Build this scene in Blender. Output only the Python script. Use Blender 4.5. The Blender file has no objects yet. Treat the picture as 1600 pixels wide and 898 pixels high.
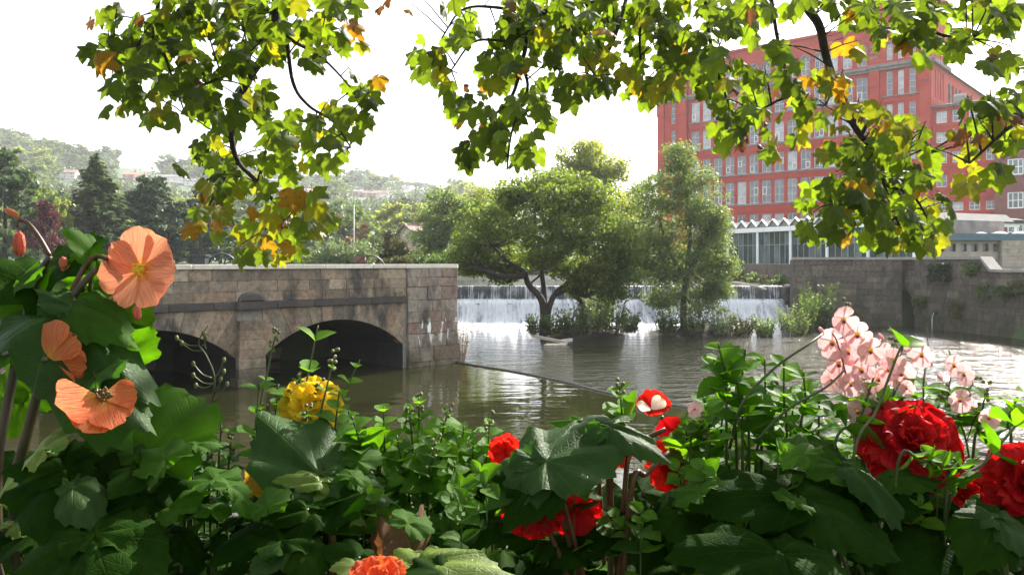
import bpy, math, random
import numpy as np
from mathutils import Vector, Matrix
from math import sin, cos, pi, radians

RN = random.Random(11)
NR = np.random.default_rng(11)
S = bpy.context.scene
COL = S.collection
F, EYE, HY = 1250.0, 3.2, 410.0          # focal length and horizon of the photograph (in its pixels), eye height (m)

# ------------------------------------------------------------------ camera, sky, sun, exposure
cam = bpy.data.cameras.new('camera')
cam_o = bpy.data.objects.new('camera', cam)
COL.objects.link(cam_o)
cam_o.location = (0, 0, EYE)
cam_o.rotation_euler = (radians(90), 0, 0)
cam.sensor_width = 36
cam.lens = 36 * F / 1600
cam.shift_y = -39 / 1600
cam.clip_start, cam.clip_end = 0.05, 5000
S.camera = cam_o

SUN_EL, SUN_AZ = radians(38), radians(38)          # azimuth measured from +Y (view direction) towards +X
world = bpy.data.worlds.new('World')
S.world = world
world.use_nodes = True
wn, wl = world.node_tree.nodes, world.node_tree.links
sky = wn.new('ShaderNodeTexSky')
sky.sky_type = 'NISHITA'
sky.sun_disc = False
sky.sun_elevation = SUN_EL
sky.sun_rotation = SUN_AZ
sky.air_density = 1.0
sky.dust_density = 4.0
sky.ozone_density = 1.0
wmix = wn.new('ShaderNodeMix')
wmix.data_type = 'RGBA'
wmix.inputs['Factor'].default_value = 0.45           # thin bright cloud over the whole sky
wmix.inputs['B'].default_value = (8.5, 8.7, 9.0, 1)
wl.new(sky.outputs['Color'], wmix.inputs['A'])
wl.new(wmix.outputs['Result'], wn['Background'].inputs['Color'])
wn['Background'].inputs['Strength'].default_value = 0.10

sun = bpy.data.lights.new('sun', 'SUN')
sun.energy = 5.0
sun.angle = radians(0.5)
sun.color = (1.0, 0.94, 0.85)
sun_o = bpy.data.objects.new('sun', sun)
COL.objects.link(sun_o)
SUN_DIR = Vector((sin(SUN_AZ) * cos(SUN_EL), cos(SUN_AZ) * cos(SUN_EL), sin(SUN_EL)))
sun_o.rotation_euler = (-SUN_DIR).to_track_quat('-Z', 'Y').to_euler()
sun_o.location = (30, 40, 60)

S.view_settings.view_transform = 'Standard'
S.view_settings.look = 'None'
S.view_settings.gamma = 1.0
S.view_settings.use_curve_mapping = False
S.view_settings.exposure = 1.8
S.render.engine = 'CYCLES'
S.cycles.max_bounces = 8
S.cycles.transparent_max_bounces = 8
S.cycles.volume_bounces = 0
S.cycles.use_denoising = True
S.cycles.sample_clamp_indirect = 6

# ------------------------------------------------------------------ helpers
def P(px, py, d):
    """point seen at a pixel of the photograph, d metres in front of the camera"""
    return Vector(((px - 800) / F * d, d, EYE + (HY - py) / F * d))

WM = {}
def link(name, data, parent=None, M=None):
    o = bpy.data.objects.new(name, data)
    COL.objects.link(o)
    M = M if M is not None else Matrix.Identity(4)
    if parent is not None:
        o.parent = parent
        o.matrix_basis = WM[parent.name].inverted() @ M
    else:
        o.matrix_basis = M
    WM[o.name] = M.copy()
    return o

def tag(o, label=None, cat=None, group=None, kind=None):
    if label: o['label'] = label
    if cat: o['category'] = cat
    if group: o['group'] = group
    if kind: o['kind'] = kind
    return o

def thing(name, label, cat, loc=(0, 0, 0), group=None):
    o = link(name, None, None, Matrix.Translation(Vector(loc)))
    o.empty_display_size = 0.2
    return tag(o, label, cat, group)

def mesh_np(name, v, f, mat, smooth=False):
    """v (n,3) array, f list of tuples or (m,k) array"""
    me = bpy.data.meshes.new(name)
    v = np.asarray(v, dtype=np.float32)
    if isinstance(f, np.ndarray):
        m, k = f.shape
        me.vertices.add(len(v)); me.vertices.foreach_set('co', v.ravel())
        me.loops.add(m * k); me.loops.foreach_set('vertex_index', f.astype(np.int32).ravel())
        me.polygons.add(m); me.polygons.foreach_set('loop_start', np.arange(0, m * k, k, dtype=np.int32))
        me.update(calc_edges=True)
    else:
        me.from_pydata([tuple(map(float, p)) for p in v], [], f)
    for mm in (mat if isinstance(mat, (list, tuple)) else [mat]):
        me.materials.append(mm)
    if smooth:
        me.polygons.foreach_set('use_smooth', np.ones(len(me.polygons), dtype=bool))
    me.update()
    return me

class MB:
    """collects shapes into one mesh"""
    def __init__(self): self.v, self.f = [], []
    def add(self, vs, fs):
        b = len(self.v)
        self.v += [tuple(p) for p in vs]
        self.f += [tuple(b + i for i in q) for q in fs]
        return self
    def box(self, x0, x1, y0, y1, z0, z1, fr=None):
        vs = [(x, y, z) for z in (z0, z1) for y in (y0, y1) for x in (x0, x1)]
        if fr: vs = [fr(*p) for p in vs]
        return self.add(vs, [(0, 2, 3, 1), (4, 5, 7, 6), (0, 1, 5, 4), (2, 6, 7, 3), (0, 4, 6, 2), (1, 3, 7, 5)])
    def quad(self, *p): return self.add(p, [tuple(range(len(p)))])
    def tube(self, pts, r, n=6, cap=True):
        pts = [Vector(p) for p in pts]
        rs = r if isinstance(r, (list, tuple)) else [r] * len(pts)
        vs, fs = [], []
        up = None
        for i, p in enumerate(pts):
            t = (pts[min(i + 1, len(pts) - 1)] - pts[max(i - 1, 0)])
            if t.length < 1e-9: t = Vector((0, 0, 1))
            t.normalize()
            if up is None:
                up = Vector((1, 0, 0)) if abs(t.x) < .8 else Vector((0, 1, 0))
            a = (up - t * up.dot(t)).normalized()
            up = a
            b = t.cross(a)
            for k in range(n):
                w = 2 * pi * k / n
                vs.append(p + (a * cos(w) + b * sin(w)) * rs[i])
        for i in range(len(pts) - 1):
            for k in range(n):
                q = (k + 1) % n
                fs.append((i * n + k, i * n + q, (i + 1) * n + q, (i + 1) * n + k))
        if cap:
            fs.append(tuple(range(n - 1, -1, -1)))
            fs.append(tuple((len(pts) - 1) * n + k for k in range(n)))
        return self.add(vs, fs)
    def ball(self, c, r, n=8, m=5, sq=(1, 1, 1)):
        c = Vector(c); vs, fs = [], []
        for i in range(m + 1):
            th = pi * i / m
            for k in range(n):
                w = 2 * pi * k / n
                vs.append((c.x + r * sq[0] * sin(th) * cos(w), c.y + r * sq[1] * sin(th) * sin(w), c.z + r * sq[2] * cos(th)))
        for i in range(m):
            for k in range(n):
                q = (k + 1) % n
                fs.append((i * n + k, (i + 1) * n + k, (i + 1) * n + q, i * n + q))
        return self.add(vs, fs)
    def mesh(self, name, mat, smooth=False): return mesh_np(name, np.array(self.v), self.f, mat, smooth)
    def build(self, name, mat, parent=None, smooth=False): return link(name, self.mesh(name, mat, smooth), parent)

def curve(pts, n=6):
    """Catmull-Rom through the points"""
    pts = [Vector(p) for p in pts]
    if len(pts) < 3: return pts
    q = [pts[0] * 2 - pts[1]] + pts + [pts[-1] * 2 - pts[-2]]
    out = []
    for i in range(1, len(q) - 2):
        for k in range(n):
            t = k / n
            a, b, c, d = q[i - 1], q[i], q[i + 1], q[i + 2]
            out.append(.5 * ((2 * b) + (c - a) * t + (2 * a - 5 * b + 4 * c - d) * t * t + (3 * b - a - 3 * c + d) * t ** 3))
    out.append(pts[-1])
    return out

def taper(a, b, n): return [a + (b - a) * i / (n - 1) for i in range(n)]

# ------------------------------------------------------------------ materials
def newmat(name):
    m = bpy.data.materials.new(name)
    m.use_nodes = True
    nt = m.node_tree
    nt.nodes.clear()
    out = nt.nodes.new('ShaderNodeOutputMaterial')
    return m, nt, nt.nodes.new, nt.links.new, out

def ramp(nt, src, stops):
    r = nt.nodes.new('ShaderNodeValToRGB')
    e = r.color_ramp.elements
    while len(e) < len(stops): e.new(0.5)
    for i, (p, c) in enumerate(stops):
        e[i].position = p
        e[i].color = (c[0], c[1], c[2], 1)
    nt.links.new(src, r.inputs[0])
    return r.outputs[0]

def fac_ramp(nt, src, a, b):
    r = nt.nodes.new('ShaderNodeMapRange')
    r.inputs['From Min'].default_value = a
    r.inputs['From Max'].default_value = b
    nt.links.new(src, r.inputs['Value'])
    return r.outputs[0]

def noise(nt, scale, vec=None, stretch=None, detail=4, rough=.55):
    n = nt.nodes.new('ShaderNodeTexNoise')
    n.inputs['Scale'].default_value = scale
    n.inputs['Detail'].default_value = detail
    n.inputs['Roughness'].default_value = rough
    if vec is None:
        g = nt.nodes.new('ShaderNodeNewGeometry'); vec = g.outputs['Position']
    if stretch:
        mp = nt.nodes.new('ShaderNodeMapping'); mp.inputs['Scale'].default_value = stretch
        nt.links.new(vec, mp.inputs['Vector']); vec = mp.outputs[0]
    nt.links.new(vec, n.inputs['Vector'])
    return n.outputs['Fac']

def mix(nt, fac, a, b, mode='MIX'):
    m = nt.nodes.new('ShaderNodeMix'); m.data_type = 'RGBA'; m.blend_type = mode
    for s, v in ((m.inputs['Factor'], fac), (m.inputs['A'], a), (m.inputs['B'], b)):
        if isinstance(v, (int, float)): s.default_value = v
        elif isinstance(v, (tuple, list)): s.default_value = (v[0], v[1], v[2], 1)
        else: nt.links.new(v, s)
    return m.outputs['Result']

def bump(nt, h, strength, dist=.02):
    b = nt.nodes.new('ShaderNodeBump')
    b.inputs['Strength'].default_value = strength
    b.inputs['Distance'].default_value = dist
    nt.links.new(h, b.inputs['Height'])
    return b.outputs[0]

def plain(name, col, rough=.6, var=.25, scale=3.0, bmp=0.0, metal=0.0, spec=.5, coords='pos'):
    m, nt, N, L, out = newmat(name)
    b = N('ShaderNodeBsdfPrincipled')
    vec = None
    if coords == 'obj':
        tc = N('ShaderNodeTexCoord'); vec = tc.outputs['Object']
    f = noise(nt, scale, vec)
    lo = tuple(c * (1 - var) for c in col); hi = tuple(min(1, c * (1 + var)) for c in col)
    L(ramp(nt, f, [(.3, lo), (.7, hi)]), b.inputs['Base Color'])
    b.inputs['Roughness'].default_value = rough
    b.inputs['Metallic'].default_value = metal
    b.inputs['Specular IOR Level'].default_value = spec
    if bmp: L(bump(nt, noise(nt, scale * 6, vec), bmp), b.inputs['Normal'])
    L(b.outputs[0], out.inputs[0])
    return m

def leafmat(name, cols, transl=.45, tcol=(1.25, 1.25, .6), rough=.5, spec=.3, by='island', var=.25, nscale=30, wear=None, bmp=0):
    """thin leaf: reflects and lets light through"""
    m, nt, N, L, out = newmat(name)
    b = N('ShaderNodeBsdfPrincipled')
    if by == 'island':
        g = N('ShaderNodeNewGeometry'); src = g.outputs['Random Per Island']
    else:
        g = N('ShaderNodeObjectInfo'); src = g.outputs['Random']
    n = len(cols)
    c = ramp(nt, src, [(i / max(1, n - 1), cc) for i, cc in enumerate(cols)])
    tc = N('ShaderNodeTexCoord')
    nz = noise(nt, nscale, tc.outputs['Object'] if by != 'island' else None)
    c = mix(nt, fac_ramp(nt, nz, .25, .75), mix(nt, 1.0, c, (1 - var,) * 3, 'MULTIPLY'), mix(nt, 1.0, c, (1 + var,) * 3, 'MULTIPLY'))
    if wear:
        nz2 = noise(nt, wear[2], tc.outputs['Object'] if by != 'island' else None, detail=6)
        c = mix(nt, fac_ramp(nt, nz2, wear[1], wear[1] + .06), c, wear[0])
    L(c, b.inputs['Base Color'])
    b.inputs['Roughness'].default_value = rough
    b.inputs['Specular IOR Level'].default_value = spec
    if bmp: L(bump(nt, noise(nt, nscale * 2, tc.outputs['Object']), bmp, .01), b.inputs['Normal'])
    t = N('ShaderNodeBsdfTranslucent')
    L(mix(nt, 1.0, c, tcol, 'MULTIPLY'), t.inputs['Color'])
    ms = N('ShaderNodeMixShader'); ms.inputs[0].default_value = transl
    L(b.outputs[0], ms.inputs[1]); L(t.outputs[0], ms.inputs[2])
    L(ms.outputs[0], out.inputs[0])
    return m

def stonemat(name, cols, dirt=(.05, .045, .038), dirt_lo=.5, white=None, moss=None, rough=.85, tone=.35):
    m, nt, N, L, out = newmat(name)
    b = N('ShaderNodeBsdfPrincipled')
    oi = N('ShaderNodeObjectInfo')
    c = ramp(nt, oi.outputs['Random'], [(i / (len(cols) - 1), x) for i, x in enumerate(cols)])
    c = mix(nt, fac_ramp(nt, noise(nt, 9, detail=8, rough=.7), .3, .7), mix(nt, 1.0, c, (1 - tone,) * 3, 'MULTIPLY'), mix(nt, 1.0, c, (1 + tone,) * 3, 'MULTIPLY'))
    c = mix(nt, fac_ramp(nt, noise(nt, 1.6, stretch=(1, 1, .45), detail=8, rough=.65), dirt_lo, dirt_lo + .16), c, dirt)
    c = mix(nt, fac_ramp(nt, noise(nt, 26, stretch=(1, 1, .6), detail=3), .72, .80), c, (.36, .33, .28))
    g = N('ShaderNodeNewGeometry'); sx = N('ShaderNodeSeparateXYZ'); L(g.outputs['Position'], sx.inputs[0])
    if white:      # droppings / lime runs between two heights, broken into vertical streaks
        z0, z1, thr = white
        band = N('ShaderNodeMapRange'); band.interpolation_type = 'SMOOTHSTEP'
        L(sx.outputs['Z'], band.inputs['Value'])
        band.inputs['From Min'].default_value = z0; band.inputs['From Max'].default_value = z1
        ns = noise(nt, 3.2, stretch=(1, 1, .22), detail=5, rough=.6)
        mul = N('ShaderNodeMath'); mul.operation = 'MULTIPLY'
        L(fac_ramp(nt, ns, thr, thr + .03), mul.inputs[0])
        hat = ramp(nt, band.outputs[0], [(0, (0, 0, 0)), (.25, (1, 1, 1)), (.95, (1, 1, 1)), (1, (0, 0, 0))])
        L(hat, mul.inputs[1])
        c = mix(nt, mul.outputs[0], c, (.72, .70, .66))
    if moss:       # damp green/black stain above the waterline
        z0, z1, mc = moss
        low = fac_ramp(nt, sx.outputs['Z'], z1, z0)
        ad = N('ShaderNodeMath'); ad.operation = 'MULTIPLY'
        L(low, ad.inputs[0]); L(fac_ramp(nt, noise(nt, 2.2, stretch=(1, 1, .5), detail=6), .3, .6), ad.inputs[1])
        c = mix(nt, ad.outputs[0], c, mc)
    L(c, b.inputs['Base Color'])
    b.inputs['Roughness'].default_value = rough
    b.inputs['Specular IOR Level'].default_value = .25
    L(bump(nt, noise(nt, 22, detail=8, rough=.7), .5, .03), b.inputs['Normal'])
    L(b.outputs[0], out.inputs[0])
    return m

M_stone = stonemat('bridge_stone', [(.14, .108, .074), (.24, .19, .13), (.115, .092, .07), (.30, .245, .17), (.20, .135, .09), (.24, .185, .125)], dirt_lo=.50, moss=(-.1, 1.2, (.035, .032, .015)), tone=.45)
M_pier = stonemat('pier_stone', [(.19, .155, .12), (.26, .215, .165), (.18, .122, .092), (.24, .21, .165)], dirt_lo=.50, white=(.45, 1.5, .565), moss=(-.1, 1.15, (.045, .036, .014)), tone=.45)
M_dark = stonemat('sooty_stone', [(.065, .056, .05), (.09, .078, .068), (.05, .045, .042)], dirt_lo=.45)
M_cope = stonemat('coping_stone', [(.52, .48, .40), (.58, .54, .45), (.47, .43, .36)], dirt_lo=.68, tone=.2)  # paler than the wall, with the sunlit look raised in the colour
M_mortar = plain('mortar', (.20, .18, .15), .95, .3, 6)
M_wallst = stonemat('river_wall_stone', [(.075, .06, .045), (.13, .105, .08), (.095, .078, .064), (.165, .135, .10), (.09, .07, .054)], dirt_lo=.48, moss=(.0, 2.3, (.05, .052, .022)), tone=.5)
M_wallcope = stonemat('wall_coping_stone', [(.24, .225, .195), (.29, .27, .235)], dirt_lo=.7, tone=.2)
M_brick = plain('red_brick', (.34, .036, .020), .9, .18, .7)
M_brickside = plain('red_brick_pier', (.37, .044, .026), .9, .12, .9)
M_brick2 = plain('brown_brick', (.17, .062, .05), .9, .2, 1.2)
M_trim = plain('grey_trim_stone', (.19, .16, .145), .9, .3, 1.5)
M_white = plain('white_paint', (.80, .80, .78), .5, .06, 2)
M_grey = plain('grey_roof', (.075, .073, .07), .85, .2, 1.5)
M_teal = plain('teal_fascia', (.055, .10, .125), .6, .2, 1.5)
M_render = plain('pale_stone_wall', (.30, .255, .20), .9, .22, 2.5)
M_iron = plain('black_iron', (.018, .018, .02), .5, .3, 20)
M_bark = plain('bark', (.075, .06, .045), .9, .4, 14, bmp=.6)
M_barkd = plain('dark_bark', (.035, .028, .022), .9, .4, 14, bmp=.6)
M_soil = plain('soil', (.028, .02, .014), 1, .4, 25, bmp=.8)
M_wood = plain('weathered_wood', (.42, .37, .30), .85, .25, 9)
M_plank = plain('pale_plank', (.55, .47, .36), .8, .2, 8)

def glassmat(name, dark, light, frac, rough=.06):
    m, nt, N, L, out = newmat(name)
    b = N('ShaderNodeBsdfPrincipled')
    oi = N('ShaderNodeObjectInfo')
    c = ramp(nt, oi.outputs['Random'], [(0, dark), (frac, dark), (min(1, frac + .05), light), (1, light)])
    c = mix(nt, fac_ramp(nt, noise(nt, 1.3), .35, .65), mix(nt, 1, c, (.55,) * 3, 'MULTIPLY'), c)
    L(c, b.inputs['Base Color'])
    b.inputs['Roughness'].default_value = rough
    b.inputs['Specular IOR Level'].default_value = .9
    L(b.outputs[0], out.inputs[0])
    return m
M_glass = glassmat('window_glass', (.12, .125, .14), (.42, .42, .42), .6)
M_glassd = glassmat('dark_glass', (.05, .068, .068), (.15, .185, .18), .5, .03)

# water -----------------------------------------------------------------
def watermat(name, col, s1, b1, s2, b2, rough=.04, foam=None):
    m, nt, N, L, out = newmat(name)
    b = N('ShaderNodeBsdfPrincipled')
    c = mix(nt, fac_ramp(nt, noise(nt, .25), .35, .65), tuple(x * .75 for x in col), tuple(x * 1.25 for x in col))
    b.inputs['Roughness'].default_value = rough
    b.inputs['IOR'].default_value = 1.33
    h1 = noise(nt, s1, stretch=(.8, 1.5, 1), detail=3)
    h2 = noise(nt, s2, stretch=(.55, 1.4, 1), detail=2)
    n1 = N('ShaderNodeBump'); n1.inputs['Strength'].default_value = b1; n1.inputs['Distance'].default_value = .1; L(h1, n1.inputs['Height'])
    n2 = N('ShaderNodeBump'); n2.inputs['Strength'].default_value = b2; n2.inputs['Distance'].default_value = .3; L(h2, n2.inputs['Height']); L(n1.outputs[0], n2.inputs['Normal'])
    L(n2.outputs[0], b.inputs['Normal'])
    if foam:
        y0, y1, thr = foam
        g = N('ShaderNodeNewGeometry'); sx = N('ShaderNodeSeparateXYZ'); L(g.outputs['Position'], sx.inputs[0])
        near = fac_ramp(nt, sx.outputs['Y'], y0, y1)
        fz = noise(nt, 3.5, stretch=(.5, 1.4, 1), detail=8, rough=.7)
        ad = N('ShaderNodeMath'); ad.operation = 'ADD'; L(fz, ad.inputs[0])
        mu = N('ShaderNodeMath'); mu.operation = 'MULTIPLY'; L(near, mu.inputs[0]); mu.inputs[1].default_value = .42
        L(mu.outputs[0], ad.inputs[1])
        ff = fac_ramp(nt, ad.outputs[0], thr, thr + .1)
        c = mix(nt, ff, c, (.8, .82, .83))
        rr = mix(nt, ff, (rough,) * 3, (.7,) * 3)
        L(rr, b.inputs['Roughness'])
    L(c, b.inputs['Base Color'])
    L(b.outputs[0], out.inputs[0])
    return m
M_water_near = watermat('calm_river_water', (.014, .015, .005), 3.2, .05, .8, .09)
M_water_mid = watermat('rippled_river_water', (.013, .014, .007), 4.0, .8, 1.2, .5, foam=(37.5, 41.4, .86))
M_water_up = watermat('upper_pool_water', (.06, .06, .045), 3.0, 2.2, .8, 2.2)

def fallmat(name, thr, w, dark=(.03, .033, .035), sx=5.0):
    m, nt, N, L, out = newmat(name)
    b = N('ShaderNodeBsdfPrincipled')
    f1 = noise(nt, 1.0, stretch=(sx, 1, .35), detail=6, rough=.65)
    f2 = noise(nt, 1.0, stretch=(1.7, .3, .8), detail=6, rough=.6)
    ad = N('ShaderNodeMath'); ad.operation = 'ADD'; L(f1, ad.inputs[0]); L(f2, ad.inputs[1])
    ff = fac_ramp(nt, ad.outputs[0], thr, thr + w)
    L(mix(nt, ff, dark, (.86, .88, .9)), b.inputs['Base Color'])
    L(mix(nt, ff, (.12,) * 3, (.75,) * 3), b.inputs['Roughness'])
    L(bump(nt, f1, .6, .08), b.inputs['Normal'])
    t = N('ShaderNodeBsdfTranslucent'); t.inputs['Color'].default_value = (.85, .88, .9, 1)
    hf = N('ShaderNodeMath'); hf.operation = 'MULTIPLY'; L(ff, hf.inputs[0]); hf.inputs[1].default_value = .45
    ms = N('ShaderNodeMixShader'); L(hf.outputs[0], ms.inputs[0]); L(b.outputs[0], ms.inputs[1]); L(t.outputs[0], ms.inputs[2])
    L(ms.outputs[0], out.inputs[0])
    return m
M_fall_up = fallmat('upper_fall_water', 1.0, .22, sx=18)
M_fall_low = fallmat('lower_fall_water', .84, .34, dark=(.20, .22, .24), sx=6)

# foliage -----------------------------------------------------------------
L_alder = leafmat('alder_leaf', [(.060, .095, .028), (.085, .122, .034), (.13, .162, .044)], .56, (2.0, 2.0, .55))
L_pale = leafmat('pale_leaf', [(.12, .16, .06), (.165, .20, .075), (.11, .14, .06)], .58, (2.4, 2.2, .55))
L_willow = leafmat('willow_leaf', [(.072, .105, .05), (.098, .132, .06), (.13, .16, .07)], .54, (1.8, 1.9, .7))
L_dark = leafmat('dark_needles', [(.025, .048, .024), (.038, .066, .032), (.055, .085, .036)], .3, (1.2, 1.25, .6))
L_cedar = leafmat('cedar_needles', [(.045, .08, .036), (.07, .11, .045), (.095, .14, .052)], .35, (1.2, 1.25, .6))
L_copper = leafmat('copper_leaf', [(.06, .018, .022), (.085, .026, .028), (.11, .035, .032)], .35, (1.3, .9, .8))
L_olive = leafmat('olive_leaf', [(.055, .062, .018), (.08, .085, .024), (.10, .095, .03)], .35, (1.2, 1.1, .5))
L_green = leafmat('mid_green_leaf', [(.045, .08, .022), (.07, .115, .03), (.10, .15, .04)], .4, (1.3, 1.3, .5))
L_lime = leafmat('light_green_leaf', [(.10, .17, .035), (.13, .20, .045), (.085, .14, .035)], .45, (1.3, 1.3, .5))
L_grey = leafmat('grey_green_leaf', [(.13, .17, .085), (.17, .21, .11), (.11, .15, .075)], .4, (1.1, 1.15, .7))
L_autumn = leafmat('autumn_leaf', [(.16, .12, .04), (.22, .13, .04), (.10, .10, .03)], .4, (1.3, 1.0, .5))
L_ivy = leafmat('ivy_leaf', [(.02, .04, .014), (.03, .055, .018)], .2, (1.2, 1.3, .5), rough=.35)
M_grass = plain('meadow_grass', (.034, .06, .016), .95, .35, .5)
# ================================================================== SETTING: ground, water
BA = Vector((-8.62, 19.6, 0)); BT = Vector((.723, .691, 0)).normalized(); BN = Vector((BT.y, -BT.x, 0))
def BF(s, o, z): return BA + BT * s + BN * o + Vector((0, 0, z))      # along the bridge, out of its face, up
bl, br = BF(-9, -4.5, 0), BF(9.3, -4.5, 0)
RIVER = [(-24, 1.5), (30, 1.5), (27, 8), (21.6, 33.3), (20.3, 41.3), (15.2, 41.9), (15.6, 43), (16.5, 62), (17.5, 82), (-9, 82),
         (-7, 43), (br.x, br.y), (bl.x, bl.y), (-20, 14)]
def in_poly(x, y, poly):
    r = np.zeros(x.shape, bool)
    n = len(poly)
    for i in range(n):
        x0, y0 = poly[i]; x1, y1 = poly[(i + 1) % n]
        c = ((y0 > y) != (y1 > y))
        with np.errstate(divide='ignore', invalid='ignore'):
            r ^= c & (x < (x1 - x0) * (y - y0) / (y1 - y0 + 1e-12) + x0)
    return r
SKY_PX = np.array([-900, -400, -200, 0, 60, 150, 250, 350, 450, 600, 720, 850, 1000, 1200, 1600, 2600])
SKY_PY = np.array([235, 215, 210, 228, 240, 257, 268, 277, 287, 297, 306, 316, 326, 334, 345, 350])
def smooth(t):
    t = np.clip(t, 0, 1)
    return t * t * (3 - 2 * t)
def terrain(x, y):
    x, y = np.asarray(x, float), np.asarray(y, float)
    base = 2.75 + np.clip((y - 40) / 200, 0, 1) * 1.0 + .12 * np.sin(x * .35) * np.cos(y * .22)
    px = 800 + F * x / np.maximum(y, 20)
    top = (HY - np.interp(px, SKY_PX, SKY_PY)) / F * 700
    fr = smooth((y - 150) / 560) * .55 + np.clip((y - 150) / 550, 0, 1) * .45
    und = 1.6 * np.sin(x * .021 + 1) * np.sin(y * .017) * np.clip((y - 150) / 200, 0, 1)
    z = base + (top - 1.0) * np.clip(fr, 0, 1) + und
    z = np.where(y < 1.5, 1.7, z)
    return z
def tz(x, y): return float(terrain(x, y))
def hit(px, py, y0=150, y1=760):
    y = y0
    while y < y1:
        p = P(px, py, y)
        if tz(p.x, y) >= p.z: break
        y += 2
    p = P(px, py, y)
    return Vector((p.x, y, tz(p.x, y)))

xs = np.unique(np.concatenate([np.arange(-30, 34, .6), np.linspace(-900, -30, 90), np.linspace(34, 900, 80)]))
ys = np.unique(np.concatenate([np.arange(-25, 1.4, 4), [1.49, 1.51], np.arange(2, 84, .7), np.linspace(84, 150, 14), np.linspace(158, 800, 80), np.linspace(820, 1400, 12)]))
gx, gy = np.meshgrid(xs, ys)
gz = terrain(gx, gy)
riv = in_poly(gx, gy, RIVER)
gz = np.where(riv, -1.2, gz)
nx, ny = len(xs), len(ys)
idx = np.arange(nx * ny).reshape(ny, nx)
fq = np.stack([idx[:-1, :-1], idx[:-1, 1:], idx[1:, 1:], idx[1:, :-1]], -1).reshape(-1, 4)
g = link('ground', mesh_np('ground', np.stack([gx, gy, gz], -1).reshape(-1, 3), fq, M_grass, True))
tag(g, kind='structure')

def sheet(name, poly, z, mat):
    m = MB(); m.quad(*[(x, y, z) for x, y in poly])
    return tag(m.build(name, mat), kind='structure')
# a low sill runs from the bridge pier across to the near bank: calm water this side, ripples beyond
SILL = [P(716, 566, 25.8), P(800, 578, 23.8), P(880, 594, 21.8), P(945, 610, 20.0), P(1050, 630, 18.2), P(1250, 660, 16.0), P(1700, 730, 12.5)]
SILL = [Vector((p.x, p.y, 0)) for p in SILL]
SPTS = curve(SILL, 5)
near = [(-26, 1.45), (32, 1.45), (32, 3.0)] + [(p.x, p.y) for p in reversed(SPTS)] + [(br.x, br.y + .3), (-22, 20)]
mid = [(p.x, p.y) for p in SPTS] + [(32, 3.0), (32, 9), (24, 34), (22, 42.5), (-9, 42.5), (br.x - .5, br.y)]
sheet('water', near, -.045, M_water_near)
sheet('water', mid, 0.0, M_water_mid)
sheet('upper_pool', [(-9, 43.05), (16.6, 43.05), (17.5, 62), (18.5, 83), (-10, 83)], 1.945, M_water_up)
m = MB()
pts = curve(SILL, 5)
m.tube([p + Vector((0, 0, -.045)) for p in pts], .048, 6)
tag(m.build('river_sill', plain('wet_stone_sill', (.05, .045, .03), .4, .3, 8), smooth=True), 'low wet stone sill line running diagonally across the river from the bridge pier', 'sill')

# ================================================================== stone helpers
def poly_stone(name, fr, poly, back, front, mat, parent, ch=.014, jit=.012):
    """one dressed stone: outline in the wall plane, front edges chamfered"""
    n = len(poly)
    cx = sum(p[0] for p in poly) / n; cy = sum(p[1] for p in poly) / n
    fz = front + RN.uniform(-jit, jit)
    def ins(p, k):
        dx, dy = p[0] - cx, p[1] - cy
        L = math.hypot(dx, dy) + 1e-9
        s = max(.3, 1 - k / L)
        return cx + dx * s, cy + dy * s
    vs, fs = [], []
    for k, o in ((.004, back), (.004, fz - ch), (ch * 1.5, fz)):
        for p in poly:
            q = ins(p, k)
            vs.append(fr(q[0], o, q[1]))
    for lv in range(2):
        for i in range(n):
            j = (i + 1) % n
            fs.append((lv * n + i, lv * n + j, (lv + 1) * n + j, (lv + 1) * n + i))
    fs.append(tuple(2 * n + i for i in range(n)))
    return link(name, mesh_np(name, np.array([tuple(v) for v in vs]), fs, mat), parent)

def clip_half(poly, f):
    out = []
    n = len(poly)
    for i in range(n):
        a, b = poly[i], poly[(i + 1) % n]
        fa, fb = f(a), f(b)
        if fa >= 0: out.append(a)
        if (fa >= 0) != (fb >= 0):
            t = fa / (fa - fb)
            out.append((a[0] + (b[0] - a[0]) * t, a[1] + (b[1] - a[1]) * t))
    return out

def courses(fr, s0, s1, zs, wmin, wmax, back, front, mat, parent, name='stone', top=None, ch=.014, jit=.012):
    for k in range(len(zs) - 1):
        s = s0
        first = True
        while s < s1 - .01:
            w = RN.uniform(wmin, wmax) * (.55 if first and k % 2 else 1)
            first = False
            e = s + w
            if s1 - e < wmin * .6: e = s1
            poly = [(s, zs[k]), (e, zs[k]), (e, zs[k + 1]), (s, zs[k + 1])]
            poly_stone(name, fr, poly, back, front, mat(s, zs[k]) if callable(mat) else mat, parent, ch, jit)
            s = e

# ================================================================== BRIDGE
bridge = thing('stone_bridge', 'weathered brown stone bridge with low segmental arches over the river at left', 'bridge', BF(3, 0, 0))
R_ARC = 3.42
ARCH = [(-8.0, -3.41), (-2.65, 1.94), (2.70, 7.29)]
ZC = 1.554 - R_ARC
def arc_z(s):
    for a, b in ARCH:
        if a <= s <= b:
            c = (a + b) / 2
            return ZC + math.sqrt(max(R_ARC ** 2 - (s - c) ** 2, 0))
    return None
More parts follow.
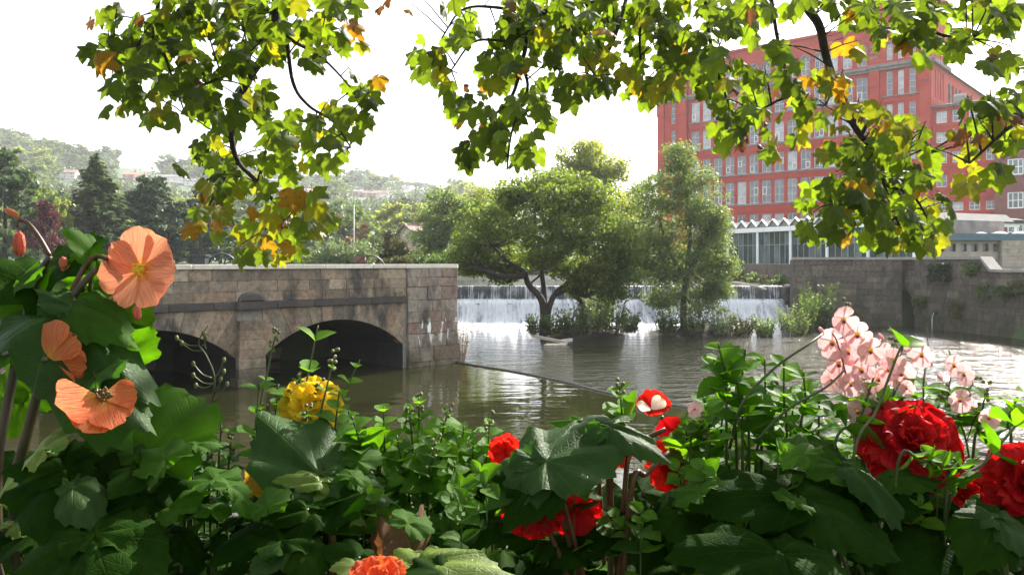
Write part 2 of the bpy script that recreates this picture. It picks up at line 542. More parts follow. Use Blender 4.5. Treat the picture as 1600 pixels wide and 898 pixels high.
# rubble core set back behind the dressed stones, with barrel vaults closed at the back
m = MB()
ss = sorted(set([round(-9.2 + .1 * i, 3) for i in range(187)] + [v for a in ARCH for v in a]))
eps = 1e-4
vault = MB()
for i in range(len(ss) - 1):
    a, b = ss[i], ss[i + 1]
    mid_s = (a + b) / 2
    inside = arc_z(mid_s) is not None
    za = (arc_z(min(max(a, mid_s - .2), b) + (eps if inside else 0)) if inside else -.8)
    zb = (arc_z(b - eps) if inside else -.8)
    if inside:
        za = arc_z(a + eps) or za
    m.quad(BF(a, -.02, za), BF(b, -.02, zb), BF(b, -.02, 2.14), BF(a, -.02, 2.14))
    if inside:
        vault.quad(BF(a, -.02, za), BF(a, -5, za), BF(b, -5, zb), BF(b, -.02, zb))
for a, b in ARCH:
    for s, q in ((a, 1), (b, -1)):
        z = arc_z(s + q * eps)
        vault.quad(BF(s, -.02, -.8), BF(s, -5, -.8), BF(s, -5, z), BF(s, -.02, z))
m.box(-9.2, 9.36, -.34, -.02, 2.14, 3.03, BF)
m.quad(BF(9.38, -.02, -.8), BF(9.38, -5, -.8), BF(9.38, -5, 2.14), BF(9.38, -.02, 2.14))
vault.quad(BF(-9.2, -5, -.8), BF(9.38, -5, -.8), BF(9.38, -5, 2.14), BF(-9.2, -5, 2.14))  # closing wall added behind the arches to keep the vaults dark
vault.build('vault', plain('shade_toned_vault', (.022, .02, .018), .9, .4, 3), bridge)  # near-black stone: the shade under the arches is put into the colour
m.build('core', M_mortar, bridge)
m = MB(); m.box(-9.2, 9.38, -5.02, -.35, 2.14, 2.30, BF); m.build('deck', M_trim, bridge)
for a, b in ARCH:
    m = MB(); m.box(a + .01, b - .01, -4.98, -4.55, .02, .34, BF); m.build('ledge', M_trim, bridge)
# voussoir stones running up to the string course
for a, b in ARCH:
    c = (a + b) / 2; half = (b - a) / 2
    ph = math.asin(half / R_ARC); n = 15
    for i in range(n):
        t0, t1 = -ph + 2 * ph * i / n, -ph + 2 * ph * (i + 1) / n
        zt = 1.975
        q0 = (c + R_ARC * sin(t0), ZC + R_ARC * cos(t0)); q1 = (c + R_ARC * sin(t1), ZC + R_ARC * cos(t1))
        k = RN.choice([zt, zt, zt])
        r0 = (c + (k - ZC) * math.tan(t0), k); r1 = (c + (k - ZC) * math.tan(t1), k)
        poly = clip_half(clip_half([q0, q1, r1, r0], lambda p: p[0] - (a - .03)), lambda p: (b + .03) - p[0])
        if len(poly) >= 3:
            poly_stone('voussoir', BF, poly, -.3, .0, M_stone, bridge, .008, .008)
    # leftover haunch triangles up to the piers
    for sg, lim in ((-1, a), (1, b)):
        zz = ZC + R_ARC * cos(ph)
        poly = [(lim, zz), (lim + .001 * sg, 1.975), (c + (1.975 - ZC) * math.tan(ph) * sg, 1.975)]
# parapet, string course, coping
courses(BF, -9.2, 7.40, [2.165, 2.43, 2.72, 3.02], .55, 1.15, -.3, 0, M_stone, bridge)
courses(BF, -9.2, 7.40, [1.98, 2.16], .7, 1.2, -.3, .075, M_dark, bridge, 'string_stone')
courses(BF, -9.2, 9.46, [3.025, 3.145], 1.1, 1.7, -.42, .07, M_cope, bridge, 'coping_stone', ch=.03, jit=.004)
m = MB()
m.box(-9.2, 9.46, -.41, .04, 3.06, 3.138, BF); m.build('coping_bed', M_cope, bridge)
# pilasters between the arches
for c in (-3.03, 2.32):
    z = -.5
    hs = [.35, .3, .26, .26, .24, .26, .25, .25]
    for k, h in enumerate(hs):
        w = .45 if k < 2 else .39 - .004 * k
        p = .24 if k < 2 else .16
        poly_stone('pilaster_stone', BF, [(c - w, z), (c + w, z), (c + w, z + h), (c - w, z + h)], -.2, p, M_stone, bridge, .012, .006)
        z += h
    poly_stone('pilaster_cap', BF, [(c - .42, 1.97), (c + .42, 1.97), (c + .42, 2.17), (c - .42, 2.17)], -.1, .21, M_dark, bridge, .015, 0)
    m = MB(); vs = []
    for i in range(9):
        w = pi * i / 8
        vs.append((c - .36 * cos(w), 2.17 + .26 * sin(w)))
    poly_stone('pilaster_dome', BF, vs, -.1, .17, M_dark, bridge, .06, 0)
# end pier, slightly battered and water-worn at the foot
def PF(s, o, z):
    k = max(0, (1.3 - z)) * .06
    return BF(s + (k if s > 9.0 else 0), o + k, z)
courses(PF, 7.42, 9.42, [-.45, .10, .55, .98, 1.32, 1.66, 2.02, 2.44, 2.74, 3.02], .42, .85, -.3, .07, M_pier, bridge, jit=.022, ch=.018)
# return face of the pier towards the weir
def PE(s, o, z): return BF(9.42 + max(0, 1.3 - z) * .06, -s, z) + BT * (o)
courses(PE, -.05, 4.6, [-.45, .10, .55, .98, 1.32, 1.66, 2.02, 2.44, 2.74, 3.02], .5, .95, -.1, .0, M_pier, bridge, jit=.015)
# dry weeds at the foot of the pier
def clump_plant(name, label, cat, base, r, h, n, mat, blade=.02, seed=1, group=None, stem_mat=None, lean=.5, ll=.5):
    """tuft of many stems carrying small leaves"""
    t = thing(name, label, cat, base, group)
    rng = np.random.default_rng(seed)
    st = MB(); lv, lf = [], []
    for i in range(n):
        a = rng.uniform(0, 2 * pi); rr = r * math.sqrt(rng.uniform()) * .7
        b = Vector(base) + Vector((cos(a) * rr, sin(a) * rr, 0))
        hh = h * rng.uniform(.5, 1.1)
        d = Vector((cos(a) * lean * rng.uniform(.2, 1), sin(a) * lean * rng.uniform(.2, 1), 1)).normalized()
        tip = b + d * hh
        midp = (b + tip) / 2 + Vector((0, 0, hh * .08))
        st.tube([b, midp, tip], [blade * .35, blade * .28, blade * .1], 3, False)
        for k in range(int(7 + hh * 12)):
            u = rng.uniform(.15, 1)
            c = b.lerp(tip, u)
            dd = Vector(rng.normal(0, 1, 3)) + Vector((0, 0, .5)); dd.normalize()
            sd = dd.cross(Vector(rng.normal(0, 1, 3))).normalized()
            L = blade * 4 * rng.uniform(.6, 1.3) * ll * 2
            i0 = len(lv)
            lv += [tuple(c), tuple(c + dd * L * .5 + sd * L * .22), tuple(c + dd * L), tuple(c + dd * L * .5 - sd * L * .22)]
            lf.append((i0, i0 + 1, i0 + 2, i0 + 3))
    st.build('stems', stem_mat or M_bark, t)
    link('leaves', mesh_np('leaves', np.array(lv), np.array(lf), mat), t)
    return t
clump_plant('dry_weed', 'tall reddish dry weed growing at the foot of the bridge pier', 'weed', BF(9.62, -.05, -.1), .22, 1.25, 26, L_autumn, .018, 3, lean=.25)
for i, (s, z) in enumerate(((8.15, 1.25), (8.45, .85), (7.0, 2.2))):
    clump_plant('wall_fern', ['small green fern rooted in the bridge pier above the white streaks', 'pale fern low on the bridge pier among the white streaks', 'tuft of grass on the string course of the bridge near the pier'][i], 'fern', BF(s, .08, z), .1, .28, 8, L_green, .012, 20 + i, lean=1.2)
# sluice gear standing on the deck behind the parapet
def sluice_wheel(label, p, r, rot, group='iron sluice wheels behind the bridge parapet'):
    t = thing('sluice_wheel', label, 'wheel', (p.x, p.y, 2.3), group)
    a = Vector((cos(rot), sin(rot), 0)); nrm = Vector((-sin(rot), cos(rot), 0))
    c = Vector((p.x, p.y, p.z))
    m = MB(); m.tube([c + a * (r * cos(2 * pi * k / 24)) + Vector((0, 0, r * sin(2 * pi * k / 24))) for k in range(25)], .028, 6, False); m.build('rim', M_iron, t, True)
    for k in range(5):
        w = 2 * pi * k / 5 + .4
        e = c + a * (r * cos(w)) + Vector((0, 0, r * sin(w)))
        md = c + a * (r * .55 * cos(w + .35)) + Vector((0, 0, r * .55 * sin(w + .35)))
        m = MB(); m.tube(curve([c, md, e], 4), .018, 5); m.build('spoke', M_iron, t, True)
    m = MB(); m.tube([c - nrm * .08, c + nrm * .08], .07, 8); m.build('hub', M_iron, t, True)
    m = MB(); m.tube([Vector((c.x, c.y, 2.3)) + nrm * .12, c + nrm * .12], [.07, .05], 6); m.build('post', M_iron, t)
for lab, px, py, r, d, rot in (('black iron sluice wheel behind the parapet, half hidden by the hanging yellow leaves', 347, 418, .38, 22.0, .5),
                               ('black iron sluice wheel behind the parapet between two others, left of the hanging leaf tip', 371, 417, .42, 22.4, .9),
                               ('black iron sluice wheel nearest the end pier, beside a small rusty post', 578, 424, .50, 25.2, .4)):
    sluice_wheel(lab, P(px, py, d), r, rot)
m = MB()
c = P(314, 410, 21.6); m.box(c.x - .16, c.x + .16, c.y - .15, c.y + .15, 2.3, 3.36); m.box(c.x - .2, c.x + .2, c.y - .19, c.y + .19, 3.36, 3.42)
tag(m.build('gear_box', M_iron), 'black iron gear box standing behind the parapet left of the wheels', 'gear box')
m = MB(); c = P(563, 405, 25.3); m.box(c.x - .1, c.x + .1, c.y - .1, c.y + .1, 2.3, 3.2); m.box(c.x - .2, c.x + .2, c.y - .14, c.y + .14, 3.2, 3.27); m.box(c.x - .16, c.x + .16, c.y - .1, c.y + .1, 3.27, 3.4)
tag(m.build('gear_post', plain('rust', (.16, .075, .05), .85, .3, 10)), 'small rusty brown gear post behind the parapet beside the rightmost wheel', 'gear post')
m = MB(); c = P(411, 404, 35.6); m.box(c.x - .3, c.x + .3, c.y - .25, c.y + .25, 2.6, 3.42); m.box(c.x - .34, c.x + .34, c.y - .29, c.y + .29, 3.42, 3.5)
tag(m.build('litter_bin', plain('blue_paint', (.03, .06, .28), .5, .15, 4)), 'small blue bin on the lawn behind the parapet', 'bin')

# ================================================================== RIGHT RIVER WALL
wall = thing('river_wall', 'tall sooty stone river wall with a stepped coping on the right bank', 'wall', (19.9, 40.8, 0))
W0, W1 = Vector((14.6, 40.6, 0)), Vector((19.47, 39.9, 0))
dA = (W1 - W0).normalized(); nA = Vector((dA.y, -dA.x, 0)); LA = (W1 - W0).length
def FA(s, o, z): return W0 + dA * s + nA * o + Vector((0, 0, z))
W2 = Vector((21.3, 33.3, 0)); W1B = Vector((19.57, 41.6, 0)); dB = (W2 - W1B).normalized(); nB = Vector((dB.y, -dB.x, 0))
if nB.x > 0: nB = -nB
def FB(s, o, z): return W1B + dB * s + nB * o + Vector((0, 0, z))
zsA = [-.4, -.02, .32, .62, .95, 1.25, 1.56, 1.86, 2.18, 2.48, 2.78, 3.06, 3.34]
courses(FA, -.3, LA, zsA, .5, 1.15, -.3, 0, M_wallst, wall, jit=.03, ch=.02)
LB = (W2 - W1B).length
STEP0, STEP1 = 6.23, 6.74
O1 = 1.9
courses(FB, O1, STEP0, zsA, .55, 1.2, -.3, 0, M_wallst, wall, jit=.03, ch=.02)
courses(FB, 0.02, O1, zsA[7:], .45, .5, -.3, 0, M_wallst, wall, jit=.02, ch=.02)
poly_stone('stone', FB, [(STEP0, -.4), (LB * 1.1, -.4), (LB * 1.1, 0), (STEP0, 0)], -.3, 0, M_wallst, wall)
courses(FB, STEP0, LB * 3.2, zsA[1:11], .6, 1.3, -.3, 0, M_wallst, wall, jit=.03, ch=.02)
poly_stone('stone', FB, [(STEP0, 2.78), (STEP1, 2.78), (STEP0 + .05, 3.3), (STEP0, 3.34)], -.3, 0, M_wallst, wall)
m = MB()
m.box(-.3, LA - .01, -.9, -.03, -.5, 3.33, FA)
m.box(O1, STEP0, -.8, -.03, -.5, 3.33, FB); m.box(.0, O1, -.8, -.03, 1.84, 3.33, FB); m.box(STEP0, LB * 3.2, -.8, -.03, -.5, 2.77, FB)
m.build('core', M_dark, wall)
m = MB()
for k in range(7):          # arched head of the culvert opening and its dark throat
    pass
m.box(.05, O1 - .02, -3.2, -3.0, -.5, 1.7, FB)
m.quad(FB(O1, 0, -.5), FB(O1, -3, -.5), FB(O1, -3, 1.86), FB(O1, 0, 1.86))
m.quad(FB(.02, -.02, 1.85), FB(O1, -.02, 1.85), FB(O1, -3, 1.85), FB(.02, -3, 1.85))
m.build('culvert', plain('dark_culvert', (.012, .011, .01), .9, .3, 3), wall)  # shade of the opening is put into this near-black colour
for q in ([(O1 + .01, 1.0), (O1 + .01, 1.855), (O1 - .55, 1.855), (O1 - .22, 1.55)], [(O1 - .55, 1.855), (O1 - 1.0, 1.855), (O1 - .75, 1.76)]): poly_stone('arch_stone', FB, q, -.3, 0, M_wallst, wall, .01, .005)
def cop(fr, a, b, z, name='coping_stone', wm=1.0):
    s = a
    while s < b - .05:
        e = min(b, s + RN.uniform(.8, 1.3) * wm)
        mm = MB(); mm.box(s + .005, e - .005, -.55, .09, z, z + .12 + RN.uniform(-.008, .008), fr); mm.build(name, M_wallcope, wall)
        s = e
cop(FA, -.3, LA + .08, 3.345); cop(FB, 1.0, STEP0, 3.345); cop(FB, STEP1, LB * 3.2, 2.79)
mm = MB()
a0, a1 = FB(STEP0, .09, 3.345), FB(STEP1, .09, 2.79)
mm.add([FB(STEP0, .09, 3.345), FB(STEP1, .09, 2.79), FB(STEP1, -.55, 2.79), FB(STEP0, -.55, 3.345), FB(STEP0, .09, 3.465), FB(STEP1 + .06, .09, 2.91), FB(STEP1 + .06, -.55, 2.91), FB(STEP0, -.55, 3.465)],
       [(3, 2, 1, 0), (4, 5, 6, 7), (0, 1, 5, 4), (1, 2, 6, 5), (2, 3, 7, 6), (3, 0, 4, 7)])
mm.build('coping_stone', M_wallcope, wall)
# drain pipe with a thread of water
t = thing('drain_outlet', 'dark drain outlet low in the shaded river wall with a thread of water', 'drain', FB(3.45, 0, .8))
mm = MB(); mm.tube([FB(3.45, -.1, .85), FB(3.45, .14, .82)], .12, 10); mm.build('pipe', M_iron, t, True)
mm = MB(); mm.tube(curve([FB(3.45, .12, .82), FB(3.45, .22, .6), FB(3.47, .25, 0)], 4), [.022] * 9, 5); mm.build('trickle', M_fall_low, t, True)

# retaining wall upstream, on the right bank above the weir
w2 = thing('retaining_wall', 'low brown retaining wall beside the upper pool below the glass building', 'wall', (15.6, 43, 0))
U0, U1 = Vector((15.5, 43.2, 0)), Vector((16.45, 62, 0)); dU = (U1 - U0).normalized(); nU = Vector((-dU.y, dU.x, 0))
def FU(s, o, z): return U0 + dU * s + nU * o + Vector((0, 0, z))
courses(FU, 0, (U1 - U0).length + 14, [1.7, 2.1, 2.45, 2.8, 3.12], .8, 1.6, -.3, 0, M_wallst, w2)
m = MB(); m.box(0, (U1 - U0).length + 14, -.8, -.03, 1.5, 3.1, FU); m.build('core', M_mortar, w2)

# ================================================================== WEIR
weir = thing('weir', 'wide two-step weir with white water falling across the whole river', 'weir', (4, 42, 0))
X0, X1 = -8.5, 14.45
def grid_sheet(name, mat, prof, amp, step=.12, seed=0, parent=None):
    xs_ = np.arange(X0, X1 + step, step); rng = np.random.default_rng(seed)
    v, n = [], len(prof)
    colj = rng.normal(0, 1, len(xs_)); colj = np.convolve(colj, [.25, .5, .25], 'same')
    big = np.interp(np.arange(len(xs_)), np.arange(0, len(xs_) + 8, 8), rng.normal(0, 1, len(np.arange(0, len(xs_) + 8, 8))))
    for i, x in enumerate(xs_):
        for k, (y, z) in enumerate(prof):
            w = amp * k / n
            v.append((x, y + w * (colj[i] + big[i]) + rng.normal(0, .3) * w, z + rng.normal(0, .12) * w))
    N = len(xs_)
    id_ = np.arange(N * n).reshape(N, n)
    f = np.stack([id_[:-1, :-1], id_[1:, :-1], id_[1:, 1:], id_[:-1, 1:]], -1).reshape(-1, 4)
    return link(name, mesh_np(name, np.array(v), f, mat, True), parent)
grid_sheet('upper_fall', M_fall_up, [(43.12, 1.95), (43.0, 1.945), (42.93, 1.90), (42.9, 1.7), (42.87, 1.5), (42.84, 1.3), (42.8, 1.16)], .03, seed=1, parent=weir)
grid_sheet('lower_fall', M_fall_low, [(42.95, 1.26), (42.55, 1.24), (42.3, 1.18), (42.1, .98), (41.95, .75), (41.75, .5), (41.5, .25), (41.15, .02), (40.9, -.06)], .16, seed=2, parent=weir)
m = MB(); m.box(X0, X1, 43.0, 43.6, -.5, 1.93); m.box(X0, X1, 42.2, 43.05, -.5, 1.02); m.build('weir_body', M_dark, weir)
# foam boiling at the foot
rng = np.random.default_rng(5)
v, f = [], []
xs_ = np.arange(X0, X1, .14); ys_ = np.linspace(41.35, 39.7, 13)
for i, x in enumerate(xs_):
    for k, y in enumerate(ys_):
        e = 1 - k / 12
        v.append((x + rng.normal(0, .02), y + rng.normal(0, .03), -.055 + .05 * e + .13 * e ** 1.5 * rng.uniform(0, 1) + rng.normal(0, .022)))
id_ = np.arange(len(v)).reshape(len(xs_), 13)
f = np.stack([id_[:-1, :-1], id_[1:, :-1], id_[1:, 1:], id_[:-1, 1:]], -1).reshape(-1, 4)
fo = link('foam', mesh_np('foam', np.array(v), f, plain('white_foam', (.82, .84, .86), .8, .1, 5), True), weir)
tag(fo, kind='stuff')
# dark stone abutment at the weir's right end
ab = thing('weir_abutment', 'dark wet stone abutment at the right end of the weir, ivy on top', 'abutment', (15, 42.3, 0))
def FX(s, o, z): return Vector((14.4, 42.2, 0)) + Vector((s, -o, z))
courses(FX, 0, 1.25, [-.4, .15, .6, 1.05, 1.5, 1.9], .5, .8, -.8, 0, M_dark, ab, jit=.06, ch=.04)
m = MB(); m.box(.02, 1.3, -1.6, -.08, -.4, 1.88, FX); m.build('core', M_dark, ab)
poly_stone('cap_slab', FX, [(.15, 1.92), (.72, 1.92), (.72, 2.03), (.15, 2.03)], -.6, .1, M_wallcope, ab)

# driftwood
def drift(label, pts, r, twigs=()):
    m = MB(); m.tube(curve(pts, 5), r * 1.0 if not isinstance(r, list) else r, 6)
    for tw in twigs: m.tube(curve(tw, 3), r * .6, 5)
    return tag(m.build('driftwood', M_wood, smooth=True), label, 'driftwood')
drift('long bleached branch stranded on the weir crest at right', [P(1143, 441, 42.7), P(1160, 443, 42.7), P(1180, 447, 42.5), P(1197, 452, 42.4)], .06, [[P(1148, 446, 42.6), P(1165, 445, 42.6), P(1176, 447, 42.6)]])
drift('forked white branch leaning below the weir abutment', [P(1221, 486, 41), P(1228, 494, 40.8), P(1233, 502, 40.6)], .05, [[P(1222, 487, 41), P(1232, 492, 40.7), P(1243, 499, 40.5)], [P(1228, 494, 40.8), P(1215, 502, 40.6), P(1205, 508, 40.4)]])
# pale planks stranded at the tip of the island
t = thing('stranded_planks', 'pale broken planks stranded in front of the island tree', 'planks', P(870, 537, 31.5))
def plank(a, b, w, th, mat):
    a, b = Vector(a), Vector(b); d = (b - a).normalized(); s = d.cross(Vector((0, 0, 1))).normalized() * w
    m = MB(); u = Vector((0, 0, th))
    vs = [a - s, a + s, b + s * .7, b - s * .7]; vs = vs + [p + u for p in vs]
    m.add(vs, [(3, 2, 1, 0), (4, 5, 6, 7), (0, 1, 5, 4), (1, 2, 6, 5), (2, 3, 7, 6), (3, 0, 4, 7)]); m.build('plank', mat, t)
plank(P(852, 540, 31.2), P(884, 539, 31.0), .3, .06, M_plank)
plank(P(834, 527, 33.2), P(885, 537, 31.6), .09, .1, M_wood)
plank(P(874, 536, 31.9), P(893, 533, 32.2), .12, .12, M_wood)

# ================================================================== MILL
BX0 = Vector((48.3, 92, 0)); mT = Vector((-.746, .666, 0)).normalized(); mN = Vector((-mT.y, mT.x, 0))
if mN.dot(-BX0) < 0: mN = -mN
mS = -mN                                                 # direction of the long flank, away from us
GZ = 3.0
def FM(s, o, z): return BX0 + mT * s + mN * o + Vector((0, 0, z))
def FSD(s, o, z): return BX0 + mS * s - mT * o + Vector((0, 0, z))
def wall_holes(fr, s0, s1, z0, z1, holes, mat, parent, out=0.0, deep=.3, name='wall'):
    S_ = sorted(set([s0, s1] + [h[0] for h in holes] + [h[1] for h in holes]))
    Z_ = sorted(set([z0, z1] + [h[2] for h in holes] + [h[3] for h in holes]))
    m = MB()
    for i in range(len(S_) - 1):
        for k in range(len(Z_) - 1):
            cs, cz = (S_[i] + S_[i + 1]) / 2, (Z_[k] + Z_[k + 1]) / 2
            if any(h[0] < cs < h[1] and h[2] < cz < h[3] for h in holes): continue
            m.quad(fr(S_[i], out, Z_[k]), fr(S_[i + 1], out, Z_[k]), fr(S_[i + 1], out, Z_[k + 1]), fr(S_[i], out, Z_[k + 1]))
    for a, b, c, d in [h[:4] for h in holes]:
        i_ = out - deep
        m.quad(fr(a, out, c), fr(a, i_, c), fr(a, i_, d), fr(a, out, d)); m.quad(fr(b, out, c), fr(b, out, d), fr(b, i_, d), fr(b, i_, c))
        m.quad(fr(a, out, c), fr(b, out, c), fr(b, i_, c), fr(a, i_, c)); m.quad(fr(a, out, d), fr(a, i_, d), fr(b, i_, d), fr(b, out, d))
        m.quad(fr(a, i_, c), fr(b, i_, c), fr(b, i_, d), fr(a, i_, d))
    return m.build(name, mat, parent)
WCACHE = {}
def win_meshes(w, h, nx_, nz_, arch, bar):
    key = (round(w, 2), round(h, 2), nx_, nz_, arch, bar)
    if key in WCACHE: return WCACHE[key]
    m = MB(); p = MB()
    b = bar; r = w / 2
    hh = h - r if arch else h
    m.box(0, b, -.07, 0, 0, hh); m.box(w - b, w, -.07, 0, 0, hh); m.box(b, w - b, -.07, .0, 0, b)
    if not arch: m.box(b, w - b, -.07, 0, h - b, h)
    else:
        n = 8
        for k in range(n):
            a0, a1 = pi * k / n, pi * (k + 1) / n
            o0, o1 = (r + r * cos(a0), hh + r * sin(a0)), (r + r * cos(a1), hh + r * sin(a1))
            i0, i1 = (r + (r - b) * cos(a0), hh + (r - b) * sin(a0)), (r + (r - b) * cos(a1), hh + (r - b) * sin(a1))
            m.quad((o0[0], 0, o0[1]), (o1[0], 0, o1[1]), (i1[0], 0, i1[1]), (i0[0], 0, i0[1]))
    mb_ = b * .62
    for i in range(1, nx_): x = w * i / nx_; m.box(x - mb_ / 2, x + mb_ / 2, -.06, -.005, b, h - (b if not arch else r * .2))
    for i in range(1, nz_): z = h * i / nz_; m.box(b, w - b, -.062, -.008, z - mb_ / 2, z + mb_ / 2)
    if not arch: p.quad((.01, -.05, .01), (w - .01, -.05, .01), (w - .01, -.05, h - .01), (.01, -.05, h - .01))
    else: p.add([(.01, -.05, .01), (w - .01, -.05, .01)] + [(r + (r - .02) * cos(pi * k / 8), -.05, hh + (r - .02) * sin(pi * k / 8)) for k in range(9)], [tuple(range(11))])
    WCACHE[key] = (m, p)
    return WCACHE[key]
WM_CACHE = {}
def window(fr, s, z, w, h, nx_, nz_, parent, rec=.14, arch=False, bar=.07, fm=None, pm=None, light=False):
    fm = fm or M_winframe; pm = pm or M_glass
    key = (round(w, 2), round(h, 2), nx_, nz_, arch, bar, fm.name, pm.name)
    if key not in WM_CACHE:
        a, b = win_meshes(w, h, nx_, nz_, arch, bar)
        WM_CACHE[key] = (a.mesh('window', fm), b.mesh('pane', pm))
    o, ux, uo = fr(s, -rec, z), (fr(s + 1, 0, 0) - fr(s, 0, 0)), (fr(s, 1, 0) - fr(s, 0, 0))
    M = Matrix(((ux.x, uo.x, 0, o.x), (ux.y, uo.y, 0, o.y), (0, 0, 1, o.z), (0, 0, 0, 1)))
    f = link('window', WM_CACHE[key][0], parent, M)
    link('pane', WM_CACHE[key][1], f, M)
    return f
M_winframe = plain('cream_window_frame', (.62, .60, .56), .6, .1, 3)

mill = thing('red_brick_mill', 'huge red brick mill with rows of tall windows and a corner tower', 'mill', FM(15, 0, GZ))
ROWS = [(3.1, 2.6), (6.7, 2.9), (11.05, 3.0), (15.1, 2.45), (18.95, 2.6), (22.85, 2.75)]
W_S, N_W, P_W, WW = 30.92, 14, 1.73, 1.30
holes = []
for z, h in ROWS:
    for j in range(N_W):
        e = W_S - P_W * j
        holes.append((e - WW, e, z, z + h))
TOPROW = (26.95, 2.45)
for j in range(N_W):
    e = W_S - P_W * j
    holes.append((e - WW + .08, e - .08, TOPROW[0], TOPROW[0] + TOPROW[1]))
wall_holes(FM, 6.85, 31.5, GZ, 31.6, holes, M_brick, mill)
for (a, b, z0, z1) in holes:
    h = z1 - z0
    if z0 == TOPROW[0]:
        f = window(FM, a, z0, b - a, h, 2, 3, mill, arch=True)
    else:
        f = window(FM, a, z0, b - a, h, 2, 3 if h > 2.5 else 2, mill)
        if RN.random() < .55:          # opened casement light set in the window
            m = MB(); q = (a + (b - a) * RN.choice([.08, .5])); zz = z0 + h * RN.choice([.06, .1, .38])
            w_ = (b - a) * .42; h_ = h * .33
            for bx in ((q, q + .07, zz, zz + h_), (q + w_ - .07, q + w_, zz, zz + h_), (q + .07, q + w_ - .07, zz, zz + .07), (q + .07, q + w_ - .07, zz + h_ - .07, zz + h_)):
                m.box(bx[0], bx[1], -.13, -.09, bx[2], bx[3], FM)
            link('casement', m.mesh('casement', M_white), f)
# arch corner infill + hood mouldings of the top storey
def arch_fill(fr, s, w, ztop, mat, parent, out, name):
    r = w / 2; m = MB()
    for k in range(8):
        a0, a1 = pi * k / 8, pi * (k + 1) / 8
        p0, p1 = (s + r + r * cos(a0), ztop - r + r * sin(a0)), (s + r + r * cos(a1), ztop - r + r * sin(a1))
        m.quad(fr(p0[0], out, p0[1]), fr(p0[0], out, ztop), fr(p1[0], out, ztop), fr(p1[0], out, p1[1]))
        m.quad(fr(p0[0], out, p0[1]), fr(p1[0], out, p1[1]), fr(p1[0], out - .25, p1[1]), fr(p0[0], out - .25, p0[1]))
    m.build(name, mat, parent)
def hood(fr, s, w, ztop, mat, parent, out, th=.28):
    r = w / 2; m = MB()
    for k in range(10):
        a0, a1 = pi * k / 10, pi * (k + 1) / 10
        c0 = (s + r, ztop - r)
        q = [(c0[0] + rr * cos(a), c0[1] + rr * sin(a)) for rr, a in ((r, a0), (r + th, a0), (r + th, a1), (r, a1))]
        m.quad(*[fr(x, out + .09, z) for x, z in q])
        m.quad(fr(q[1][0], out + .09, q[1][1]), fr(q[1][0], out, q[1][1]), fr(q[2][0], out, q[2][1]), fr(q[2][0], out + .09, q[2][1]))
    m.build('hood_moulding', mat, parent)
for j in range(N_W):
    e = W_S - P_W * j
    arch_fill(FM, e - WW + .08, WW - .16, TOPROW[0] + TOPROW[1], M_brick, mill, -.003, 'arch_head')
    hood(FM, e - WW + .08, WW - .16, TOPROW[0] + TOPROW[1], M_trim, mill, 0, .22)
def band(fr, s0, s1, z, h, proj, mat, parent, name='sill_band', base=0.0):
    m = MB(); m.box(s0, s1, base, base + proj, z, z + h, fr); m.build(name, mat, parent)
for z, h in ROWS: band(FM, 7.0, 31.3, z - .26, .25, .07, M_trim, mill)
for z, h in ROWS[1:]:
    band(FM, 7.0, 31.3, z - .95, .12, .05, M_brickside, mill, 'brick_course')
band(FM, 6.9, 31.4, 26.35, .35, .35, M_trim, mill, 'cornice')
band(FM, 6.9, 31.4, 26.05, .28, .18, M_trim, mill, 'cornice')
band(FM, 6.9, 31.4, 31.6, .3, .25, M_brickside, mill, 'parapet')
for z in (27.5, 28.3, 29.0):
    for s in (8.6 + P_W * k - 1.73 for k in range(14)):
        pass
